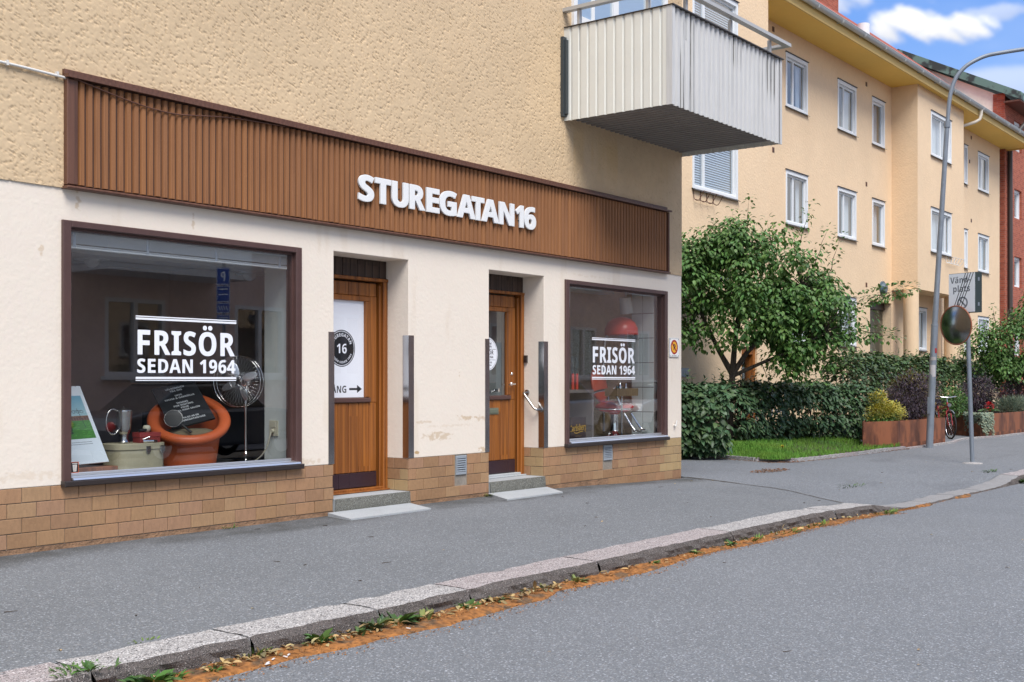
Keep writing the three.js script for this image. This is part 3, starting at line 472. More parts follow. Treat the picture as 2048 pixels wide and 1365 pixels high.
// thin stone wedges lying before the two steps
for (const [label, P] of [['pale stone ramp slab before the step of the door with the white poster', [[7.585, 0.03], [8.70, 0.03], [8.64, 0.365], [7.53, 0.385]]], ['pale stone ramp slab before the step of the door with the round white sticker', [[9.95, 0.03], [11.03, 0.03], [10.82, 0.40], [9.78, 0.42]]]]) {
  const g = (i, up) => [P[i][0], pavementY(P[i][0], P[i][1]) + up, P[i][1]], hb = 0.034, hf = 0.014, d = 0.02;
  tag(part('ramp_slab', poly([g(0, -d), g(1, -d), g(2, -d), g(3, -d), g(0, hb), g(1, hb), g(2, hf), g(3, hf)], [[4, 7, 6, 5], [3, 2, 6, 7], [0, 4, 5, 1], [1, 5, 6, 2], [0, 3, 7, 4]]), M.slab), label, 'ramp', 'ramp slabs before the shop doors');
}
// ---- doors
const fonts = {}; for (const k of ['sans_bold', 'sans_regular']) fonts[k] = await new FontLoader().loadAsync('fonts/droid/droid_' + k + '.typeface.json');
function canvasTex(w, h, draw) { const c = document.createElement('canvas'); c.width = w; c.height = h; const x = c.getContext('2d'); draw(x, w, h); const t = new THREE.CanvasTexture(c); t.colorSpace = THREE.SRGBColorSpace; t.anisotropy = 8; return t; }
function flat(w, h, d = 0.003) { const g = new THREE.BoxGeometry(w, h, d); return g; }           // keeps 0..1 uv on its front face
function arcText(x, text, cx, cy, R, mid, size, up = true, sp = 1) {
  x.save(); x.font = `bold ${size}px sans-serif`; x.textAlign = 'center'; x.textBaseline = 'middle';
  const ws = [...text].map((c) => x.measureText(c).width * sp), tot = ws.reduce((a, b) => a + b, 0); let a = mid + (up ? -tot / 2 / R : tot / 2 / R);
  [...text].forEach((c, i) => { const h = ws[i] / 2 / R; a += up ? h : -h; x.save(); x.translate(cx + R * Math.cos(a), cy + R * Math.sin(a)); x.rotate(a + (up ? Math.PI / 2 : -Math.PI / 2)); x.fillText(c, 0, 0); x.restore(); a += up ? h : -h; });
  x.restore();
}
const DZ = -0.30;
function door(D, o) {                                          // plank door with a glazed upper half in a jamb
  const d = new THREE.Group(); d.name = numbered('door'); shop.add(d); d.userData.label = o.label;
  const [a, b] = D, jr = b - 0.062, jl = a + 0.062, ll = jl + 0.045, lr = jr - 0.055, w0 = M.doorWood, hd = 2.245, bot = 0.152;
  // dark transom boards above
  const n = Math.round((b - a) / 0.099); for (let i = 0; i < n; i++) { const p = a + (b - a) * i / n, q = a + (b - a) * (i + 1) / n; part('transom_board', box(p + 0.003, q - 0.003, hd + 0.012, 2.46, DZ - 0.03, DZ + 0.0, 0.004), M.transomWood, d); }
  part('transom_backing', box(a, b, hd, 2.46, DZ - 0.05, DZ - 0.02), M.transomWood, d);
  part('jamb', join([box(jr, b - 0.002, bot, hd, DZ - 0.09, DZ + 0.02, 0.006), box(jr - 0.03, jr, bot, hd - 0.035, DZ - 0.09, DZ - 0.012, 0.004), box(a + 0.002, jl, bot, hd, DZ - 0.09, DZ + 0.02, 0.006), box(jl, jl + 0.03, bot, hd - 0.035, DZ - 0.09, DZ - 0.012, 0.004)]), w0[1], d);
  part('lintel', box(a + 0.002, b - 0.002, hd - 0.001, hd + 0.03, DZ - 0.09, DZ + 0.028, 0.006), w0[0], d);
  part('threshold', join([box(a + 0.002, b - 0.002, bot - 0.002, bot + 0.035, DZ - 0.06, DZ + 0.012, 0.006), box(a + 0.002, b - 0.002, bot - 0.002, bot + 0.012, DZ + 0.012, DZ + 0.05, 0.004)]), o.thresholdMat ?? w0[2], d);
  const z = DZ - 0.03, gl = lr - 0.158, gL = ll + 0.135, gt = 2.04, gb = 1.085, sl = 0.053;
  // leaf: top boards, stiles, rails, lower boards, kick plate
  const cuts = o.cuts; const boards = (y0, y1, list, dz = 0) => { for (let i = 0; i < list.length - 1; i++) part('plank', metric(box(list[i] + 0.003, list[i + 1] - 0.003, y0, y1, z - 0.035, z + dz, 0.006), 0.37 * i + o.seed, 0.5 * i), w0[(i + o.seed) % 4], d); };
  boards(gt + sl, hd - 0.02, cuts, 0);
  boards(0.342, gb - sl, cuts, 0);
  part('stile', metric(box(gl + sl, lr, gb - sl + 0.001, gt + sl - 0.001, z - 0.035, z + 0.001, 0.004), 0.2, 0.3), w0[o.seed % 4], d);
  part('stile', metric(box(ll, gL - sl, gb - sl + 0.001, gt + sl - 0.001, z - 0.035, z + 0.001, 0.004), 0.5, 0.3), w0[(o.seed + 1) % 4], d);
  part('glazing_frame', join([box(gL - sl, gl + sl, gt, gt + sl - 0.002, z - 0.03, z + 0.008, 0.006), box(gl, gl + sl, gb, gt, z - 0.03, z + 0.008, 0.006), box(gL - sl, gL, gb, gt, z - 0.03, z + 0.008, 0.006)]), w0[2], d);
  part('glazing_sill', box(gL - sl - 0.008, gl + sl + 0.008, gb - sl + 0.002, gb - 0.004, z - 0.03, z + 0.022, 0.008), M.frameBrown, d);
  const ky = o.kicks; for (let i = 0; i < ky.length - 1; i++) part('kick_panel', box(ky[i] + 0.002, ky[i + 1] - 0.002, 0.195, 0.338, z - 0.03, z + 0.003, 0.003), M.kick, d);
  part('kick_rail', box(ll, lr, 0.187, 0.342, z - 0.036, z - 0.012), M.frameBlack, d);
  return { d, z, gl, gL, gt, gb, ll, lr };
}
{
  const A = door([7.69, 8.714], { label: 'door with a white poster behind its glass', seed: 0, cuts: [7.797, 7.93, 8.068, 8.212, 8.352, 8.496, 8.597], kicks: [7.80, 7.98, 8.07, 8.215, 8.596] });
  const cx = (A.gl + A.gL) / 2, w = A.gl - A.gL, h = A.gt - A.gb;
  const tex = canvasTex(1024, Math.round(1024 * h / w), (x, W, H) => {
    const k = W / w, X = (m) => (m - A.gL) * k, Y = (m) => (A.gt - m) * k;
    x.fillStyle = '#e9ebf1'; x.fillRect(0, 0, W, H); x.fillStyle = '#15151b';
    const px = X(8.136), py = Y(1.567), R = 0.181 * k; x.beginPath(); x.arc(px, py, R, 0, 7); x.fill();
    x.strokeStyle = '#e9ebf1'; x.lineWidth = R * 0.035; x.beginPath(); x.arc(px, py, R * 0.93, 0, 7); x.stroke();
    x.fillStyle = '#e9ebf1'; arcText(x, 'STUREGATAN', px, py, R * 0.735, -Math.PI / 2, R * 0.26, true, 1.12); arcText(x, 'FRISÖR SEDAN 1964', px, py, R * 0.755, Math.PI / 2, R * 0.165, false, 1.15);
    x.font = `bold ${R * 0.72}px sans-serif`; x.textAlign = 'center'; x.textBaseline = 'middle'; x.fillText('16', px, py + R * 0.02);
    x.fillStyle = '#15151b'; x.font = `bold ${0.095 * k}px sans-serif`; x.textAlign = 'right'; x.textBaseline = 'alphabetic'; x.fillText('INGÅNG', X(8.205), Y(1.132));
    x.fillRect(X(8.237), Y(1.178), 0.12 * k, 0.021 * k); x.beginPath(); x.moveTo(X(8.345), Y(1.208)); x.lineTo(X(8.412), Y(1.168)); x.lineTo(X(8.345), Y(1.128)); x.fill();
  });
  const p = part('poster', flat(w, h), std({ map: tex, roughness: 0.5 }), A.d); p.position.set(cx, (A.gt + A.gb) / 2, A.z - 0.024);
  part('pane', new THREE.PlaneGeometry(w, h).translate(cx, (A.gt + A.gb) / 2, A.z - 0.016), phys({ color: lin(1, 1, 1), transmission: 1, roughness: 0, ior: 1.5 }), A.d);
  const B = door([9.999, 11.013], { label: 'door with a round white sticker on its glass', seed: 1, cuts: [10.106, 10.235, 10.366, 10.498, 10.63, 10.77, 10.896], kicks: [10.11, 10.35, 10.41, 10.765, 10.895], thresholdMat: M.slab });
  const wb = B.gl - B.gL, cb = (B.gl + B.gL) / 2, hb = B.gt - B.gb;
  part('pane', new THREE.PlaneGeometry(wb, hb).translate(cb, (B.gt + B.gb) / 2, B.z - 0.018), M.glass, B.d);
  const st = canvasTex(512, 512, (x, W) => {
    x.fillStyle = '#eceef2'; x.fillRect(0, 0, W, W); x.fillStyle = '#23242c'; x.strokeStyle = '#23242c'; x.lineWidth = 5; x.beginPath(); x.arc(256, 256, 240, 0, 7); x.stroke();
    x.lineWidth = 4; x.fillRect(48, 180, 416, 5); x.fillRect(48, 342, 416, 5); x.textAlign = 'center'; x.font = 'bold 88px sans-serif'; x.fillText('FRISÖR', 256, 262); x.font = 'bold 52px sans-serif'; x.fillText('SEDAN 1964', 256, 320);
    x.font = 'bold 40px sans-serif'; x.fillText('016-52 49 60', 256, 398); x.fillRect(150, 420, 212, 10);
    x.lineWidth = 5; for (const y of [96, 142]) { x.beginPath(); for (let i = 0; i <= 60; i++) { const X = 150 + i * 3.5, Y = y + 12 * Math.sin(i * 1.25 + y) + 8 * Math.sin(i * 2.9); i ? x.lineTo(X, Y) : x.moveTo(X, Y); } x.stroke(); }
  });
  const disc = part('sticker', new THREE.CircleGeometry(0.19, 48), std({ map: st, roughness: 0.5 }), B.d, 'round white sticker with the salon name'); disc.position.set(10.395, 1.552, B.z - 0.013);
  // furniture of the second door
  const hx = 10.833;
  part('lock_plate', lathe([[0, 0], [0.017, 0], [0.02, 0.004], [0.013, 0.012], [0.006, 0.013], [0, 0.012]], 20).rotateX(Math.PI / 2).translate(hx, 1.33, B.z), M.chrome, B.d);
  const hd = part('handle', join([lathe([[0, 0], [0.024, 0], [0.024, 0.006], [0.011, 0.012], [0.010, 0.05], [0, 0.052]], 20).rotateX(Math.PI / 2), rod([0.006, 0, 0.046], [-0.105, -0.008, 0.05], 0.010, 0.008, 12)]).translate(hx, 1.212, B.z), M.chrome, B.d);
  part('letter_slot', join([box(10.335, 10.58, 0.868, 0.942, B.z - 0.002, B.z + 0.008, 0.003), box(10.352, 10.563, 0.882, 0.928, B.z + 0.008, B.z + 0.014, 0.004)]), std({ color: lin(0.20, 0.22, 0.16), roughness: 0.5, metalness: 0.4 }), B.d, 'greenish brass letter slot');
  const inner = [10.66, 1.14, B.z - 0.07]; part('inner_handle', join([rod([0, 0, 0.02], [0, 0, -0.05], 0.022, 0.016, 14), rod([0, 0, -0.04], [-0.09, -0.02, -0.04], 0.009, 0.008, 10)]).translate(...inner), M.chrome, B.d);
  // bent grab rail and bell on the reveal of the second door
  part('grab_rail', join([tube([[11.008, 1.113, -0.24], [10.95, 1.11, -0.24], [10.935, 1.095, -0.225], [10.935, 1.03, -0.17], [10.935, 0.95, -0.10], [10.94, 0.925, -0.07], [10.955, 0.918, -0.055], [11.008, 0.918, -0.05]], 0.014, 40, 10), rod([11.012, 1.113, -0.24], [10.998, 1.113, -0.24], 0.034, 0.032, 18), rod([11.012, 0.918, -0.05], [10.998, 0.918, -0.05], 0.034, 0.032, 18)]), M.railSteel = std({ color: lin(0.42, 0.42, 0.42), roughness: 0.28, metalness: 1 }), shop, 'bent steel grab rail beside the door');
  part('bell_push', join([box(10.985, 11.011, 1.46, 1.545, -0.272, -0.232), rod([10.985, 1.502, -0.252], [10.978, 1.502, -0.252], 0.012, 0.012, 14)]), M.frameBlack, shop);
}
// ---- shop windows
function letterString(text, x0, x1, y0, y1, depth, z, bold = 0) {  // lettering stretched to a measured box
  const g = new TextGeometry(text, { font: fonts.sans_bold, size: 1, depth: depth, curveSegments: 8, bevelEnabled: bold > 0, bevelThickness: 0.001, bevelSize: bold, bevelSegments: 1 });
  g.computeBoundingBox(); const b = g.boundingBox, sx = (x1 - x0) / (b.max.x - b.min.x), sy = (y1 - y0) / (b.max.y - b.min.y);
  g.translate(-b.min.x, -b.min.y, -b.min.z); g.scale(sx, sy, 1); g.translate(x0, y0, z); return g;
}
function word(name, text, x0, x1, y0, y1, parent, z) {          // one mesh per glyph, spaced by the font and stretched to the box
  const S = 1, F = fonts.sans_bold.data, gap = 0.0, items = []; let pen = 0;
  for (const c of text) { const ha = F.glyphs[c].ha / F.resolution; if (c !== ' ') { const g = new TextGeometry(c, { font: fonts.sans_bold, size: S, depth: 0.0012, curveSegments: 6, bevelEnabled: true, bevelThickness: 0.0001, bevelSize: 0.010, bevelSegments: 1 }); g.translate(pen, 0, 0); items.push(g); } pen += ha + gap + 0.03; }
  const bb = new THREE.Box3(); const capH = (() => { const g = new TextGeometry('E', { font: fonts.sans_bold, size: S, depth: 0.001 }); g.computeBoundingBox(); return g.boundingBox.max.y; })();
  items.forEach((g) => { g.computeBoundingBox(); bb.union(g.boundingBox); }); const sx = (x1 - x0) / (bb.max.x - bb.min.x), sy = (y1 - y0) / capH;
  items.forEach((g) => { g.translate(-bb.min.x, 0, 0); g.scale(sx, sy, 1); g.translate(x0, y0, z); part('letter', g, M.vinyl, parent); });
}
function shopWindow(x0, x1, o) {
  const w = new THREE.Group(); w.name = numbered('shop_window'); shop.add(w); w.userData.label = o.label;
  const yb = 0.474, yt = 2.446, f = 0.068, zf = 0.03, z0 = -0.09, gz = -0.035, l = x0 - 0.012, r = x1 + 0.012;
  part('window_frame', join([box(l, l + f, yb, yt, z0, zf, 0.006), box(r - f, r, yb, yt, z0, zf, 0.006), box(l + f, r - f, yt - 0.05, yt, z0, zf, 0.006), box(l + f, l + f + 0.018, yb + 0.05, yt - 0.05, z0, gz + 0.022), box(r - f - 0.018, r - f, yb + 0.05, yt - 0.05, z0, gz + 0.022), box(l + f, r - f, yt - 0.068, yt - 0.05, z0, gz + 0.022)]), M.frameBrown, w);
  part('lower_rail', join([box(l - 0.004, r + 0.004, yb - 0.014, yb + 0.03, z0, zf + 0.032, 0.008), box(l + f, r - f, yb + 0.03, yb + 0.05, z0, zf - 0.002)]), M.frameBlack, w);
  part('window_sill', join([poly([[l + f, yb + 0.034, zf + 0.026], [r - f + 0.03, yb + 0.034, zf + 0.026], [r - f + 0.03, yb + 0.048, zf + 0.02], [l + f, yb + 0.048, zf + 0.02], [r - f + 0.03, yb + 0.06, gz + 0.012], [l + f, yb + 0.06, gz + 0.012], [l + f, yb + 0.03, gz], [r - f + 0.03, yb + 0.03, gz]], [[0, 1, 2, 3], [3, 2, 4, 5], [0, 3, 5, 6], [1, 7, 4, 2]]), box(l + f, r - f, yb + 0.06, yb + 0.082, gz - 0.02, gz + 0.014, 0.004)]), M.alu, w);
  part('pane', new THREE.PlaneGeometry(r - l - 2 * f, yt - yb - 0.1).translate((l + r) / 2, (yt + yb) / 2, gz), M.glass, w);
  // applied white lettering
  const t = new THREE.Group(); t.name = numbered('lettering'); w.add(t); const s = o.text, z = gz + 0.002;
  word('letter', 'FRISÖR', s.x0 + 0.012, s.x1 - 0.012, s.f0, s.f1, t, z); word('letter', 'SEDAN 1964', s.x0 + 0.008, s.x1 - 0.004, s.g0, s.g1, t, z);
  for (const [a, b] of s.bars) part('stripe', box(s.x0 - 0.006, s.x1 + 0.004, a, b, z, z + 0.0012), M.vinyl, t);
  return { w, gz, l: l + f, r: r - f };
}
const tx = (x0, x1, d) => ({ x0, x1, f0: 1.46 + d, f1: 1.652 + d, g0: 1.314 + d, g1: 1.424 + d, bars: [[1.757 + d, 1.766 + d], [1.735 + d, 1.751 + d], [1.264 + d, 1.281 + d], [1.249 + d, 1.257 + d]] });
const win1 = shopWindow(4.925, 7.262, { label: 'shop window with an orange chair behind it', text: tx(5.583, 6.572, 0) });
const win2 = shopWindow(11.437, 13.785, { label: 'shop window with a red barber chair behind it', text: tx(12.065, 13.06, 0.016) });
{ // venetian blind drawn up at the head of the first window
  const b = new THREE.Group(); b.name = 'venetian_blind'; win1.w.add(b); const z = -0.1, a = 4.995, e = 7.19, sl = std({ color: lin(0.62, 0.64, 0.64), roughness: 0.45 });
  for (let i = 0; i < 10; i++) part('slat', box(a, e, 2.366 - i * 0.0082, 2.3705 - i * 0.0082, z - 0.004, z + 0.021), sl, b);
  part('bottom_rail', box(a, e, 2.252, 2.266, z - 0.012, z + 0.022, 0.003), sl, b); part('head_rail', box(a, e, 2.345, 2.385, z - 0.03, z - 0.01), sl, b);
  for (let i = 0; i < 2; i++) part('slat', box(a, e, 2.269 + i * 0.006, 2.2725 + i * 0.006, z - 0.004, z + 0.021), sl, b);
  for (const x of [5.07, 5.72, 6.4, 7.1]) part('tape', box(x - 0.012, x + 0.012, 2.262, 2.372, z + 0.0225, z + 0.0235), M.ventGrey, b);
}
// ---- rooms behind the windows
M.roomBrown = std({ map: wallTex(110, [0.50, 0.38, 0.34], 0.05, 0.2, 256, 2), roughness: 0.8 });
M.roomDark = std({ color: lin(0.17, 0.145, 0.135), roughness: 0.7 });
M.returnPale = std({ map: wallTex(111, [0.52, 0.55, 0.52], 0.04, 0.06, 256, 1.5), roughness: 0.8 });
M.ceiling = std({ color: lin(0.60, 0.58, 0.56), roughness: 0.9 });
M.platform = std({ color: lin(0.11, 0.115, 0.12), roughness: 0.35 });
part('room_floor', box(-2.5, 13.85, 0.02, 0.14, -6, -WT - 0.001), M.roomDark, shop);
part('room_ceiling', box(-2.5, 13.85, 2.69, 2.85, -6, -WT - 0.001), M.ceiling, shop);
part('room_wall', box(-2.5, 13.85, 0.14, 2.69, -6.1, -5.0), M.roomBrown, shop, 'dim brown rear wall of the salon');
part('room_wall', box(9.55, 9.7, 0.14, 2.69, -5, -WT - 0.05), M.roomBrown, shop);
part('room_wall', box(-2.6, -2.5, 0.14, 2.69, -5, -WT - 0.05), M.roomBrown, shop);
part('room_beam', box(4.2, 9.4, 2.42, 2.688, -2.0, -1.75), M.ceiling, shop, 'pale ceiling beam inside the salon');
part('room_beam', box(11.2, 13.84, 2.45, 2.688, -1.1, -0.85), M.returnPale, shop);
part('display_platform', box(4.5, 7.42, 0.14, 0.49, -1.35, -WT + 0.33), M.platform, shop);
part('display_platform', box(11.1, 13.84, 0.14, 0.49, -1.5, -WT + 0.33), std({ color: lin(0.42, 0.46, 0.48), roughness: 0.18 }), shop, 'pale glossy display shelf');
part('window_return', box(7.255, 7.40, 0.49, 2.44, -0.46, -0.13), M.returnPale, shop, 'pale return wall beside the large window');
part('window_return', box(13.70, 13.84, 0.49, 2.69, -0.48, -0.13), M.roomDark, shop);
{ const r = rng(9); for (let i = 0; i < 6; i++) for (let j = 0; j < 2; j++) part('wall_tile', box(-0.083, 0.083, -0.16, 0.16, 0, 0.006, 0.002), M.returnPale, shop).applyMatrix4(new THREE.Matrix4().makeRotationY(-Math.PI / 2).setPosition(13.70, 0.665 + i * 0.331, -0.218 - j * 0.175)); }
part('curtain_bars', join(Array.from({ length: 16 }, (_, i) => rod([3.5 + i * 0.13, 0.14, -2.6 - 0.05 * (i % 3)], [3.5 + i * 0.13, 1.75, -2.6 - 0.05 * (i % 3)], 0.012, 0.012, 6))), std({ color: lin(0.30, 0.27, 0.26), roughness: 0.5 }), shop, 'hanging strips inside the salon').userData.kind = 'stuff';
part('shelf_unit', join([box(3.6, 5.6, 1.75, 1.95, -3.3, -2.8), box(3.6, 5.6, 0.14, 0.7, -3.3, -2.8), box(8.0, 8.9, 0.14, 0.9, -3.4, -2.7)]), M.black, shop);
// door lobby seen through the second door
part('inner_door', box(10.02, 10.35, 0.14, 2.2, -1.55, -1.5), M.returnPale, shop);
part('inner_partition', box(10.85, 10.95, 0.14, 2.69, -2.2, -0.5), M.returnPale, shop);
// ---------------------------------------------------------------- shop sign: ribbed board with separate letters
{
  const s = thing('shop_sign', 'long brown ribbed fascia board with white letters above the shop front', 'shop sign', [0, 0, 0]);
  const a = 4.925, b = 13.785, y0 = 2.70, y1 = 3.475, z0 = 0.012, r = rng(88);
  part('backing', box(a + 0.02, b - 0.01, y0 + 0.01, y1 + 0.04, z0 - 0.02, z0 + 0.018), M.slatBack, s);
  const pitch = 0.0675, lead = a + 0.098, n = Math.floor((b - 0.02 - lead) / pitch), shapes = [0, 1, 2].map((k) => { const w = 0.038, d = 0.027; const g = extrude([[-w / 2 - 0.009, 0], [w / 2 + 0.009, 0], [w / 2 + 0.001, d - 0.007], [w / 2 - 0.005, d], [-w / 2 + 0.005, d], [-w / 2 - 0.001, d - 0.007]], 0.775).rotateX(Math.PI / 2); const h = metric(g.translate(0, -0.0, 0)); return metric(h, k * 0.17, k * 0.3); });
  shapes.forEach((g) => { g.computeBoundingBox(); g.translate(0, -g.boundingBox.min.y, -g.boundingBox.min.z); g.computeBoundingBox(); });
  for (let i = 0; i < n; i++) { const m = part('slat', shapes[i % 3], M.slatPaint[Math.floor(r() * 5)], s); m.position.set(lead + pitch * (i + 0.5), y0 + 0.012 + 0.004 * r(), z0 + 0.012 + 0.004 * r()); m.rotation.z = (r() - 0.5) * 0.002; if (shapes[i % 3].boundingBox.max.z < 0.02) m.rotation.y = Math.PI; }
  part('end_board', box(a, lead - 0.008, y0 + 0.008, y1 + 0.02, z0 - 0.02, z0 + 0.05, 0.006), M.trimBrown, s); part('end_board', box(b - 0.03, b, y0 + 0.004, y1 + 0.02, z0 - 0.02, z0 + 0.052, 0.005), M.trimBrown, s);
  part('cap_trim', join([poly([[a - 0.01, y1 + 0.062, z0 - 0.01], [b + 0.005, y1 + 0.062, z0 - 0.01], [b + 0.005, y1 + 0.045, 0.098], [a - 0.01, y1 + 0.045, 0.098], [a - 0.01, y1 + 0.022, 0.098], [b + 0.005, y1 + 0.022, 0.098], [a - 0.01, y1 + 0.03, z0], [b + 0.005, y1 + 0.03, z0]], [[3, 2, 1, 0], [4, 5, 2, 3], [6, 7, 5, 4], [1, 2, 5, 7], [0, 6, 4, 3]]), box(a - 0.012, b - 0.03, y1 + 0.05, y1 + 0.088, z0 - 0.012, z0 + 0.035, 0.004)]), M.trimBrown, s);
  part('lower_trim', join([box(a - 0.01, b + 0.005, y0 - 0.022, y0 - 0.002, -0.01, 0.082, 0.006), box(a, b, y0 - 0.002, y0 + 0.01, -0.01, 0.018)]), M.trimBrown, s);
  const L = [['S', 7.932, 8.147], ['T', 8.156, 8.383], ['U', 8.389, 8.632], ['R', 8.642, 8.878], ['E', 8.894, 9.097], ['G', 9.095, 9.370], ['A', 9.372, 9.675], ['T', 9.609, 9.826], ['A', 9.774, 10.077], ['N', 10.077, 10.352], ['1', 10.368, 10.525], ['6', 10.528, 10.756]];
  L.forEach(([c, x0, x1], i) => { const round = 'SGU6'.includes(c) ? 0.006 : 0; const g = letterString(c, x0 + 0.003, x1 - 0.003, 2.953 - (c === 'U' || round ? 0.005 : 0), 3.199 + (c === 'U' ? 0 : round), 0.018, z0 + 0.05 + (c === 'A' ? 0.0015 * (i % 2 + 1) : 0), 0.03); part('letter', g, M.whitePaint, s, 'white letter ' + c); });
  // spacers that hold the letters off the ribs
  part('letter_spacers', join(L.flatMap(([c, x0, x1]) => [[(x0 + x1) / 2, 3.03], [(x0 + x1) / 2, 3.13]].map(([x, y]) => rod([x, y, z0 + 0.03], [x, y, z0 + 0.055], 0.006, 0.006, 6)))), M.black, s);
  // loose lead sagging along the top edge
  part('lead', tube([[a + 0.02, y1 + 0.03, 0.07], [a + 0.22, y1 - 0.005, 0.066], [a + 0.5, y1 - 0.05, 0.064], [a + 0.75, y1 - 0.075, 0.062], [a + 1.0, y1 - 0.075, 0.062], [a + 1.5, y1 - 0.012, 0.066], [a + 2.1, y1 + 0.016, 0.07]], 0.0055, 60, 6), M.trimBrown, s);
}
tag(part('wall_cable', join([tube([[3.4, 3.535, 0.03], [4.1, 3.515, 0.03], [4.6, 3.508, 0.03], [4.955, 3.497, 0.034]], 0.0105, 30, 8), ...[4.02, 4.47, 4.86].map((x) => box(x - 0.008, x + 0.008, 3.495, 3.53, 0.012, 0.045))]), M.cableWhite), 'white cable clipped to the ochre wall, leading into the brown sign', 'cable');
{ // yellow and red sign by the building corner
  const w = 0.262, h = 0.262, o = thing('parking_sign', 'small square yellow and red no parking sign by the building corner', 'sign', [13.988, 1.70, 0]);
  const tex = canvasTex(256, 256, (x) => { x.fillStyle = '#f2efe9'; x.fillRect(0, 0, 256, 256); x.strokeStyle = '#777'; x.lineWidth = 3; x.strokeRect(5, 5, 246, 246); x.fillStyle = '#a3271f'; x.beginPath(); x.arc(128, 124, 98, 0, 7); x.fill(); x.fillStyle = '#efae2a'; x.beginPath(); x.arc(128, 124, 74, 0, 7); x.fill(); x.strokeStyle = '#a3271f'; x.lineWidth = 24; x.beginPath(); x.moveTo(76, 72); x.lineTo(180, 176); x.stroke(); x.fillStyle = '#191512'; x.font = 'bold 110px sans-serif'; x.textAlign = 'center'; x.fillText('P', 134, 164); x.fillStyle = '#8a8a86'; x.fillRect(60, 232, 130, 8); });
  part('plate', metric(extrude([[-w / 2, -h / 2], [w / 2, -h / 2], [w / 2, h / 2], [-w / 2, h / 2]], 0.003, [], 0.0008)).translate(0, 0, 0.014), M.whitePaint, o);
  part('sign_face', new THREE.PlaneGeometry(w - 0.006, h - 0.006).translate(0, 0, 0.0155), std({ map: tex, roughness: 0.45 }), o);
  for (const [x, y] of [[-0.11, -0.11], [0.11, -0.11], [-0.11, 0.11], [0.11, 0.11]]) part('screw', rod([x, y, 0.014], [x, y, 0.019], 0.008, 0.007, 8), M.ventGrey, o);
}
tag(part('wall_hook', join([rod([14.0, 0.645, 0], [14.0, 0.645, 0.03], 0.012, 0.012, 8), rod([13.996, 0.63, 0.03], [14.03, 0.715, 0.034], 0.012, 0.008, 8)]), M.cableWhite), 'small stub of bent pipe low on the cream corner wall', 'wall fitting');
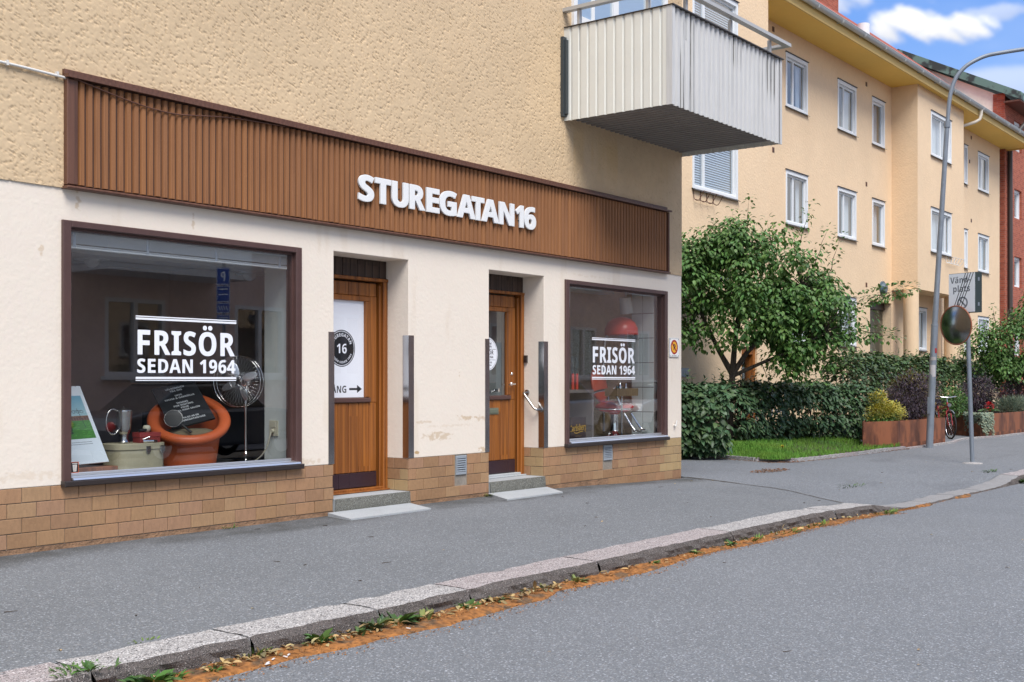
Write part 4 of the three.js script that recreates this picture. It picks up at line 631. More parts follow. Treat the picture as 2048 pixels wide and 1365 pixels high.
// ---------------------------------------------------------------- balcony on the shop building
{
  const B = new THREE.Group(); B.name = 'balcony'; shop.add(B); B.userData.label = 'balcony clad in cream corrugated steel';
  const x0 = 11.415, x1 = 14.225, zf = 1.456, yb = 4.308, yt = 5.40;
  const profile = (L, n, d, flat0 = 0.62) => { const pts = [], p = L / n; for (let i = 0; i < n; i++) { const s = i * p; pts.push([s, 0], [s + p * 0.08, d], [s + p * flat0, d], [s + p * (flat0 + 0.08), 0]); } pts.push([L, 0]); return pts; };
  const sheetOf = (pts, h) => { const v = [], f = []; pts.forEach(([s, d]) => v.push([s, 0, d], [s, h, d])); for (let i = 0; i < pts.length - 1; i++) f.push([i * 2, i * 2 + 2, i * 2 + 3, i * 2 + 1]); return poly(v, f); };
  const sideClad = std({ map: wallTex(120, [0.74, 0.735, 0.67], 0.015, 0.04, 256, 1), roughness: 0.5 });
  // grey weathered front with black streaks where water runs down
  const frontClad = std({ roughness: 0.6, map: (() => { const t = dtex(1024, 512, (set) => { for (let y = 0; y < 512; y++) for (let x = 0; x < 1024; x++) { const u = x / 1024, v = y / 512, X = u * 2.81, s = fbm(X * 30, v * 1.2, 131, 4), film = fbm(X * 9, v * 2, 133, 4), where = Math.max(1.15 * Math.exp(-(((X - 0.33) / 0.13) ** 2)), 0.95 * Math.exp(-(((X - 2.5) / 0.22) ** 2)) * smoothstep(v, 0.35, 0.75), 0.5 * Math.exp(-(((X - 1.55) / 0.14) ** 2)) * smoothstep(v, 0.55, 0.8), 0.05); let k = smoothstep(s, 0.40, 0.62) * where * (0.6 + 0.8 * fbm(X * 16, v * 9, 132, 3)); k = Math.min(0.9, k * 1.7 + 0.10 * smoothstep(film, 0.5, 0.75)); set(x, y, [lerp(0.60, 0.10, k), lerp(0.595, 0.095, k), lerp(0.58, 0.085, k)]); } }); t.repeat.set(1 / 2.81, 1 / (yt - yb)); t.offset.set(-x0 / 2.81, -yb / (yt - yb)); return t; })() });
  part('side_cladding', sheetOf(profile(zf, 12, 0.016, 0.76), yt - yb).rotateY(-Math.PI / 2).translate(x0 + 0.016 - 0.016, yb, 0), sideClad, B, 'cream corrugated side of the balcony');
  const fr = metric(sheetOf(profile(x1 - x0, 24, 0.02, 0.42), yt - yb).translate(x0, yb, zf - 0.02)); part('front_cladding', fr, frontClad, B, 'grey streaked corrugated front of the balcony');
  part('side_cladding', sheetOf(profile(zf, 12, 0.016, 0.76), yt - yb).rotateY(-Math.PI / 2).translate(x1 - 0.004, yb, 0), sideClad, B);
  part('corner_strip', join([box(x0 - 0.02, x0 + 0.045, yb - 0.004, yt + 0.004, zf - 0.004, zf + 0.012), box(x0 - 0.02, x0 - 0.008, yb - 0.004, yt + 0.004, zf - 0.06, zf - 0.004), box(x1 - 0.04, x1 + 0.012, yb - 0.004, yt, zf - 0.004, zf + 0.008)]), frontClad, B);
  part('top_trim', join([box(x0 - 0.03, x0 + 0.02, yt, yt + 0.012, 0.02, zf + 0.03), box(x0 + 0.02, x1 + 0.03, yt, yt + 0.012, zf - 0.03, zf + 0.03), box(x1 - 0.02, x1 + 0.03, yt, yt + 0.012, 0.02, zf - 0.03)]), M.frameBlack, B);
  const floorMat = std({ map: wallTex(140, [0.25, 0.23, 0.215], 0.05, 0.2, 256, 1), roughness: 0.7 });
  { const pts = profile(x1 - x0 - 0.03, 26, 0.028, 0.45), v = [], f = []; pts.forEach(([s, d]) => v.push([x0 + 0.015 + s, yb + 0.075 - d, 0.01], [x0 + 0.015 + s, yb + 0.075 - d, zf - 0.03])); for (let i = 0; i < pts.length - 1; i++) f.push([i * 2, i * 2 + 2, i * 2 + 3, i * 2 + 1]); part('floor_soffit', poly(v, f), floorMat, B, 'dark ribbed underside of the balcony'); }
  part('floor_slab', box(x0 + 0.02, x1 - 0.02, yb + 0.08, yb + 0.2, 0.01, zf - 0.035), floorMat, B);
  const yr = 5.60;
  part('handrail', join([box(x0 - 0.05, x0 + 0.03, yr - 0.012, yr + 0.03, 0.0, zf + 0.07, 0), box(x0 + 0.03, x1 + 0.16, yr - 0.012, yr + 0.03, zf - 0.01, zf + 0.07), box(x1 + 0.06, x1 + 0.16, yr - 0.012, yr + 0.02, zf - 0.6, zf - 0.012)].map((g) => g.translate(0, -0.0, 0))), M.aluMatt ??= std({ color: lin(0.50, 0.50, 0.49), roughness: 0.5, metalness: 0.3 }), B);
  const posts = [[x0 + 0.02, 0.22], [x0 + 0.02, 1.15], [x0 + 0.36, zf - 0.02], [x0 + 1.45, zf - 0.02], [x1 - 0.28, zf - 0.02]];
  for (const [x, z] of posts) part('rail_post', box(x - 0.025, x + 0.025, yt - 0.3, yr - 0.012, z - 0.03, z + 0.005), M.aluMatt, B);
  part('wall_plate', join([box(11.325, 11.40, 4.35, 5.285, 0.0, 0.05), box(11.35, 11.41, 4.38, 5.25, 0.05, 0.075)]), std({ color: lin(0.045, 0.055, 0.06), roughness: 0.5 }), B, 'dark metal plate on the wall beside the balcony');
  // balcony door and window behind the rail
  const W = new THREE.Group(); W.name = 'balcony_window'; shop.add(W);
  part('frame', join([box(11.55, 11.63, 4.5, 6.7, 0.0, 0.05), box(12.42, 12.54, 4.5, 6.7, 0.0, 0.05), box(13.22, 13.32, 4.5, 6.7, 0.0, 0.05), box(13.68, 13.76, 4.5, 6.7, 0.0, 0.05), box(11.63, 13.68, 6.62, 6.7, 0.0, 0.05), box(11.63, 12.42, 5.38, 5.62, 0.0, 0.04), box(12.54, 13.22, 5.28, 5.44, 0.0, 0.04), box(11.96, 12.02, 5.62, 6.62, 0.0, 0.035)]), M.whitePaint, W);
  for (const [a, b] of [[11.63, 12.42], [12.54, 13.22], [13.32, 13.68]]) { part('pane', new THREE.PlaneGeometry(b - a, 2.1).translate((a + b) / 2, 5.6, 0.024), M.paneFar, W); part('curtain', box(a, b, 4.55, 6.6, 0.013, 0.018), std({ color: lin(0.62, 0.66, 0.70), roughness: 0.8 }), W); }
}
// ---------------------------------------------------------------- things displayed in the first window
M.orange = std({ map: wallTex(150, [0.66, 0.135, 0.042], 0.03, 0.07, 256, 0.6), roughness: 0.38 });
{
  const o = thing('tub_chair', 'orange plastic tub chair with a rolled rim and an olive cushion', 'armchair', [6.70, 0.49, -0.84], -0.62);
  const SEG = 72, ring = (t, f) => { const a = t * 2 * Math.PI; return f(Math.cos(a), Math.sin(a), a); };   // sin > 0 towards the street
  o.scale.set(0.83, 1, 0.83); const rimY = (s) => 0.238 + 0.36 * Math.pow((1 - s) / 2, 1.1), rx = 0.44, rz = 0.42;
  const grid = (rows) => { const p = [], idx = []; for (let i = 0; i <= SEG; i++) for (const f of rows) p.push(...ring(i / SEG, f)); const n = rows.length; for (let i = 0; i < SEG; i++) for (let j = 0; j < n - 1; j++) { const a = i * n + j; idx.push(a, a + n, a + 1, a + 1, a + n, a + n + 1); } const g = new THREE.BufferGeometry(); g.setAttribute('position', new THREE.Float32BufferAttribute(p, 3)); g.setIndex(idx); g.computeVertexNormals(); return g; };
  const lerpRow = (u) => (c, s) => { const k = lerp(0.64, 0.70 + 0.16 * (1 - s) / 2, Math.pow(u, 0.8)); return [c * rx * k, lerp(0, rimY(s) - 0.01, u), s * rz * k * 1.02]; };
  part('shell', (() => { const g = grid([0, 0.03, 0.2, 0.4, 0.6, 0.8, 0.92, 1].map(lerpRow)); return g.setAttribute('uv', new THREE.BufferAttribute(new Float32Array(g.attributes.position.count * 2).map((_, i) => (i % 2 ? g.attributes.position.getY(i >> 1) : g.attributes.position.getX(i >> 1))), 2)); })(), M.orange, o);
  // thick rolled rim, and the inside that drops to the seat
  const tubeRow = (a) => (c, s) => { const w = 0.056, q = 0.5 + 0.5 * s; return [c * (rx * 0.86 + Math.cos(a) * w * 1.15), rimY(s) + Math.sin(a) * w * 0.85 - 0.005, s * (rz * 0.86 + Math.cos(a) * w * 1.15)]; };
  part('rim', grid(range(Math.PI * 1.5, -Math.PI * 0.6, 16).map(tubeRow)), M.orange, o);
  part('inner_shell', grid([0, 0.3, 0.6, 0.85, 1].map((u) => (c, s) => { const k = lerp(0.74, 0.62, u); return [c * rx * k, lerp(rimY(s) + 0.01, 0.14, u), s * rz * k]; })), M.orange, o);
  part('cushion', lathe([[0, 0.0], [0.27, 0.0], [0.30, 0.03], [0.305, 0.07], [0.28, 0.105], [0.2, 0.122], [0, 0.128]], 48).scale(0.92, 1, 0.88).translate(0, 0.205, 0.02), std({ map: wallTex(151, [0.20, 0.165, 0.10], 0.12, 0.1, 128, 0.2), roughness: 0.95 }), o, 'olive seat cushion');
  // black letter board leaning in the chair
  const t = canvasTex(768, 1024, (x, W, H) => { x.fillStyle = '#24262a'; x.fillRect(0, 0, W, H); x.fillStyle = '#dfe2e4'; x.textAlign = 'center'; x.font = 'bold 54px sans-serif'; const rows = ['VÄLKOMMEN', 'TILL OSS', '', 'UFFE', 'SYLVIA & GABRIELLA', '', 'THANKS', 'FOR VISITING', 'YOUR', 'LOCAL HAIR SALON', '', '', '016-52 49 60', '@STUREGATAN16SE']; rows.forEach((s, i) => x.fillText(s, W / 2, 120 + i * 62)); });
  const b = thing('letter_board', 'black felt letter board with white text, leaning inside the orange chair', 'letter board', [6.70, 1.035, -0.93]);
  const bd = part('board', flat(0.40, 0.54, 0.02), [M.black, M.black, M.black, M.black, std({ map: t, roughness: 0.9 }), M.black], b); { const W3 = (r, u, t) => new THREE.Vector3().addScaledVector(RGT, r).addScaledVector(FWD, -t).add(new THREE.Vector3(0, u, 0)).normalize(); const X = W3(0.33, 0.09, -0.20), Y = W3(-0.27, 0.34, -0.30), Z = X.clone().cross(Y).normalize(); Y.crossVectors(Z, X); bd.quaternion.setFromRotationMatrix(new THREE.Matrix4().makeBasis(X, Y, Z)); }
  { const h = thing('hand_mirror', 'round black hand mirror with a thin bright rim in the orange chair', 'hand mirror', [6.47, 0.915, -0.76]); h.rotation.set(-0.35, -0.75, 0.2, 'YXZ'); part('disc', lathe([[0, 0.004], [0.077, 0.004], [0.077, -0.004], [0, -0.004]], 36).rotateX(Math.PI / 2), M.black, h); part('rim', new THREE.TorusGeometry(0.078, 0.0025, 8, 40), M.railSteel, h); part('handle', rod([0.06, -0.07, 0], [0.13, -0.16, 0], 0.010, 0.012, 8), M.black, h); }
}
{
  const cream = std({ map: wallTex(152, [0.44, 0.40, 0.27], 0.08, 0.1, 128, 0.4), roughness: 0.55 });
  const o = thing('hat_box', 'cream oval hat box with two metal clasps beside the orange chair', 'hat box', [5.935, 0.49, -0.58], 0.05);
  const oval = (rx, rz, y0, y1, rr = 0.02) => { const pts = []; for (let i = 0; i < 48; i++) { const a = i / 48 * 6.28318, c = Math.cos(a), s = Math.sin(a), k = 3.2; pts.push([Math.sign(c) * rx * Math.pow(Math.abs(c), 2 / k), Math.sign(s) * rz * Math.pow(Math.abs(s), 2 / k)]); } const g = extrude(pts, y1 - y0, [], 0.005); g.rotateX(-Math.PI / 2); g.computeBoundingBox(); g.translate(0, y0 - g.boundingBox.min.y, 0); return metric(g); };
  part('body', oval(0.245, 0.165, 0, 0.185), cream, o); part('box_lid', oval(0.253, 0.172, 0.186, 0.238), cream, o);
  for (const x of [0.02, 0.165]) part('clasp', join([box(x - 0.024, x + 0.024, 0.165, 0.215, 0.160, 0.178, 0.004), box(x - 0.013, x + 0.013, 0.15, 0.17, 0.160, 0.174, 0.003)]), M.steel, o);
  for (const x of [-0.03, 0.2]) part('rivet', rod([x, 0.012, 0.15], [x, 0.012, 0.168], 0.006, 0.006, 8), M.steel, o);
  const j = thing('chrome_jug', 'tall chrome mixing jug with a round wire handle on the hat box', 'jug', [5.84, 0.73, -0.58]);
  part('body', lathe([[0, 0], [0.05, 0], [0.052, 0.01], [0.04, 0.025], [0.036, 0.07], [0.05, 0.085], [0.058, 0.12], [0.066, 0.26], [0.067, 0.275], [0.061, 0.275], [0.055, 0.13], [0, 0.12]], 20), M.jugSteel ??= std({ color: lin(0.55, 0.54, 0.52), roughness: 0.22, metalness: 1 }), j);
  part('handle', tube(Array.from({ length: 10 }, (_, i) => { const a = 0.5 + i * 0.57; return [-0.1 + 0.066 * Math.cos(a), 0.18 + 0.105 * Math.sin(a), 0]; }), 0.007, 40, 8), M.jugSteel ??= std({ color: lin(0.55, 0.54, 0.52), roughness: 0.22, metalness: 1 }), j);
  part('jug_lid', lathe([[0.064, 0], [0.05, 0.012], [0.012, 0.018], [0.012, 0.03], [0, 0.032]], 20, 0, 0.274, 0), M.jugSteel ??= std({ color: lin(0.55, 0.54, 0.52), roughness: 0.22, metalness: 1 }), j);
  const rbox = thing('red_box', 'small red box with a lid lying on the hat box', 'box', [6.03, 0.73, -0.53], -0.1); part('body', box(-0.095, 0.095, 0.0, 0.045, -0.06, 0.06, 0.003), std({ color: lin(0.25, 0.03, 0.025), roughness: 0.5 }), rbox); part('box_lid', box(-0.098, 0.098, 0.047, 0.085, -0.063, 0.063, 0.003), std({ color: lin(0.32, 0.04, 0.035), roughness: 0.5 }), rbox);
  const br = thing('shaving_brush', 'shaving brush with a pale knob on the red box', 'brush', [6.03, 0.816, -0.53]); part('knob', lathe([[0, 0], [0.02, 0], [0.03, 0.02], [0.033, 0.035], [0.026, 0.055], [0, 0.06]], 20), std({ color: lin(0.55, 0.53, 0.40), roughness: 0.5 }), br); part('bristle', rod([-0.02, 0.02, 0.02], [-0.09, 0.016, 0.02], 0.011, 0.016, 10), M.black, br);
  tag(part('hair_clipper', join([rod([0, 0.014, 0], [0.09, 0.014, 0.02], 0.014, 0.012, 10), box(0.09, 0.12, 0.004, 0.024, 0.006, 0.034), rod([0.02, 0.03, -0.02], [0.07, 0.05, 0.0], 0.008, 0.006, 8)]).translate(5.94, 0.73, -0.455), M.chrome), 'little chrome clipper at the front edge of the hat box', 'clipper');
}
{ // easel card with a printed picture
  const o = thing('picture_card', 'white display card with a picture of a green field, on a wooden foot', 'display card', [5.36, 0.49, -0.40], 0.0);
  const t = canvasTex(512, 1024, (x, W, H) => { x.fillStyle = '#d6dfe6'; x.fillRect(0, 0, W, H); const g = x.createLinearGradient(0, 130, 0, 470); g.addColorStop(0, '#5d9db5'); g.addColorStop(1, '#a9c3c4'); x.fillStyle = g; x.fillRect(40, 130, 430, 330); x.fillStyle = '#7c5b44'; x.fillRect(40, 400, 430, 66); const r = rng(4); x.fillStyle = '#5d3f30'; for (let i = 0; i < 14; i++) { const X = 40 + i * 31, h = 20 + 40 * r(); x.fillRect(X, 460 - h, 24, h); } x.fillStyle = '#3f7a2a'; x.fillRect(40, 462, 430, 240); x.fillStyle = '#22401f'; for (let i = 0; i < 60; i++) { x.beginPath(); x.ellipse(40 + 170 * r(), 470 + 150 * r(), 26, 14, 0, 0, 7); x.fill(); } x.fillStyle = '#5ba53a'; for (let i = 0; i < 50; i++) { x.fillRect(200 + 250 * r(), 480 + 200 * r(), 40 * r(), 4); } x.strokeStyle = '#20262c'; x.lineWidth = 5; x.beginPath(); x.moveTo(365, 300); x.lineTo(395, 560); x.moveTo(310, 330); x.lineTo(420, 330); x.stroke(); for (const X of [315, 365, 412]) { x.beginPath(); x.arc(X, 345, 18, 0, 7); x.stroke(); } x.fillStyle = '#5a626a'; for (const y of [742, 768]) for (let i = 0; i < 22; i++) x.fillRect(120 + i * 13, y, 9, 8); });
  const b = part('card', flat(0.40, 0.70, 0.012), [M.vinyl, M.vinyl, M.vinyl, M.vinyl, std({ map: t, roughness: 0.5 }), M.vinyl], o); b.position.set(-0.02, 0.405, -0.13); b.rotation.set(-0.52, 0.06, 0.03, 'YXZ');
  part('foot', box(-0.24, 0.24, 0.0, 0.075, -0.09, 0.10, 0.004), std({ map: woodTex(160, [0.20, 0.07, 0.03], [0.34, 0.13, 0.06], 0.2, 64, 128), roughness: 0.5 }), o);
}
{ // pedestal fan
  const o = thing('pedestal_fan', 'chrome pedestal fan with a round wire guard beside the orange chair', 'fan', [7.20, 0.49, -0.66], -1.16);
  part('base', lathe([[0, 0], [0.15, 0], [0.155, 0.012], [0.12, 0.026], [0.03, 0.04], [0.024, 0.1], [0, 0.1]], 32), M.chrome, o);
  part('pole', join([rod([0, 0.09, 0], [0, 0.52, 0], 0.013, 0.013, 14), rod([0, 0.50, 0], [0, 0.545, 0], 0.02, 0.02, 14), rod([0, 0.54, 0], [0, 0.68, -0.02], 0.010, 0.010, 12)]), M.chrome, o);
  part('motor', lathe([[0, -0.11], [0.04, -0.105], [0.065, -0.07], [0.072, -0.02], [0.06, 0.04], [0.03, 0.05], [0, 0.05]], 24).rotateX(Math.PI / 2).translate(0, 0.755, -0.02), M.chrome, o);
  const hub = new THREE.Group(); hub.name = 'fan_head'; hub.position.set(0, 0.755, 0.13); o.add(hub);
  const ringsG = [[0.235, 0.045], [0.235, -0.015]].map(([R, z]) => new THREE.TorusGeometry(R, 0.0035, 6, 56).translate(0, 0, z)); ringsG.push(new THREE.TorusGeometry(0.06, 0.003, 6, 32).translate(0, 0, 0.07));
  for (let i = 0; i < 40; i++) { const a = i / 40 * 6.2832, c = Math.cos(a), s = Math.sin(a); ringsG.push(tube([[0.04 * c, 0.04 * s, 0.07], [0.13 * c, 0.13 * s, 0.072], [0.215 * c, 0.215 * s, 0.055], [0.235 * c, 0.235 * s, 0.01], [0.2 * c, 0.2 * s, -0.045], [0.06 * c, 0.06 * s, -0.06]], 0.0011, 10, 4)); }
  part('guard', join(ringsG), M.chrome, hub); for (let i = 0; i < 4; i++) { const a = i * Math.PI / 2 + 0.4; const g = new THREE.SphereGeometry(0.075, 16, 10).scale(1, 0.5, 0.06).translate(0.115, 0, 0).rotateX(0.35); g.rotateZ(a); part('blade', g, M.alu, hub); }
  part('boss', rod([0, 0, -0.03], [0, 0, 0.03], 0.028, 0.022, 16), M.chrome, hub);
}
tag(part('wall_socket', join([box(7.243, 7.255, 0.745, 0.885, -0.38, -0.27, 0), box(7.238, 7.243, 0.825, 0.875, -0.355, -0.295, 0), rod([7.24, 0.79, -0.325], [7.215, 0.79, -0.325], 0.019, 0.019, 14), tube([[7.215, 0.785, -0.325], [7.205, 0.74, -0.33], [7.2, 0.65, -0.36], [7.19, 0.56, -0.43], [7.17, 0.5, -0.52]], 0.006, 24, 6)]), std({ color: lin(0.50, 0.47, 0.36), roughness: 0.5 })), 'cream wall socket with a plug and hanging black lead', 'socket');
for (const [x, z, l] of [[6.78, -2.5, 'flat white ceiling lamp seen high through the large window above the display card'], [8.79, -2.5, 'flat white ceiling lamp seen high through the large window above the fan']]) {
  const o = thing('ceiling_lamp', l, 'lamp', [x, 2.46, z]); part('lamp_plate', lathe([[0, 0.03], [0.05, 0.03], [0.17, 0.004], [0.175, 0], [0.165, -0.004], [0, 0]], 32), M.whitePaint, o); part('globe', new THREE.SphereGeometry(0.075, 20, 12).scale(1, 0.8, 1).translate(0, -0.02, 0), M.whitePaint, o); part('stem', rod([0, 0.03, 0], [0, 0.22, 0], 0.012, 0.012, 8), M.whitePaint, o);
}
{ const o = thing('window_sticker', 'tiny dark sticker with an orange edge in the lower corner of the large window', 'sticker', [5.045, 0.597, -0.0335]); const t = canvasTex(128, 160, (x) => { x.fillStyle = '#b9562a'; x.fillRect(0, 0, 128, 160); x.fillStyle = '#1c1b1d'; x.fillRect(8, 8, 112, 144); x.fillStyle = '#cfcac2'; x.fillRect(20, 18, 88, 10); x.beginPath(); x.moveTo(28, 40); x.lineTo(100, 40); x.lineTo(90, 140); x.lineTo(40, 140); x.fill(); x.fillStyle = '#1c1b1d'; for (let i = 0; i < 5; i++) x.fillRect(44, 56 + i * 16, 40, 4); }); const s = part('sticker_face', flat(0.066, 0.082, 0.0012), std({ map: t, roughness: 0.5 }), o); s.position.z = 0; }
// ---------------------------------------------------------------- things displayed in the second window
const red = std({ color: lin(0.50, 0.018, 0.02), roughness: 0.25 });
{
  const o = thing('barber_chair', 'red barber chair on a chrome pedestal behind the far shop window', 'barber chair', [13.42, 0.49, -0.58], 0.25); o.scale.set(0.95, 1, 0.95);
  part('base', lathe([[0, 0], [0.24, 0], [0.25, 0.015], [0.2, 0.04], [0.08, 0.07], [0.06, 0.1], [0.055, 0.30], [0.08, 0.33], [0, 0.33]], 32), M.chrome, o);
  part('seat', new THREE.SphereGeometry(1, 28, 16).scale(0.34, 0.085, 0.27).translate(0, 0.41, 0), red, o); part('seat_band', new THREE.TorusGeometry(1, 0.03, 8, 40).rotateX(Math.PI / 2).scale(0.335, 0.3, 0.265).translate(0, 0.385, 0), M.chrome, o);
  part('backrest', new THREE.SphereGeometry(1, 24, 16).scale(0.30, 0.24, 0.07).rotateX(-0.2).translate(0, 0.70, -0.23), std({ color: lin(0.55, 0.09, 0.04), roughness: 0.35 }), o);
  for (const s of [-1, 1]) part('armrest', tube([[s * 0.33, 0.42, -0.2], [s * 0.36, 0.6, -0.18], [s * 0.36, 0.63, 0.1], [s * 0.33, 0.44, 0.2]], 0.018, 24, 8), M.chrome, o);
  part('footrest', join([tube([[-0.16, 0.32, 0.2], [-0.17, 0.12, 0.34], [-0.17, 0.1, 0.4]], 0.016, 16, 8), tube([[0.16, 0.32, 0.2], [0.17, 0.12, 0.34], [0.17, 0.1, 0.4]], 0.016, 16, 8), box(-0.18, 0.18, 0.085, 0.1, 0.33, 0.44)]), M.chrome, o);
  const h = thing('hood_dryer', 'red domed hood dryer hanging above the barber chair', 'hair dryer', [13.39, 1.86, -0.45]);
  part('hood', lathe([[0.22, 0], [0.228, 0.01], [0.22, 0.09], [0.18, 0.17], [0.11, 0.225], [0, 0.245], [0, 0.235], [0.1, 0.215], [0.17, 0.16], [0.21, 0.09], [0.215, 0]], 36), std({ color: lin(0.60, 0.055, 0.03), roughness: 0.3 }), h);
  part('visor', lathe([[0.222, 0], [0.235, -0.07], [0.232, -0.07], [0.219, 0]], 36), phys({ color: lin(0.85, 0.85, 0.85), transmission: 1, roughness: 0.1, ior: 1.45 }), h); part('arm', join([tube([[0.12, 0.1, -0.12], [0.2, 0.1, -0.3], [0.22, -0.2, -0.42], [0.22, -1.3, -0.42]], 0.02, 30, 10), rod([0.22, -1.37, -0.42], [0.22, -1.32, -0.42], 0.18, 0.03, 20)]), M.chrome, h);
  const t = thing('tool_tray', 'wooden tray of combs and bottles in front of the barber chair', 'tray', [13.21, 1.05, -0.33], 0.1);
  part('tray_box', join([box(-0.31, 0.31, 0, 0.012, -0.09, 0.09), box(-0.31, 0.31, 0.012, 0.10, 0.078, 0.09), box(-0.31, 0.31, 0.012, 0.10, -0.09, -0.078), box(-0.31, -0.298, 0.012, 0.1, -0.078, 0.078), box(0.298, 0.31, 0.012, 0.1, -0.078, 0.078)]), std({ map: woodTex(161, [0.16, 0.10, 0.045], [0.30, 0.20, 0.10], 0.2, 64, 128, 0.2, 0.6), roughness: 0.5 }), t);
  part('tray_stand', join([rod([0, 0, 0], [0, -0.55, 0], 0.014, 0.014, 10), rod([0, -0.56, 0], [0, -0.53, 0], 0.14, 0.03, 20)]), M.chrome, t);
  const items = [[-0.13, 0.035, 0.12], [-0.05, 0.03, 0.16], [0.04, 0.045, 0.1], [0.12, 0.022, 0.15], [0.2, 0.04, 0.09], [-0.22, 0.03, 0.10]];
  items.forEach(([x, r, h], i) => { const b = tag(part('bottle', lathe([[0, 0], [r, 0], [r, h * 0.65], [r * 0.45, h * 0.8], [r * 0.45, h], [0, h]], 16).translate(13.21 + x, 1.063, -0.33 - 0.1 * x), i % 2 ? M.chrome : std({ color: lin(0.02, 0.05, 0.05), roughness: 0.15 })), ['first small', 'second tall', 'third squat', 'fourth slim', 'last', 'low end'][i] + (i % 2 ? ' chrome' : ' dark') + ' bottle in the wooden tray', 'bottle', 'bottles in the wooden tray'); });
  for (const x of [12.25, 12.34]) { const c = thing('red_tube_lamp', x < 12.3 ? 'slim glass tube of red liquid, the one nearer to the window frame' : 'slim glass tube of red liquid, the one nearer to the barber chair', 'glass tube', [x, 1.14, -0.45], 0, 'two slim red tubes'); part('liquid', rod([0, 0, 0], [0, 0.2, 0], 0.02, 0.02, 14), std({ color: lin(0.62, 0.06, 0.03), roughness: 0.3 }), c); part('glass_tube', rod([0, 0.2, 0], [0, 0.42, 0], 0.021, 0.021, 14, false), phys({ color: lin(0.9, 0.9, 0.9), transmission: 1, roughness: 0.05, ior: 1.45 }), c); }
  tag(part('side_shelf', join([box(11.75, 12.5, 1.10, 1.138, -0.65, -0.30), box(11.75, 11.79, 0.49, 1.10, -0.65, -0.30), box(12.46, 12.5, 0.49, 1.10, -0.65, -0.30)]), M.roomDark), 'dark narrow shelf carrying the two red tubes', 'shelf');
  const b = thing('beer_sign', 'dark brown board with curly gold lettering standing low in the far window', 'sign', [11.92, 0.665, -0.15], 0.02);
  const tx2 = canvasTex(512, 512, (x) => { x.fillStyle = '#2a1613'; x.fillRect(0, 0, 512, 512); x.fillStyle = '#c39a2e'; x.font = 'italic bold 128px serif'; x.textAlign = 'center'; x.save(); x.translate(256, 300); x.rotate(-0.07); x.scale(0.92, 1.5); x.fillText('Carlsberg', 0, 0); x.restore(); x.strokeStyle = '#c39a2e'; x.lineWidth = 16; x.beginPath(); x.moveTo(120, 330); x.bezierCurveTo(220, 400, 300, 300, 420, 320); x.stroke(); x.font = 'bold 34px serif'; x.fillStyle = '#8a6d2c'; x.fillText('Copenhagen', 256, 430); });
  part('board', flat(0.34, 0.28, 0.015), [M.black, M.black, M.black, M.black, std({ map: tx2, roughness: 0.4 }), M.black], b);
  const s = thing('ceiling_spot', 'white cylinder spotlight aimed down above the hood dryer', 'spotlight', [13.585, 2.27, -0.50]); part('can', lathe([[0, 0.11], [0.075, 0.11], [0.08, 0.1], [0.088, -0.11], [0.08, -0.11], [0.072, 0.0], [0, 0.0]], 28).rotateZ(0.22), M.returnPale, s); part('bracket', join([rod([0, 0.1, 0], [0, 0.25, 0], 0.012, 0.012, 8), box(-0.05, 0.05, 0.19, 0.2, -0.05, 0.05)]), M.returnPale, s);
  const s2 = thing('ceiling_spot', 'white cylinder spotlight half hidden by the near frame of the far window', 'spotlight', [12.0, 2.27, -0.42]); part('can', lathe([[0, 0.15], [0.075, 0.15], [0.08, 0.1], [0.088, -0.11], [0.08, -0.11], [0.072, 0.0], [0, 0.0]], 28).rotateZ(-0.12), M.returnPale, s2); part('bracket', rod([0, 0.1, 0], [0, 0.4, 0], 0.012, 0.012, 8), M.returnPale, s2);
}
// ---------------------------------------------------------------- yellow apartment building set back beyond the garden
const ZB = -4.2, ZY = -3.44;
M.curtain = phys({ color: lin(0.90, 0.91, 0.91), transmission: 0.25, roughness: 0.9, side: THREE.DoubleSide });
M.farRoom = std({ color: lin(0.42, 0.42, 0.43), roughness: 0.9 });
M.slatBlind = std({ color: lin(0.66, 0.68, 0.70), roughness: 0.5 });
M.windowWhite = std({ color: lin(0.76, 0.78, 0.79), roughness: 0.45 });
M.downpipe = std({ color: lin(0.68, 0.62, 0.52), roughness: 0.45 });
M.roofTile = std({ map: dtex(256, 256, (set) => { for (let y = 0; y < 256; y++) for (let x = 0; x < 256; x++) { const k = 0.75 + 0.5 * vnoise(Math.floor(x / 32), Math.floor(y / 42), 170, 0), e = (y % 42 < 4 ? 0.5 : 1) * (0.8 + 0.2 * Math.sin((x % 32) / 32 * Math.PI)); set(x, y, [0.36 * k * e, 0.085 * k * e, 0.045 * k * e]); } }, { sx: 1.6, sy: 2.1 }), roughness: 0.85 });
const yard = thing('apartment_building', 'long yellow three storey apartment house with bays, white windows and deep eaves', 'building');
const curtainGeo = (w, h, seed) => { const n = Math.max(6, Math.round(w / 0.03)), p = [], idx = []; for (let i = 0; i <= n; i++) { const x = -w / 2 + w * i / n, z = 0.018 * Math.sin(i * 1.9 + seed) + 0.012 * Math.sin(i * 0.83 + seed); p.push(x, 0, z, x, h, z * 0.8); } for (let i = 0; i < n; i++) idx.push(i * 2, i * 2 + 2, i * 2 + 1, i * 2 + 1, i * 2 + 2, i * 2 + 3); const g = new THREE.BufferGeometry(); g.setAttribute('position', new THREE.Float32BufferAttribute(p, 3)); g.setIndex(idx); g.computeVertexNormals(); return g; };
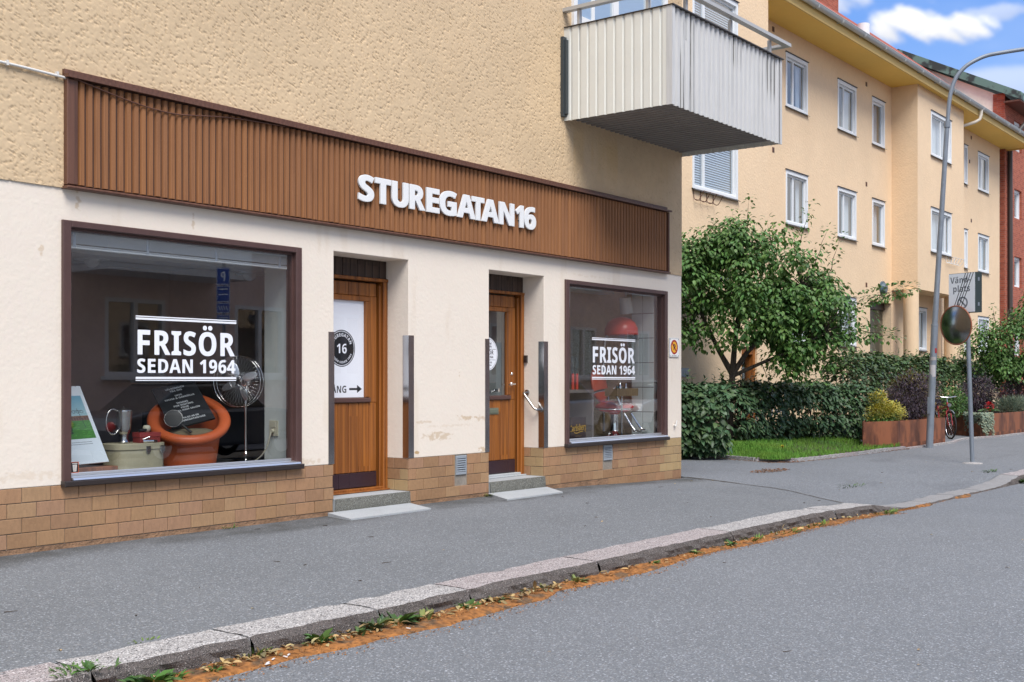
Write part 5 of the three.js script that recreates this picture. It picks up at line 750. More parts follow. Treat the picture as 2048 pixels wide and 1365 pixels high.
function houseWindow(parent, x0, x1, y0, y1, z, o = {}) {
  const w = new THREE.Group(); w.name = numbered('window'); parent.add(w); const f = 0.075, W = x1 - x0, d = -0.10, zp = z - 0.075;
  part('frame', join([box(x0, x0 + f, y0, y1, z + d, z + 0.012), box(x1 - f, x1, y0, y1, z + d, z + 0.012), box(x0 + f, x1 - f, y1 - f - 0.02, y1, z + d, z + 0.012), box(x0 + f, x1 - f, y0, y0 + 0.05, z + d, z + 0.008)]), M.windowWhite, w);
  part('sill', poly([[x0 - 0.03, y0 - 0.035, z + 0.06], [x1 + 0.03, y0 - 0.035, z + 0.06], [x1 + 0.03, y0, z - 0.002], [x0 - 0.03, y0, z - 0.002], [x0 - 0.03, y0 - 0.045, z + 0.06], [x1 + 0.03, y0 - 0.045, z + 0.06]], [[0, 1, 2, 3], [4, 5, 1, 0]]), M.frameBlack, w);
  part('drip_cap', box(x0 - 0.02, x1 + 0.02, y1 + 0.001, y1 + 0.018, z + 0.002, z + 0.04), M.frameBlack, w);
  const cuts = o.cuts ?? [0, 0.42, 1], a = x0 + f, b = x1 - f;
  for (let i = 0; i < cuts.length - 1; i++) {
    const p = lerp(a, b, cuts[i]), q = lerp(a, b, cuts[i + 1]), s = 0.042, open = o.open === i;
    part('sash', join([box(p + 0.004, p + s, y0 + 0.05, y1 - f - 0.02, zp - 0.02, zp + 0.028), box(q - s, q - 0.004, y0 + 0.05, y1 - f - 0.02, zp - 0.02, zp + 0.028), box(p + s, q - s, y0 + 0.05, y0 + 0.10, zp - 0.02, zp + 0.028), box(p + s, q - s, y1 - f - 0.07, y1 - f - 0.02, zp - 0.02, zp + 0.028)]), M.windowWhite, w);
    part('pane', new THREE.PlaneGeometry(q - p - 2 * s, y1 - y0 - f - 0.17).translate((p + q) / 2, (y0 + 0.1 + y1 - f - 0.07) / 2, zp + 0.006), M.paneFar, w);
  }
  if (o.blind) { const n = Math.round((y1 - y0 - 0.2) / 0.05), v = [], fc = []; for (let i = 0; i < n; i++) { const y = y0 + 0.08 + i * 0.05; v.push([a, y, zp - 0.04], [b, y, zp - 0.04], [b, y + 0.042, zp - 0.062], [a, y + 0.042, zp - 0.062]); fc.push([i * 4, i * 4 + 1, i * 4 + 2, i * 4 + 3]); } const bl = part('blind_slats', poly(v, fc), M.slatBlind, w); bl.userData.kind = 'stuff'; }
  else { const k = o.curtain ?? 0.28; for (const [s, e] of k > 0.9 ? [[a, b]] : [[a, a + (b - a) * k], [b - (b - a) * k, b]]) { const c = part('curtain', curtainGeo(e - s, y1 - y0 - 0.1, x0), M.curtain, w); c.position.set((s + e) / 2, y0 + 0.04, zp - 0.12); } }
  return w;
}
{
  const top = 9.79, y = [[7.93, 9.24], [5.08, 6.385], [2.19, 3.5]];
  const wallOf = (x0, x1, z, holes, yb = -0.4, yt = top, d = 0.3) => { const g = extrude(rect(x0, yb, x1, yt), d, holes.map((h) => rect(h[0], h[2], h[1], h[3]))); g.translate(0, 0, z); return g; };
  const main = [[26.77, 28.07], [30.0, 31.3], [32.48, 33.47], [40.95, 41.31], [42.52, 43.82]], bayW = [35.18, 37.1], leftW = [20.75, 22.72];
  const H = []; for (const [a, b] of main.slice(0, 2)) for (const r of y) H.push([a, b, ...r]); for (const r of y.slice(0, 2)) H.push([...main[2], ...r]); for (const [a, b] of main.slice(3)) for (const r of y) H.push([a, b, ...r]);
  const porch = [36.36, 37.1, 2.19, 3.5], niche = [32.33, 34.02, -0.39, 3.5];
  part('wall', wallOf(24.2, 45.2, ZB, [...H, porch, niche]), M.yellow, yard);
  // bays
  part('bay_wall', join([wallOf(34.03, 38.35, ZY, [[...bayW, ...y[0]], [...bayW, ...y[1]]], 3.89, top, 0.25), box(34.03, 34.28, 3.89, top, ZB, ZY - 0.25), box(38.10, 38.35, 3.89, top, ZB, ZY - 0.25), box(34.28, 38.10, 3.89, 4.02, ZB + 0.001, ZY - 0.25)]), M.yellow, yard, 'bay projecting on round columns');
  part('bay_wall', join([wallOf(19.85, 24.2, ZY, [[...leftW, ...y[0]], [...leftW, ...y[1]], [22.9, 23.65, -0.39, 1.98]], -0.4, 12.5, 0.25), box(19.85, 20.1, -0.4, 12.5, -10, ZY - 0.25), box(23.95, 24.2, -0.4, 12.5, -10, ZY - 0.25)]), M.yellow, yard, 'bay rising above the eaves beside the balcony');
  for (const x of [34.0, 37.75]) part('column', rod([x + 0.12, -0.4, ZY - 0.22], [x + 0.12, 3.889, ZY - 0.22], 0.215, 0.215, 28), M.yellow, yard, 'round plastered column under the bay');
  part('end_wall', box(44.9, 45.2, -0.4, top, -12, ZB - 0.3), M.yellow, yard); part('rear_wall', box(24.2, 44.9, -0.4, top, -12.3, -12), M.yellow, yard);
  part('room_wall', box(24.2, 44.9, 0, top, ZB - 2.2, ZB - 2.1), M.farRoom, yard); part('room_wall', box(20.1, 23.95, 0, 12, ZY - 1.9, ZY - 1.8), M.farRoom, yard);
  for (const f of [1.55, 4.4, 7.25]) { part('floor_slab', box(24.2, 44.9, f - 0.25, f, ZB - 2.1, ZB - 0.31), M.farRoom, yard); part('floor_slab', box(20.1, 23.95, f - 0.25, f, ZY - 1.8, ZY - 0.26), M.farRoom, yard); }
  part('top_ceiling', box(24.2, 44.9, top - 0.2, top - 0.02, ZB - 2.1, ZB - 0.31), M.farRoom, yard);
  main.forEach(([a, b], i) => y.forEach((r, j) => { if (i === 2 && j === 2) return; houseWindow(yard, a, b, ...r, ZB, { cuts: i === 2 || i === 3 ? [0, 1] : [0, 0.40, 1], curtain: i === 2 ? 1 : i === 3 ? 1 : 0.24 + 0.1 * ((i * 7 + j * 3) % 3), blind: false }); }));
  houseWindow(yard, porch[0], porch[1], porch[2], porch[3], ZB, { cuts: [0, 1], curtain: 1 });
  for (const r of y.slice(0, 2)) houseWindow(yard, ...bayW, ...r, ZY, { cuts: [0, 0.55, 0.8, 1], curtain: 0.9 });
  for (const r of y.slice(0, 2)) houseWindow(yard, ...leftW, ...r, ZY, { cuts: [0, 0.27, 1], blind: true });
  // wire racks for flower boxes under two bay windows
  for (const [x0, n, yy] of [[20.8, 4, 5.07], [36.55, 5, 5.07]]) part('window_rack', join([...Array.from({ length: n }, (_, i) => tube([[x0 + i * 0.27, yy - 0.02, ZY + 0.01], [x0 + i * 0.27, yy - 0.2, ZY + 0.02], [x0 + i * 0.27, yy - 0.24, ZY + 0.12], [x0 + i * 0.27, yy - 0.06, ZY + 0.24]], 0.008, 14, 5)), rod([x0, yy - 0.22, ZY + 0.05], [x0 + (n - 1) * 0.27, yy - 0.22, ZY + 0.05], 0.007, 0.007, 5), rod([x0, yy - 0.07, ZY + 0.24], [x0 + (n - 1) * 0.27, yy - 0.07, ZY + 0.24], 0.007, 0.007, 5)]), x0 < 30 ? M.trimBrown : M.windowWhite, yard);
  // marbled panel in the porch niche, door with brown posts behind the tree
  part('porch_panel', box(32.33, 34.02, -0.39, 3.3, ZB - 0.28, ZB - 0.26), std({ map: dtex(256, 256, (set) => { for (let yy = 0; yy < 256; yy++) for (let x = 0; x < 256; x++) { const u = x / 256, v = yy / 256, n = fbm(u * 5 + v * 3 + fbm(u * 4, v * 4, 3, 3) * 2, v * 4 - u * 2, 180, 5), k = smoothstep(n, 0.3, 0.7), d = smoothstep(Math.abs(n - 0.5), 0.02, 0) * 0.6; set(x, yy, [lerp(0.09, 0.28, k) * (1 - d), lerp(0.09, 0.26, k) * (1 - d), lerp(0.065, 0.19, k) * (1 - d)]); } }, { sx: 1.7, sy: 3 }), roughness: 0.35 }), yard, 'marbled grey green stone panel in the porch');
  part('porch_transom', box(32.33, 34.02, 3.302, 3.5, ZB - 0.27, ZB - 0.2), M.frameBlack, yard);
  part('entrance_door', join([box(22.9, 23.02, -0.39, 1.98, ZY - 0.2, ZY - 0.05), box(23.53, 23.65, -0.39, 1.98, ZY - 0.2, ZY - 0.05), box(23.02, 23.53, 1.82, 1.98, ZY - 0.2, ZY - 0.05)]), M.doorWood[0], yard, 'brown entrance door frame half hidden by the tree');
  part('entrance_pane', new THREE.PlaneGeometry(0.51, 2.2).translate(23.275, 0.72, ZY - 0.14), M.paneFar, yard);
  part('canopy_roof', box(19.9, 21.2, 3.25, 3.34, ZY + 0.01, ZY + 0.6), M.ventGrey, yard, 'grey metal canopy by the bay');
  part('wall_plaque', join([box(20.28, 20.58, 1.33, 1.50, ZY + 0.001, ZY + 0.02), box(20.45, 20.56, 1.37, 1.46, ZY + 0.02, ZY + 0.024)]), M.ventGrey, yard, 'small metal plaque on the bay wall');
  part('wall_lamp', join([rod([33.25, 3.9, ZB], [33.25, 3.9, ZB + 0.05], 0.2, 0.2, 24), rod([33.25, 3.9, ZB + 0.05], [33.25, 3.9, ZB + 0.13], 0.16, 0.13, 24)]), std({ color: lin(0.08, 0.13, 0.17), roughness: 0.4 }), yard, 'round blue grey wall lamp by the porch');
  for (const [x, yy] of [[26.08, 9.62], [26.08, 6.75], [32.05, 9.5], [32.05, 6.72], [32.05, 3.92], [41.75, 9.6], [41.55, 8.75], [41.75, 6.75]]) part('air_vent', join([box(x - 0.055, x + 0.055, yy - 0.06, yy + 0.06, ZB - 0.02, ZB + 0.008), ...[-0.03, 0, 0.03].map((k) => box(x - 0.04, x + 0.04, yy + k - 0.008, yy + k + 0.008, ZB + 0.008, ZB + 0.014))]), M.trimBrown, yard);
  // eaves, gutter, roof, chimney
  part('eaves_soffit', box(24.2, 45.75, top, top + 0.12, ZB - 0.3, -3.24), M.soffit, yard, 'ochre yellow underside of the eaves');
  part('eaves_fascia', join([box(24.2, 45.75, top - 0.05, top + 0.2, -3.24, -3.20), box(45.75, 45.79, top - 0.05, top + 0.2, -9, -3.20)]), M.fasciaYellow, yard);
  { const pts = []; for (let i = 0; i <= 10; i++) { const a = Math.PI + Math.PI * i / 10; pts.push([-3.115 + 0.085 * Math.cos(a), top + 0.21 + 0.085 * Math.sin(a)]); } const v = [], f = []; pts.forEach(([z, yy]) => v.push([24.2, yy, z], [45.82, yy, z])); for (let i = 0; i < 10; i++) f.push([i * 2, i * 2 + 1, i * 2 + 3, i * 2 + 2]); const brk = Array.from({ length: 15 }, (_, i) => box(24.6 + i * 1.45, 24.62 + i * 1.45, top + 0.118, top + 0.218, -3.205, -3.024)); part('gutter', join([poly(v, f), rod([24.2, top + 0.212, -3.032], [45.82, top + 0.212, -3.032], 0.012, 0.012, 8), ...brk]), std({ color: lin(0.48, 0.50, 0.50), roughness: 0.5, metalness: 0.3 }), yard, 'grey half round gutter'); }
  part('gutter_outlet', join([tube([[39.1, top + 0.14, -3.115], [39.1, top - 0.02, -3.12], [39.05, top - 0.22, -3.2], [38.7, top - 0.42, -3.7], [38.5, top - 0.58, -4.0], [38.5, top - 1.1, -4.05], [38.5, 3.0, -4.05], [38.5, -0.4, -4.05]], 0.052, 70, 10)]), M.downpipe, yard, 'cream downpipe that bends under the eaves');
  const pitch = 0.835, r0 = top + 0.22, ridge = -8.3;
  part('roof', poly([[24.2, r0 + 0.03, -3.17], [45.85, r0 + 0.03, -3.17], [45.85, r0 + pitch * 5.13, ridge], [24.2, r0 + pitch * 5.13, ridge], [45.85, r0, -13], [24.2, r0, -13]], [[0, 1, 2, 3], [3, 2, 4, 5], [1, 4, 2]]), M.roofTile, yard, 'red tiled roof');
  part('roof_edge', box(24.2, 45.85, r0 - 0.02, r0 + 0.028, -3.2, -3.15), std({ color: lin(0.70, 0.66, 0.55), roughness: 0.7 }), yard);
}
const brickTex = (seed, a, b, mortar) => dtex(512, 512, (set) => { const bw = 64, bh = 512 / 16; for (let y = 0; y < 512; y++) for (let x = 0; x < 512; x++) { const row = Math.floor(y / bh), xx = x + (row % 2) * bw / 2, col = Math.floor(xx / bw) % 8, ix = xx % bw, iy = y % bh, j = ix < 3 || iy < 4, k = hash3(col, row, seed), n = 0.85 + 0.3 * vnoise(x / 5, y / 5, seed); const c = j ? mortar : [lerp(a[0], b[0], k) * n, lerp(a[1], b[1], k) * n, lerp(a[2], b[2], k) * n]; set(x, y, c); } }, { sx: 2.0, sy: 1.2 });
M.brick = std({ map: brickTex(190, [0.30, 0.066, 0.034], [0.44, 0.115, 0.06], [0.33, 0.20, 0.155]), roughness: 0.9 });
part('chimney', join([box(36.2, 37.7, 12.0, 15.9, -8.1, -7.3)]), M.brick, yard, 'red brick chimney on the ridge');
part('roof_vent', rod([31.3, 10.35, -4.0], [31.3, 10.95, -4.0], 0.17, 0.17, 16), M.windowWhite, yard, 'white round vent on the roof');
{ // red brick house beyond
  const h = thing('brick_house', 'red brick house with a green copper roof beyond the yellow apartment house', 'building'), x0 = 45.55, z = -4.1, ye = 11.75;
  const ys = [[9.95, 11.1], [7.4, 8.5], [4.8, 5.95], [2.2, 3.35]], xs = [[46.8, 47.85], [50.2, 51.3]];
  const g = extrude(rect(x0, -0.4, 56, ye), 0.3, xs.flatMap(([a, b]) => ys.map(([c, d]) => rect(a, c, b, d)))); g.translate(0, 0, z); part('wall', g, M.brick, h);
  part('gable_wall', poly([[x0, -0.4, z - 0.3], [x0, -0.4, -12], [x0, ye + 0.1, -12], [x0, 13.75, -8.0], [x0, ye + 0.1, z - 0.3]], [[0, 4, 3, 2, 1], [0, 1, 2, 3, 4]].slice(0, 1)), std({ map: wallTex(191, [0.84, 0.82, 0.70], 0.06, 0.16, 256, 3), roughness: 0.95 }), h, 'cream plastered gable above the yellow house roof');
  part('gable_edge', box(x0 - 0.03, x0 + 0.02, -0.4, ye + 0.1, z - 0.42, z + 0.004), M.brick, h);
  for (const [a, b] of xs) for (const [c, d] of ys) houseWindow(h, a, b, c, d, z - 0.1, { cuts: [0, 0.5, 1], curtain: 0.9 });
  part('room_wall', box(x0 + 0.2, 56, 0, ye, z - 1.6, z - 1.5), M.farRoom, h);
  const copper = std({ map: dtex(128, 256, (set) => { for (let y = 0; y < 256; y++) for (let x = 0; x < 128; x++) { const n = fbm(x / 128 * 6, y / 256 * 14, 192, 4), k = smoothstep(n, 0.38, 0.62); set(x, y, [lerp(0.035, 0.13, k), lerp(0.05, 0.235, k), lerp(0.048, 0.20, k)]); } }, { sx: 1.5, sy: 3 }), roughness: 0.6 });
  part('roof', poly([[x0 - 0.22, ye + 0.02, z + 0.62], [56, ye + 0.02, z + 0.62], [56, 14.1, -8.0], [x0 - 0.22, 14.1, -8.0], [x0 - 0.22, ye + 0.1, -12.2], [56, ye + 0.1, -12.2], [x0 - 0.22, ye - 0.26, z + 0.62], [56, ye - 0.26, z + 0.62], [x0 - 0.22, 13.76, -8.0], [x0 - 0.22, ye - 0.2, -12.2]], [[0, 1, 2, 3], [3, 2, 5, 4], [6, 7, 1, 0], [6, 0, 3, 8], [8, 3, 4, 9]]), copper, h, 'weathered green copper roof');
  part('eaves_board', box(x0 - 0.2, 56, ye - 0.3, ye - 0.24, z, z + 0.6), M.trimBrown, h);
  part('snow_rail', join([rod([x0 + 0.2, 13.0, -6.1], [x0 + 1.6, 13.0, -6.1], 0.025, 0.025, 6), rod([x0 + 0.3, 12.7, -6.2], [x0 + 0.3, 13.05, -6.1], 0.02, 0.02, 6)]), M.frameBlack, h);
  part('downpipe', tube([[46.9, ye - 0.3, z + 0.62], [46.86, ye - 0.6, z + 0.58], [46.0, ye - 1.5, z + 0.16], [45.88, ye - 1.75, z + 0.1], [45.88, 6, z + 0.1], [45.88, -0.4, z + 0.1]], 0.085, 60, 10), std({ color: lin(0.055, 0.045, 0.04), roughness: 0.5 }), h, 'dark brown downpipe at the house corner');
}
// ---------------------------------------------------------------- garden: lawn, hedges, trees, planters
const bed = (x) => 0;
{ // lawn, a low mound behind a stone edging
  const front = [[19.25, -3.1], [18.75, -2.2], [18.45, -1.3], [18.2, -0.62], [18.28, -0.4], [18.7, -0.27], [20, -0.2], [22, -0.17], [23.4, -0.15]];
  const curve = new THREE.CatmullRomCurve3(front.map((p) => new THREE.Vector3(p[0], 0, p[1])), false, 'catmullrom', 0.5), line = curve.getPoints(60);
  const hgt = (d, x) => 0.02 + 0.14 * smoothstep(d, 0, 1.6) + 0.02 * (fbm(x * 2, d * 3, 201, 2) - 0.5), tgt = new THREE.Vector3(23.2, 0, -3.0);
  const rows = 10, p = [], idx = []; line.forEach((q) => { for (let j = 0; j <= rows; j++) { const s = j / rows, x = lerp(q.x, lerp(q.x, tgt.x, 0.55), s), z = lerp(q.z, -3.2, s), d = Math.hypot(x - q.x, z - q.z); p.push(x, pavementY(q.x, q.z) + 0.035 + hgt(d, x), z); } });
  for (let i = 0; i < line.length - 1; i++) for (let j = 0; j < rows; j++) { const a = i * (rows + 1) + j; idx.push(a, a + rows + 1, a + 1, a + 1, a + rows + 1, a + rows + 2); }
  const g = new THREE.BufferGeometry(); g.setAttribute('position', new THREE.Float32BufferAttribute(p, 3)); g.setIndex(idx); g.computeVertexNormals();
  struct('garden_bed', metric(g), M.soil);
  const r = rng(900), n = 26000, blade = new THREE.BufferGeometry(); blade.setAttribute('position', new THREE.Float32BufferAttribute([-0.5, 0, 0, 0.5, 0, 0, 0.15, 0.6, 0.12, -0.3, 0.55, 0.12, 0, 1, 0.4], 3)); blade.setIndex([0, 1, 2, 0, 2, 3, 3, 2, 4]); blade.computeVertexNormals();
  const im = new THREE.InstancedMesh(blade, M.grass, n), m = new THREE.Matrix4(), q = new THREE.Quaternion(), e = new THREE.Euler(), c = new THREE.Color();
  for (let i = 0; i < n; i++) { const k = Math.floor(r() * (line.length - 1)), L = line[k], s = Math.pow(r(), 1.25) * 0.8, x = lerp(L.x, lerp(L.x, tgt.x, 0.55), s) + (r() - 0.5) * 0.1, z = lerp(L.z, -3.2, s) - 0.02 * r(), d = Math.hypot(x - L.x, z - L.z), h = (0.045 + 0.05 * r()) * (0.7 + 0.8 * fbm(x * 3, z * 3, 203, 3)); e.set((r() - 0.5) * 0.9, r() * 6.28, (r() - 0.5) * 0.9); m.compose(new THREE.Vector3(x, pavementY(L.x, L.z) + 0.03 + hgt(d, x), z), q.setFromEuler(e), new THREE.Vector3(0.009, h, h)); im.setMatrixAt(i, m); const t = 0.7 + 0.7 * r(), y = fbm(x * 2, z * 2, 204, 3); c.setRGB(t * (0.8 + y), t, t * 0.9); im.setColorAt(i, c); }
  im.name = 'grass'; im.userData.kind = 'stuff'; im.castShadow = im.receiveShadow = true; tag(im, 'short bright green lawn between the path edging and the hedge', 'grass'); scene.add(im);
  const edging = new THREE.Group(); edging.name = 'lawn_edging'; edging.userData.kind = 'structure'; scene.add(edging);
  const stones = (pts, w, h, len) => { const cv = new THREE.CatmullRomCurve3(pts.map((a) => new THREE.Vector3(a[0], 0, a[1])), false, 'catmullrom', 0.5), L = cv.getLength(), k = Math.max(2, Math.round(L / len)), P = cv.getSpacedPoints(k); for (let i = 0; i < k; i++) { const a = P[i], b = P[i + 1], d = b.clone().sub(a), l = d.length(), y = pavementY((a.x + b.x) / 2, (a.z + b.z) / 2); const s = part('edging_stone', box(-l / 2 + 0.004, l / 2 - 0.004, -0.1, h + 0.008 * r(), -w / 2, w / 2), i % 3 ? M.graniteA : M.graniteB, edging); s.position.set((a.x + b.x) / 2, y, (a.z + b.z) / 2); s.rotation.y = -Math.atan2(d.z, d.x); } };
  stones(front, 0.09, 0.055, 0.8); stones([[23.4, -0.10], [24.6, -0.07], [26.1, -0.05], [27.2, -0.25], [28.0, -0.35], [28.9, -0.25], [29.5, -0.1], [31, -0.05], [34, -0.02], [38, 0]], 0.10, 0.03, 0.9);
  // rusty fallen seeds along the edging
  const f = []; for (let i = 0; i < 900; i++) { const a = line[Math.floor(r() * line.length)], z = a.z + 0.06 + 0.16 * r() * r(), x = a.x - 0.05 * r() + (a.z < -0.5 ? -0.1 - 0.12 * r() : 0); f.push({ p: [x, pavementY(x, z) + 0.006, z], d: [r() - 0.5, 0.1, r() - 0.5], n: [0, 1, 0], l: 0.02 + 0.02 * r(), w: 0.012 }); } for (let i = 0; i < 420; i++) { const a = r() * 6.28, b = Math.sqrt(r()), x = 16.35 + 0.55 * b * Math.cos(a), z = 0.3 + 0.18 * b * Math.sin(a); f.push({ p: [x, pavementY(x, z) + 0.006, z], d: [r() - 0.5, 0.1, r() - 0.5], n: [0, 1, 0], l: 0.02 + 0.02 * r(), w: 0.014 }); }
  const lit = part('path_litter', foliage(f, 905, 0.5), M.leafBronzeDry = leafMat([0.22, 0.095, 0.03], 0.1, 0.9)); lit.userData.kind = 'stuff'; tag(lit, 'brown seed litter scattered on the path along the lawn edging', 'plant litter');
  const dand = thing('dandelion', 'small yellow dandelion alone in the lawn', 'flower', [19.0, 0.06, -0.72]); part('flower', foliage(Array.from({ length: 24 }, () => ({ p: [0, 0.06, 0], d: unit(r), n: [0, 1, 0], l: 0.035, w: 0.016 })), 907, 0.2), M.leafYellowFlower = leafMat([0.65, 0.50, 0.02], 0.2, 0.6), dand); part('stem', rod([0, 0, 0], [0, 0.06, 0], 0.004, 0.004, 5), M.leafGreen, dand);
}
// hedge along a path of points: leaves on a ragged shell, twiggy stems below
function hedgeLeaves(path, o) {
  const r = rng(o.seed), cv = new THREE.CatmullRomCurve3(path.map((p) => new THREE.Vector3(...p)), false, 'catmullrom', 0.5), out = [], twigs = [];
  for (let i = 0; i < o.n; i++) {
    const t = r(), c = cv.getPointAt(t), tan = cv.getTangentAt(t), side = new THREE.Vector3(-tan.z, 0, tan.x);
    let a = r() * 2 * Math.PI, s = Math.sin(a), k = Math.cos(a); const sq = (v, e) => Math.sign(v) * Math.pow(Math.abs(v), e), bumpy = 0.8 + 0.5 * (fbm(t * o.len * 2.2 + 5, a * 1.8, o.seed, 3) - 0.1) * 0.9, dep = 1 - 0.5 * r() * r() + (r() < 0.12 ? 0.1 * r() : 0);
    let u = sq(s, 0.55) * o.w / 2 * bumpy * dep, v = sq(k, 0.6) * bumpy * dep; const h = o.h / 2;
    let y = c.y + h + v * h; const rel = (y - c.y) / o.h;
    if (rel < 0.03 || (rel < (o.bare ?? 0.1) + 0.12 * r() && r() < (o.bareProb ?? 0.6))) continue;
    const end = Math.min(t, 1 - t) * o.len, e = (r() - 0.5) * 0.12;
    const p = [c.x + side.x * u + tan.x * e, y, c.z + side.z * u + tan.z * e], nrm = [side.x * s * 0.75 + 0.9 * (r() - 0.5), 0.55 + 0.5 * r(), side.z * s * 0.75 + 0.9 * (r() - 0.5)];
    out.push({ p, d: [(r() - 0.5) * 1.7 + side.x * s * 0.8, -0.15 - 0.6 * r() + (k > 0.5 ? 0.45 : 0), (r() - 0.5) * 1.7 + side.z * s * 0.8], n: nrm, l: o.l * (0.65 + 0.6 * r()), w: o.l * o.wide * (0.7 + 0.5 * r()) });
  }
  for (let i = 0; i < (o.shoots ?? 0); i++) { const t = r(), c = cv.getPointAt(t), L = 0.12 + 0.22 * r(), dx = (r() - 0.5) * 0.25, dz = (r() - 0.5) * 0.25, y0 = c.y + o.h * 0.94, zz = c.z + (r() - 0.5) * o.w * 0.7; twigs.push(rod([c.x, y0, zz], [c.x + dx * L, y0 + L, zz + dz * L], 0.005, 0.002, 4)); for (let j = 0; j < 7; j++) { const q = 0.25 + 0.75 * j / 6; out.push({ p: [c.x + dx * L * q, y0 + L * q, zz + dz * L * q], d: [(r() - 0.5) * 2, 0.2 + 0.4 * r(), (r() - 0.5) * 2], n: [0, 1, 0.3], l: o.l * (0.4 + 0.5 * r()), w: o.l * o.wide * 0.6 }); } }
  for (let i = 0; i < o.stems; i++) { const t = (i + r()) / o.stems, c = cv.getPointAt(t), dx = (r() - 0.5) * 0.5, dz = (r() - 0.5) * o.w * 0.7, z0 = (r() - 0.5) * o.w * 0.35; twigs.push(rod([c.x, c.y - 0.08, c.z + z0], [c.x + dx * 0.5, c.y + o.h * 0.45, c.z + z0 + dz * 0.4], 0.018, 0.012, 6), rod([c.x + dx * 0.5, c.y + o.h * 0.45, c.z + z0 + dz * 0.4], [c.x + dx, c.y + o.h * 0.9, c.z + z0 + dz], 0.012, 0.005, 5), rod([c.x + dx * 0.2, c.y + o.h * 0.2, c.z + z0], [c.x + dx * 0.2 + (r() - 0.5) * 0.5, c.y + o.h * 0.65, c.z + z0 - dz], 0.010, 0.005, 5)); }
  return { leaves: out, twigs };
}
function hedge(name, label, path, o) { const h = thing(name, label, o.cat ?? 'hedge'), { leaves, twigs } = hedgeLeaves(path, o); part('foliage', foliage(leaves, o.seed + 1, o.vary ?? 0.3), o.mat, h).userData.kind = 'stuff'; if (twigs.length) part('stems', metric(join(twigs)), M.twig, h).userData.kind = 'stuff'; return h; }
hedge('broadleaf_shrub', 'big rounded dark leafy shrub at the path, close by the shop building corner', [[17.95, -0.02, -2.75], [18.35, -0.02, -2.2], [18.7, 0.0, -1.75]], { seed: 1001, n: 5600, len: 1.3, w: 1.38, h: 1.16, l: 0.135, wide: 0.62, stems: 10, shoots: 12, bare: 0.02, bareProb: 0.3, mat: M.leafHedge, cat: 'shrub' });
hedge('garden_hedge', 'dark leafy hedge behind the lawn, bare and twiggy at its foot', [[19.6, 0.06, -2.3], [21.2, 0.08, -2.15], [22.8, 0.06, -1.75], [23.9, 0.02, -1.15]], { seed: 1011, n: 9500, len: 4.6, w: 1.0, h: 1.14, l: 0.125, wide: 0.62, stems: 30, shoots: 22, bare: 0.2, bareProb: 0.62, mat: M.leafHedge });
hedge('ivy_hedge', 'tall clipped ivy hedge in front of the porch of the yellow house', [[25.4, -0.1, -2.35], [29, -0.1, -2.5], [33, -0.1, -2.55], [36.5, -0.1, -2.5], [38.8, -0.1, -2.35]], { seed: 1021, n: 21000, len: 13.5, w: 0.75, h: 1.96, l: 0.105, wide: 0.85, stems: 30, shoots: 30, bare: 0.02, bareProb: 0.2, vary: 0.42, mat: M.leafIvy });
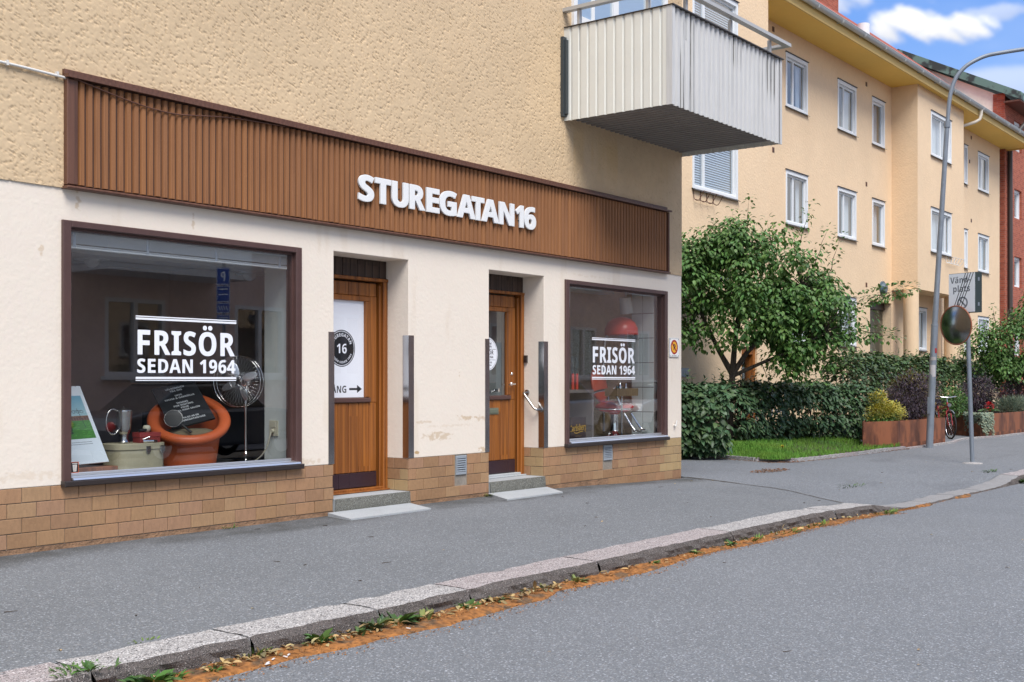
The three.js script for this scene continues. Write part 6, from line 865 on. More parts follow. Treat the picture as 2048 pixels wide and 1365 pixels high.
// trees: forked trunk, limbs, twigs and thousands of leaves in clusters
function tree(label, x, y, z, o) {
  const t = thing('garden_tree', label, 'tree', [x, y, z]), r = rng(o.seed), wood = [], leaves = [], ends = [];
  for (const l of o.limbs) for (let i = 0; i < l.length - 1; i++) wood.push(rod(l[i].slice(0, 3), l[i + 1].slice(0, 3), l[i][3], l[i + 1][3], 9));
  for (const l of o.limbs.slice(1)) for (let i = 1; i < l.length; i++) for (let s = 0; s <= 1; s += 0.34) ends.push([0, 1, 2].map((k) => lerp(l[i - 1][k], l[i][k], s)));
  const near = (p) => ends.reduce((b, e) => { const d = Math.hypot(e[0] - p[0], e[1] - p[1], e[2] - p[2]); return d < b[0] ? [d, e] : b; }, [1e9, ends[0]])[1];
  const twigs = [], cluster = (p, R, n, from) => { twigs.push(rod(from, p, 0.012, 0.005, 5)); for (let i = 0; i < n; i++) { const u = unit(r), k = Math.pow(r(), 0.4) * R, q = [p[0] + u[0] * k, p[1] + u[1] * k * 0.72, p[2] + u[2] * k]; leaves.push({ p: q, d: [u[0] + 0.6 * (r() - 0.5), u[1] * 0.5 - 0.45 - 0.35 * r(), u[2] + 0.6 * (r() - 0.5)], n: [u[0] * 0.5 + 0.3 * (r() - 0.5), 0.9, u[2] * 0.5 + 0.3 * (r() - 0.5)], l: o.l * (0.65 + 0.6 * r()), w: o.l * 0.66 * (0.75 + 0.5 * r()) }); } };
  for (let i = 0; i < o.clusters; i++) { const b = o.blobs[i % o.blobs.length], u = unit(r), k = Math.pow(r(), 0.36), p = [b[0] + u[0] * b[3] * k, b[1] + u[1] * b[4] * k, b[2] + u[2] * b[5] * k]; cluster(p, o.R * (0.7 + 0.6 * r()), o.per, near(p)); }
  for (const s of o.sprays) { const [a, b, n] = s; let prev = a; for (let i = 1; i <= n; i++) { const q = i / n, p = [0, 1, 2].map((k) => lerp(a[k], b[k], q) + (i < n ? (r() - 0.5) * 0.05 : 0)); twigs.push(rod(prev, p, 0.011 * (1.2 - q), 0.011 * (1.05 - q), 5)); prev = p; for (let j = 0; j < (s[3] ?? 8); j++) { const u = unit(r), k = s[4] ?? 0.1; leaves.push({ p: [p[0] + u[0] * k, p[1] + u[1] * k * 0.7, p[2] + u[2] * k], d: [u[0], u[1] * 0.6 - 0.1, u[2]], n: [u[0] * 0.3, 1, u[2] * 0.3], l: o.l * (0.55 + 0.5 * r()), w: o.l * 0.6 * (0.7 + 0.5 * r()) }); } } }
  part('trunk', metric(join(wood)), M.bark, t); const c = new THREE.Group(); c.name = numbered('crown'); t.add(c);
  part('foliage', foliage(leaves, o.seed + 1, 0.34), o.mat ?? M.leafTree, c).userData.kind = 'stuff'; part('twigs', metric(join(twigs)), M.twig, c).userData.kind = 'stuff';
  return t;
}
// offsets given along the view: r = to the side, u = up, f = away
const off = (r, u, f) => [RGT.x * r + FWD.x * f, u, RGT.z * r + FWD.z * f], L = (r, u, f, w) => [...off(r, u, f), w];
tree('green broad-leaved tree with a forked trunk, standing in the garden hedge beside the shop corner', 19.9, -0.05, -2.2, { seed: 1101, l: 0.098, R: 0.28, per: 52, clusters: 350,
  limbs: [[L(0, -0.1, 0, 0.07), L(0.03, 0.8, 0, 0.06), L(0.07, 1.45, 0, 0.056)], [L(0.07, 1.42, 0, 0.06), L(-0.16, 1.85, 0.1, 0.045), L(-0.5, 2.6, 0.2, 0.03), L(-0.7, 3.3, 0.1, 0.015)], [L(0.07, 1.45, 0, 0.06), L(0.1, 2.1, -0.1, 0.045), L(0.2, 3.0, -0.2, 0.03), L(0.15, 3.9, -0.1, 0.012)], [L(0.07, 1.42, 0, 0.055), L(0.3, 1.8, -0.1, 0.045), L(0.9, 2.5, -0.3, 0.03), L(1.5, 3.3, -0.2, 0.012)], [L(0.06, 1.38, 0, 0.04), L(0.55, 1.62, -0.2, 0.032), L(1.2, 1.9, -0.4, 0.022), L(1.9, 2.3, -0.4, 0.012)], [L(0.1, 2.0, 0, 0.04), L(0.4, 2.8, 0.6, 0.03), L(0.6, 3.5, 0.9, 0.012)]],
  blobs: [[...off(0.2, 3.05, 0), 0.98, 1.25, 0.95], [...off(-0.75, 2.75, 0.1), 0.8, 1.0, 0.75], [...off(1.25, 2.75, -0.2), 0.78, 1.1, 0.8], [...off(0.75, 3.3, 0), 0.9, 0.85, 0.9], [...off(1.2, 2.05, -0.2), 0.8, 0.6, 0.7], [...off(0.4, 2.6, -0.5), 0.75, 0.65, 0.6], [...off(1.75, 2.45, -0.25), 0.62, 0.85, 0.6], [...off(-0.6, 3.45, 0), 0.55, 0.5, 0.5], [...off(0.0, 3.85, 0), 0.5, 0.4, 0.5]],
  sprays: [[off(0.3, 3.9, 0), off(0.4, 4.72, 0), 6, 7, 0.08], [off(-0.35, 3.7, 0), off(-0.28, 4.35, 0), 5, 6, 0.07], [off(-0.75, 3.4, 0), off(-0.62, 4.1, 0), 4, 6, 0.07], [off(0.0, 3.8, 0), off(0.08, 4.5, 0), 5, 5, 0.07], [off(1.25, 3.6, 0), off(1.52, 4.6, 0), 7, 9, 0.1], [off(0.8, 3.8, 0), off(0.72, 4.3, 0), 4, 7, 0.09], [off(1.5, 3.3, 0), off(1.86, 4.15, 0), 6, 8, 0.09], [off(1.8, 3.1, 0), off(2.1, 4.0, 0), 6, 9, 0.1], [off(1.6, 2.5, -0.3), off(2.55, 2.82, -0.4), 6, 26, 0.2], [off(2.5, 2.8, -0.4), off(3.2, 3.0, -0.4), 7, 26, 0.18], [off(1.9, 2.3, -0.3), off(2.45, 2.15, -0.4), 5, 26, 0.2], [off(2.4, 2.2, -0.4), off(2.95, 2.12, -0.4), 5, 22, 0.17], [off(1.4, 1.8, -0.3), off(1.95, 1.55, -0.3), 5, 26, 0.2], [off(0.7, 1.65, -0.3), off(1.6, 1.28, -0.4), 7, 24, 0.2], [off(0.1, 1.2, -0.05), off(-0.12, 1.45, 0), 3, 7, 0.09], [off(0.6, 1.6, -0.1), off(0.75, 1.22, -0.1), 3, 8, 0.1]] });
const tree2 = tree('dense green tree behind the purple shrubs, next to the turning place sign', 34.9, -0.1, -0.95, { seed: 1201, l: 0.10, R: 0.34, per: 60, clusters: 140,
  limbs: [[L(0, 0, 0, 0.07), L(0.02, 1.3, 0, 0.06)], [L(0, 1.2, 0, 0.05), L(-0.5, 2.0, 0, 0.03), L(-0.8, 2.8, 0, 0.012)], [L(0, 1.3, 0, 0.05), L(0.3, 2.2, 0, 0.03), L(0.5, 3.3, 0, 0.012)], [L(0, 1.3, 0, 0.05), L(0.0, 2.3, 0.3, 0.03), L(-0.1, 3.4, 0.4, 0.012)]],
  blobs: [[...off(0, 2.5, 0), 1.1, 1.0, 1.0], [...off(-0.75, 2.2, 0), 0.65, 0.7, 0.7], [...off(0.5, 2.9, 0), 0.9, 0.75, 0.8], [...off(-0.4, 1.8, -0.2), 0.7, 0.5, 0.7], [...off(0.6, 1.8, 0), 0.8, 0.6, 0.7]],
  sprays: [[off(-1.2, 2.2, 0), off(-1.6, 2.35, 0), 3, 12, 0.14], [off(-0.6, 3.0, 0), off(-0.7, 3.45, 0), 3, 8, 0.1], [off(-1.0, 1.7, 0), off(-1.35, 1.45, 0), 3, 10, 0.12], [off(0.3, 3.5, 0), off(0.2, 4.05, 0), 4, 8, 0.1]] });
// corten steel planters and what grows in them
M.corten = std({ map: dtex(512, 512, (set) => { for (let y = 0; y < 512; y++) for (let x = 0; x < 512; x++) { const u = x / 512, v = y / 512, n = fbm(u * 9, v * 4, 220, 5, 0), k = smoothstep(n, 0.3, 0.7), s = smoothstep(fbm(u * 20, v * 3, 223, 3), 0.55, 0.75) * 0.35; set(x, y, [lerp(0.125, 0.27, k) * (1 - s), lerp(0.045, 0.095, k) * (1 - s), lerp(0.024, 0.042, k) * (1 - s)]); } }, { sx: 1.8, sy: 1.2 }), roughness: 0.72 });
function planter(label, pts, y0, y1) {
  const o = thing('corten_planter', label, 'planter'), k = 0.012, n = pts.length;
  for (let i = 0; i < n; i++) { const a = pts[i], b = pts[(i + 1) % n], d = [b[0] - a[0], b[1] - a[1]], l = Math.hypot(...d), nx = d[1] / l * k, nz = -d[0] / l * k; part('side_panel', poly([[a[0], y0, a[1]], [b[0], y0, b[1]], [b[0], y1, b[1]], [a[0], y1, a[1]], [a[0] + nx, y1, a[1] + nz], [b[0] + nx, y1, b[1] + nz], [a[0] + nx, y1 - 0.25, a[1] + nz], [b[0] + nx, y1 - 0.25, b[1] + nz]], [[0, 1, 2, 3], [3, 2, 5, 4], [4, 5, 7, 6]]), M.corten, o); }
  const g = new THREE.ShapeGeometry(new THREE.Shape(pts.map((p) => new THREE.Vector2(p[0], -p[1])))).rotateX(-Math.PI / 2).translate(0, y1 - 0.1, 0); part('soil', metric(g), M.soil, o); return o;
}
planter('rust brown steel planter behind the leaning lamp post, with the yellow shrub in it', [[22.25, -0.54], [23.3, -0.22], [26.02, -0.15], [26.2, -1.3], [24.75, -1.4]], -0.2, 0.452);
planter('rust brown many-sided steel planter beyond the mirror post, with the red flower in it', [[30.05, -0.98], [29.36, -0.36], [29.9, -0.2], [30.9, -0.18], [33.5, -0.15], [38, -0.1], [38.2, -1.6], [30.4, -1.7]], -0.2, 0.455);
function shrub(name, label, c, R, o) {
  const s = thing(name, label, o.cat ?? 'shrub', c), r = rng(o.seed), leaves = [], tw = [];
  for (let i = 0; i < o.n; i++) { const u = unit(r), k = Math.pow(r(), 0.35), b = 0.42 + 1.15 * fbm(u[0] * 2.6 + 9, u[1] * 2.6 + u[2] * 2.6, o.seed, 3); const p = [u[0] * R[0] * k * b, R[1] * (1 + u[1] * k * b), u[2] * R[2] * k * b]; leaves.push({ p, d: [u[0] + (r() - 0.5), (o.up ?? 0) + u[1] * 0.5 + (r() - 0.5), u[2] + (r() - 0.5)], n: [u[0] * 0.4, 1, u[2] * 0.4 + 0.2], l: o.l * (0.6 + 0.7 * r()), w: o.l * o.wide * (0.6 + 0.6 * r()) }); }
  for (let i = 0; i < (o.stems ?? 9); i++) { const u = unit(r); tw.push(rod([u[0] * 0.08, -0.05, u[2] * 0.08], [u[0] * R[0] * 0.7, R[1] * (1.2 + 0.5 * u[1]), u[2] * R[2] * 0.7], 0.009, 0.003, 5)); }
  part('foliage', foliage(leaves, o.seed + 1, o.vary ?? 0.4), o.mat, s).userData.kind = 'stuff'; part('stems', metric(join(tw)), M.twig, s).userData.kind = 'stuff'; return s;
}
shrub('purple_shrub', 'dark purple feathery shrub rising behind the leaning lamp post planter', [26.0, 0.35, -0.85], [1.25, 0.5, 0.4], { seed: 1301, n: 3600, l: 0.085, wide: 0.34, mat: M.leafPurple });
shrub('purple_shrub', 'dark purple shrub between the mirror post and the red flower', [31.9, 0.35, -1.15], [1.15, 0.52, 0.4], { seed: 1311, n: 3000, l: 0.085, wide: 0.34, mat: M.leafPurple });
shrub('purple_shrub', 'dark purple shrub below the dense tree at the edge of the photo', [35.0, 0.35, -1.0], [1.5, 0.55, 0.4], { seed: 1321, n: 3600, l: 0.085, wide: 0.34, mat: M.leafPurple });
shrub('golden_shrub', 'yellow variegated shrub in the planter nearer to the hedge', [23.75, 0.36, -0.62], [0.82, 0.22, 0.26], { seed: 1331, n: 2600, l: 0.05, wide: 0.6, mat: M.leafYellow, up: 0.6 });
shrub('golden_shrub', 'upright tip of yellow foliage above the golden shrub', [23.55, 0.6, -0.72], [0.30, 0.22, 0.18], { seed: 1335, n: 700, l: 0.05, wide: 0.6, mat: M.leafYellow, up: 0.8 });
shrub('low_shrub', 'low green ground plant at the hedge end of the first planter', [23.6, 0.38, -0.62], [0.7, 0.09, 0.2], { seed: 1341, n: 1000, l: 0.06, wide: 0.6, mat: M.leafGreen });
shrub('bronze_grass', 'bronze and green grassy shrub just past the lamp post', [27.8, 0.2, -1.5], [0.9, 0.62, 0.35], { seed: 1351, n: 2400, l: 0.13, wide: 0.14, mat: M.leafBronze, up: 0.9 });
shrub('green_shrub', 'fresh green low shrub between the bicycle and the mirror post', [30.2, 0.3, -1.25], [0.75, 0.35, 0.3], { seed: 1361, n: 1400, l: 0.09, wide: 0.5, mat: M.leafGreen });
shrub('dead_bracken', 'dry brown bracken behind the bicycle', [29.3, -0.1, -1.6], [0.6, 0.55, 0.3], { seed: 1365, n: 900, l: 0.12, wide: 0.22, mat: M.leafDry, up: 0.2 });
shrub('silver_lavender', 'grey green feathery plant leaning over the far planter', [32.6, 0.40, -0.45], [1.1, 0.20, 0.25], { seed: 1371, n: 1800, l: 0.12, wide: 0.1, mat: M.leafSilver, up: 0.9 });
shrub('silver_lavender', 'grey green feathery plant below the dark shrub at the photo edge', [34.6, 0.38, -0.5], [1.0, 0.22, 0.25], { seed: 1373, n: 1600, l: 0.12, wide: 0.1, mat: M.leafSilver, up: 0.9 });
{ const r = rng(1380), lv = [], vines = []; for (let k = 0; k < 46; k++) { const q = k / 45, seg = q < 0.5 ? [lerp(30.02, 29.34, q * 2), lerp(-0.97, -0.37, q * 2)] : [lerp(29.34, 29.75, q * 2 - 1), lerp(-0.37, -0.22, q * 2 - 1)], len = 0.12 + 0.46 * Math.pow(Math.abs(Math.sin(k * 1.7 + 0.4)), 2) * (q < 0.25 || q > 0.55 ? 1 : 0.35); const o = [seg[0] - 0.035, 0.47, seg[1] + 0.035]; vines.push(rod(o, [o[0] - 0.02, 0.47 - len, o[2] + 0.02], 0.003, 0.002, 4)); for (let j = 0; j < 30; j++) { const t = r(); lv.push({ p: [o[0] - 0.02 * t + (r() - 0.5) * 0.05, 0.49 - len * t, o[2] + 0.02 * t + (r() - 0.5) * 0.05], d: [r() - 0.6, -0.4, r() - 0.2], n: [-0.6, 0.5, 0.6], l: 0.035 + 0.02 * r(), w: 0.04 }); } }
  const t = thing('trailing_plant', 'silvery trailing plant hanging over the corner of the far planter', 'plant'); part('foliage', foliage(lv, 1381, 0.3), M.leafSilver, t).userData.kind = 'stuff'; part('vines', metric(join(vines)), M.twig, t).userData.kind = 'stuff'; }
{ const r = rng(1390), g = thing('geranium', 'red geranium flower head over the many-sided planter', 'flower', [30.75, 0.45, -0.55]); part('flower', foliage(Array.from({ length: 90 }, () => { const u = unit(r); return { p: [u[0] * 0.09, 0.16 + u[1] * 0.08, u[2] * 0.09], d: u, n: [0, 1, 0.2], l: 0.05, w: 0.05 }; }), 1391, 0.25), M.petalRed, g); part('leaf', foliage(Array.from({ length: 160 }, () => { const u = unit(r); return { p: [u[0] * 0.35, 0.03 + Math.abs(u[1]) * 0.05, u[2] * 0.2], d: [u[0], 0.3, u[2]], n: [0, 1, 0.3], l: 0.06, w: 0.06 }; }), 1392, 0.3), M.leafGreen, g); }
// ---------------------------------------------------------------- street furniture
M.galv = std({ map: dtex(128, 512, (set) => { for (let y = 0; y < 512; y++) for (let x = 0; x < 128; x++) { const n = fbm(x / 128 * 8, y / 512 * 20, 230, 4); set(x, y, [lerp(0.17, 0.265, n), lerp(0.195, 0.30, n), lerp(0.23, 0.34, n)]); } }, { sx: 0.6, sy: 2.5 }), roughness: 0.55, metalness: 0.25 });
{
  const o = thing('street_lamp', 'leaning grey steel street lamp post with a curved arm, before the first planter', 'street lamp', [24.19, -0.16, 0.10]);
  const at = (x, y, z) => [x - 24.19, y + 0.16, z - 0.10];
  part('post', metric(join([rod(at(24.19, -0.25, 0.10), at(24.27, 2.38, 0.185), 0.070, 0.068, 18), rod(at(24.19, -0.25, 0.10), at(24.192, -0.13, 0.104), 0.078, 0.078, 18)])), M.galv, o, 'lower thicker part of the post');
  part('post', metric(join([rod(at(24.27, 2.37, 0.185), at(24.42, 6.47, 0.39), 0.056, 0.046, 16), rod(at(24.269, 2.36, 0.184), at(24.27, 2.40, 0.186), 0.073, 0.071, 18), rod(at(24.418, 6.4, 0.386), at(24.421, 6.52, 0.392), 0.06, 0.06, 16)])), M.galv, o);
  part('arm', tube([at(24.42, 6.45, 0.39), at(24.45, 7.05, 0.44), at(24.52, 7.40, 0.53), at(24.62, 7.62, 0.68), at(24.74, 7.75, 0.84), at(24.93, 7.87, 1.08), at(25.37, 7.99, 1.66), at(25.9, 8.1, 2.4)], 0.041, 60, 12), M.galv, o);
  part('lamp_head', new THREE.SphereGeometry(1, 20, 12).scale(0.34, 0.07, 0.13).rotateY(-0.95).translate(...at(26.05, 8.1, 2.62)), M.galv, o);
  part('door_plate', metric(join([moved(new THREE.BoxGeometry(0.004, 0.34, 0.06), ...at(24.135, 0.75, 0.115))])), M.galv, o);
  const st = [[1.86, 0.10, lin(0.32, 0.03, 0.03), 0.06], [1.70, 0.07, lin(0.35, 0.33, 0.32), 0.05], [1.45, 0.24, lin(0.44, 0.42, 0.42), 0.10]]; st.forEach(([y, h, c, w], i) => { const k = (y + 0.25) / 2.63, x = 24.19 + 0.08 * k, z = 0.10 + 0.085 * k; part('sticker', new THREE.CylinderGeometry(0.0705, 0.0705, h, 14, 1, true, i ? 4.3 : 5.4, i ? 1.6 : 0.8).translate(...at(x, y, z)), std({ color: c, roughness: 0.6, side: THREE.DoubleSide }), o); });
}
{
  const o = thing('sign_post', 'grey post with a box sign for the end of a turning place', 'traffic sign', [20.50, -0.157, 2.03]);
  part('post', metric(join([rod([0.0, 0.0, 0.0], [-0.07, 3.1, -0.085], 0.036, 0.036, 16)])), M.galv, o);
  part('base_collar', lathe([[0.16, -0.05], [0.16, 0.025], [0.05, 0.035], [0.036, 0.04]], 24).translate(0, 0, 0), M.graniteA, o, 'concrete collar at the foot of the post');
  const b = new THREE.Group(); b.name = 'sign_box'; o.add(b); b.position.set(-0.115, 2.887, -0.14); b.rotation.y = -Math.PI / 2 - 0.36;     // faces oncoming traffic
  part('housing', box(-0.265, 0.265, -0.335, 0.335, -0.17, 0.0, 0.01), std({ color: lin(0.03, 0.045, 0.045), roughness: 0.5 }), b);
  const t = canvasTex(640, 820, (x, W, H) => {
    x.fillStyle = '#eef0f1'; x.fillRect(0, 0, W, H); x.fillStyle = '#6b7076'; x.font = 'bold 182px sans-serif'; x.fillText('Vänd-', 36, 200); x.fillText('plats', 96, 385);
    x.strokeStyle = '#767b80'; x.lineWidth = 34; x.beginPath(); x.arc(340, 620, 112, 0, 7); x.stroke(); x.beginPath(); x.moveTo(265, 545); x.lineTo(415, 695); x.stroke();
    x.strokeStyle = '#141517'; x.lineWidth = 17; for (const k of [0, 62, 124, 190]) { x.beginPath(); x.moveTo(420 + k, -10); x.lineTo(80 + k * 0.92, H + 10); x.stroke(); }
  });
  part('sign_face', flat(0.515, 0.655, 0.004), std({ map: t, roughness: 0.4 }), b).position.set(0, 0, 0.003);
  for (const y of [-0.2, 0.22]) part('latch', box(0.265, 0.272, y - 0.03, y + 0.03, -0.10, -0.06), M.galv, b);
  const m = thing('traffic_mirror', 'round convex traffic mirror with an orange rim on the sign post', 'traffic mirror', [20.36, 2.185, 1.80], 0);
  const ang = Math.atan2(-0.42, -0.905), n = new THREE.Vector3(Math.cos(ang), -0.06, Math.sin(ang)).normalize(); m.quaternion.setFromUnitVectors(new THREE.Vector3(0, 0, 1), n);
  const R = 0.325, s = 0.062, cap = Array.from({ length: 13 }, (_, i) => { const q = R * i / 12; return [q, s * (1 - (q / R) ** 2)]; });
  part('mirror_glass', new THREE.LatheGeometry(cap.reverse().map((p) => new THREE.Vector2(...p)), 48).rotateX(Math.PI / 2), std({ color: lin(0.38, 0.39, 0.39), roughness: 0.2, metalness: 1, map: wallTex(240, [1, 1, 1], 0.1, 0.35, 128, 0.5) }), m);
  part('rim', new THREE.TorusGeometry(R, 0.012, 10, 56), std({ color: lin(0.30, 0.10, 0.045), roughness: 0.5 }), m);
  part('back_shell', new THREE.LatheGeometry([[0, -0.05], [0.2, -0.045], [R, -0.004]].map((p) => new THREE.Vector2(...p)), 40).rotateX(Math.PI / 2), std({ color: lin(0.30, 0.16, 0.07), roughness: 0.6 }), m);
  part('bracket', join([rod([0, 0, -0.04], [0.05, 0.0, -0.16], 0.02, 0.02, 10), box(-0.01, 0.1, -0.05, 0.05, -0.18, -0.15)]), M.galv, m);
}
{ // bicycles by the planters
  const mk = (label, pos, turn, frameMat) => {
    const o = thing('bicycle', label, 'bicycle', pos, turn), R = 0.33, tyre = std({ color: lin(0.02, 0.02, 0.02), roughness: 0.9 });
    for (const [x, nm] of [[0.53, 1], [-0.53, 0]]) { const w = new THREE.Group(); w.name = numbered('wheel'); w.position.set(x, R, 0); o.add(w); part('tyre', new THREE.TorusGeometry(R - 0.018, 0.018, 8, 40), tyre, w); part('rim', new THREE.TorusGeometry(R - 0.04, 0.009, 6, 40), M.chrome, w); part('spokes', join(Array.from({ length: 20 }, (_, i) => { const a = i * Math.PI / 10; return rod([0, 0, (i % 2 ? 0.02 : -0.02)], [(R - 0.045) * Math.cos(a), (R - 0.045) * Math.sin(a), 0], 0.0014, 0.0014, 4, false); })), M.chrome, w); part('fender', new THREE.TorusGeometry(R + 0.02, 0.014, 6, 30, nm ? 2.0 : 2.6).rotateZ(nm ? 0.9 : 0.7), M.galv, w); }
    const A = [-0.53, R, 0], bb = [-0.1, 0.30, 0], seat = [-0.24, 0.80, 0], head = [0.34, 0.86, 0], fork = [0.40, 0.66, 0], F = [0.53, R, 0];
    part('frame', join([rod(A, bb, 0.012, 0.014, 8), rod(A, seat, 0.010, 0.012, 8), rod(bb, seat, 0.017, 0.017, 10), rod(bb, fork, 0.018, 0.018, 10), rod([-0.2, 0.66, 0], [0.37, 0.78, 0], 0.016, 0.016, 10), rod(head, fork, 0.02, 0.02, 10), rod([0.4, 0.66, 0.05], [0.53, R, 0.05], 0.012, 0.009, 8), rod([0.4, 0.66, -0.05], [0.53, R, -0.05], 0.012, 0.009, 8), rod([0.4, 0.66, -0.05], [0.4, 0.66, 0.05], 0.013, 0.013, 8)]), frameMat, o);
    part('saddle', new THREE.SphereGeometry(1, 16, 10).scale(0.14, 0.04, 0.085).translate(-0.28, 0.9, 0), M.black, o); part('seat_post', rod(seat, [-0.27, 0.88, 0], 0.013, 0.013, 8), M.chrome, o);
    part('handlebar', join([rod(head, [0.31, 0.98, 0], 0.013, 0.013, 8), tube([[0.12, 0.99, -0.3], [0.26, 1.0, -0.24], [0.33, 0.98, -0.08], [0.33, 0.98, 0.08], [0.26, 1.0, 0.24], [0.12, 0.99, 0.3]], 0.012, 36, 8)]), M.chrome, o); part('headlight', rod([0.40, 0.80, 0], [0.47, 0.80, 0], 0.03, 0.045, 14), M.chrome, o);
    part('crank', join([rod([-0.1, 0.30, 0.05], [0.04, 0.22, 0.07], 0.009, 0.009, 6), rod([-0.1, 0.30, -0.05], [-0.24, 0.38, -0.07], 0.009, 0.009, 6), new THREE.TorusGeometry(0.09, 0.006, 6, 24).translate(-0.1, 0.30, 0.04), box(0.0, 0.09, 0.205, 0.23, 0.07, 0.15), box(-0.29, -0.2, 0.37, 0.395, -0.15, -0.07)]), M.galv, o); return o;
  };
  const b1 = mk('red bicycle parked head-on between the two rust brown planters', [28.45, -0.12, -1.0], Math.atan2(0.47, 0.88) + Math.PI + 0.2, std({ color: lin(0.35, 0.02, 0.025), roughness: 0.35 }));
  const b2 = b1.clone(); b2.name = numbered('bicycle'); b2.position.set(23.0, -0.02, -2.9); b2.rotation.y = 0.15; b2.userData = { ...b2.userData, label: 'bicycle whose wheel shows under the twiggy foot of the hedge' }; b2.traverse((m) => { if (/^frame/.test(m.name)) m.material = M.galv; }); scene.add(b2);
}
// ---------------------------------------------------------------- the other side of the street, which the shop windows mirror
{
  const h = thing('opposite_house', 'dark red brown house across the street, mirrored in the shop windows', 'building'), z = 13.6, red = std({ map: wallTex(250, [0.74, 0.58, 0.52], 0.08, 0.15, 256, 3), roughness: 0.95 });
  const xs = []; for (let x = 16; x < 46; x += 3.4) xs.push([x, x + 1.5]); const ys = [[1.35, 3.0], [4.3, 5.8]];
  const g = extrude(rect(11, -0.4, 48, 7.4), 0.3, xs.flatMap(([a, b]) => ys.map(([c, d]) => rect(a, c, b, d)))); g.rotateY(Math.PI).translate(59, 0, z); part('wall', metric(g), red, h);
  for (const [a, b] of xs) for (const [c, d] of ys) { const A = 59 - b, B = 59 - a; part('window', join([box(A, A + 0.09, c, d, z, z + 0.12), box(B - 0.09, B, c, d, z, z + 0.12), box(A + 0.09, B - 0.09, d - 0.09, d, z, z + 0.12), box(A + 0.09, B - 0.09, c, c + 0.09, z, z + 0.12), box((A + B) / 2 - 0.05, (A + B) / 2 + 0.05, c + 0.09, d - 0.09, z, z + 0.12), box(A - 0.1, B + 0.1, c - 0.08, c - 0.005, z - 0.16, z - 0.01)]), M.windowWhite, h); part('window_glass', new THREE.PlaneGeometry(B - A, d - c).rotateY(Math.PI).translate((A + B) / 2, (c + d) / 2, z + 0.07), M.paneFar, h); }
  part('inner_wall', box(11, 48, -0.4, 7.4, z + 0.8, z + 0.9), M.roomDark, h); part('roof', poly([[10.6, 7.4, z - 0.5], [48.4, 7.4, z - 0.5], [48.4, 9.3, z + 5], [10.6, 9.3, z + 5]], [[3, 2, 1, 0]]), M.roofTile, h);
  for (const x of [13.5, 24.5]) part('balcony', join([box(x, x + 3.6, 3.6, 4.6, z - 1.3, z - 1.25), box(x, x + 0.05, 3.6, 4.6, z - 1.25, z), box(x + 3.55, x + 3.6, 3.6, 4.6, z - 1.25, z), box(x, x + 3.6, 3.45, 3.59, z - 1.3, z)]), M.windowWhite, h, 'pale balcony mirrored at the head of the large window');
  const pole = thing('parking_signs', 'pole with a stack of blue parking signs, mirrored in the large window', 'sign', [15.1, -0.1, 10.75]);
  part('pole', rod([0, 0, 0], [0, 3.7, 0], 0.035, 0.035, 10), M.galv, pole);
  const face = (w, hh, f) => { const t = canvasTex(256, Math.round(256 * hh / w), (x, W, H) => { x.fillStyle = '#1a4fa8'; x.fillRect(0, 0, W, H); x.strokeStyle = x.fillStyle = '#e8eef7'; x.lineWidth = 8; x.strokeRect(8, 8, W - 16, H - 16); f(x, W, H); }); return std({ map: t, roughness: 0.5 }); };
  const put = (y, w, hh, m) => { const s = part('sign_plate', flat(w, hh, 0.01), [M.galv, M.galv, M.galv, M.galv, m, M.galv], pole); s.position.set(-0.05, y, -0.04); s.rotation.y = -Math.PI / 2 - 0.55; };
  put(3.42, 0.27, 0.34, face(0.34, 0.34, (x) => { x.font = 'bold 190px sans-serif'; x.textAlign = 'center'; x.fillText('P', 128, 198); })); for (const [y, k] of [[3.07, 1], [2.79, 2], [2.56, 3]]) put(y, 0.27, k === 1 ? 0.33 : 0.2, face(0.42, k === 1 ? 0.36 : 0.24, (x, W, H) => { if (k === 2) for (let i = 0; i < 4; i++) { x.save(); x.translate(60 + i * 46, H / 2); x.rotate(0.5); x.fillRect(-8, -34, 18, 68); x.restore(); } else { x.fillRect(36, 40, 180, 14); x.fillRect(36, H / 2, 180, 14); } }));
}
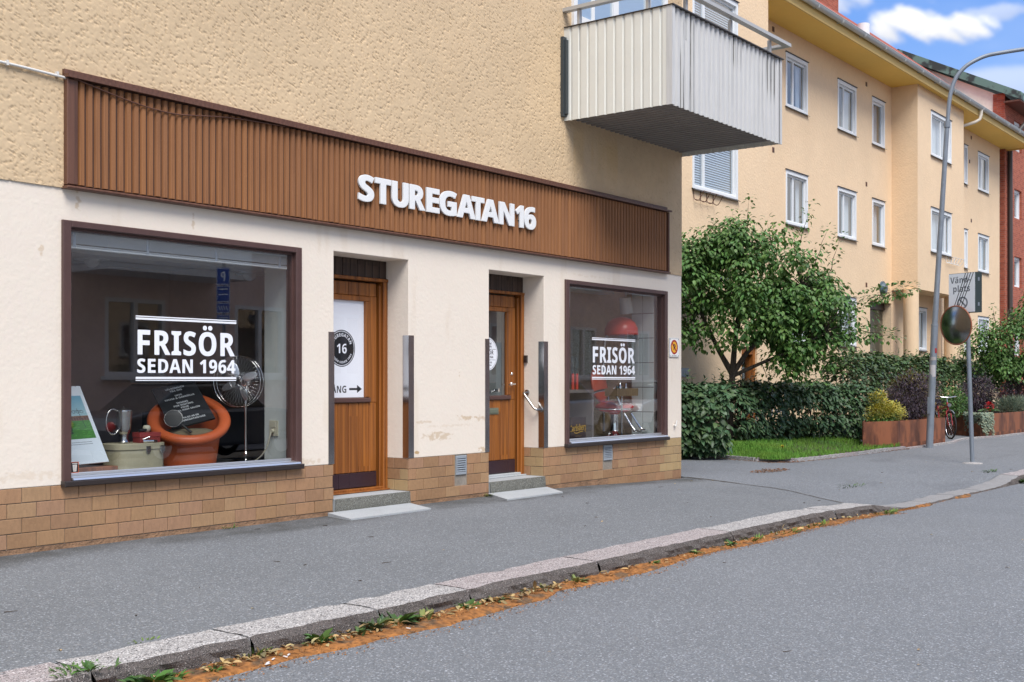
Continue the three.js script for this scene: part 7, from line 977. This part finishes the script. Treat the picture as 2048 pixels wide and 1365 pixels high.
{ // parked cars mirrored in the far window
  const profile = [[-2.1, 0.28], [-2.14, 0.62], [-2.02, 0.82], [-1.55, 0.92], [-0.85, 1.42], [0.45, 1.45], [1.12, 0.98], [1.85, 0.86], [2.1, 0.66], [2.12, 0.30]];
  const make = (label, x, col) => {
    const o = thing('parked_car', label, 'car', [x, -0.19, 9.45]), paint = phys({ color: lin(...col), roughness: 0.35, metalness: 0.3, clearcoat: 1, clearcoatRoughness: 0.05 });
    const body = extrude(profile.slice(0, 4).concat([[1.12, 0.96]], profile.slice(7)), 1.68, [], 0.06); body.translate(0, 0, 0.84); part('body', body, paint, o);
    const cab = extrude([[-1.5, 0.92], [-0.86, 1.38], [0.42, 1.41], [1.08, 0.96]], 1.44, [], 0.05); cab.translate(0, 0, 0.72); part('window_band', cab, phys({ color: lin(0.02, 0.024, 0.028), roughness: 0.05, clearcoat: 1 }), o);
    part('roof', join([moved(new THREE.BoxGeometry(1.32, 0.05, 1.36), -0.22, 1.43, 0)]), paint, o);
    for (const [wx, wz] of [[-1.3, 0.78], [1.32, 0.78], [-1.3, -0.78], [1.32, -0.78]]) { const w = new THREE.Group(); w.name = numbered('wheel'); w.position.set(wx, 0.32, wz); o.add(w); part('tyre', new THREE.TorusGeometry(0.245, 0.085, 10, 28), std({ color: lin(0.02, 0.02, 0.02), roughness: 0.9 }), w); part('rim', rod([0, 0, -0.06], [0, 0, 0.06], 0.19, 0.19, 20), M.alu, w); }
    for (const s of [-0.6, 0.6]) { part('headlight', moved(new THREE.SphereGeometry(1, 12, 8).scale(0.06, 0.075, 0.17), 2.1, 0.66, s), M.chrome, o); part('tail_light', moved(new THREE.SphereGeometry(1, 12, 8).scale(0.04, 0.09, 0.13), -2.12, 0.68, s), red, o); }
    return o;
  };
  make('silver parked car, mirrored low in the far shop window', 24.3, [0.68, 0.70, 0.72]); make('white parked car, mirrored in the far shop window', 29.6, [0.85, 0.86, 0.87]); make('dark blue parked car, mirrored low in the large shop window', 13.4, [0.03, 0.04, 0.06]);
}
for (const [x, z, s, l] of [[62, 15.5, 2.3, 'tall tree down the street whose top is mirrored in the upper windows'], [70, 14, 2.1, 'second tall tree down the street, mirrored in the apartment windows'], [78, 16.5, 2.6, 'farthest tall tree down the street, mirrored in the apartment windows']]) { const t = tree2.clone(); t.name = numbered('garden_tree'); t.position.set(x, -0.3, z); t.scale.setScalar(s); t.rotation.y = x; t.userData = { label: l, category: 'tree' }; scene.add(t); }
renderer.render(scene, camera);
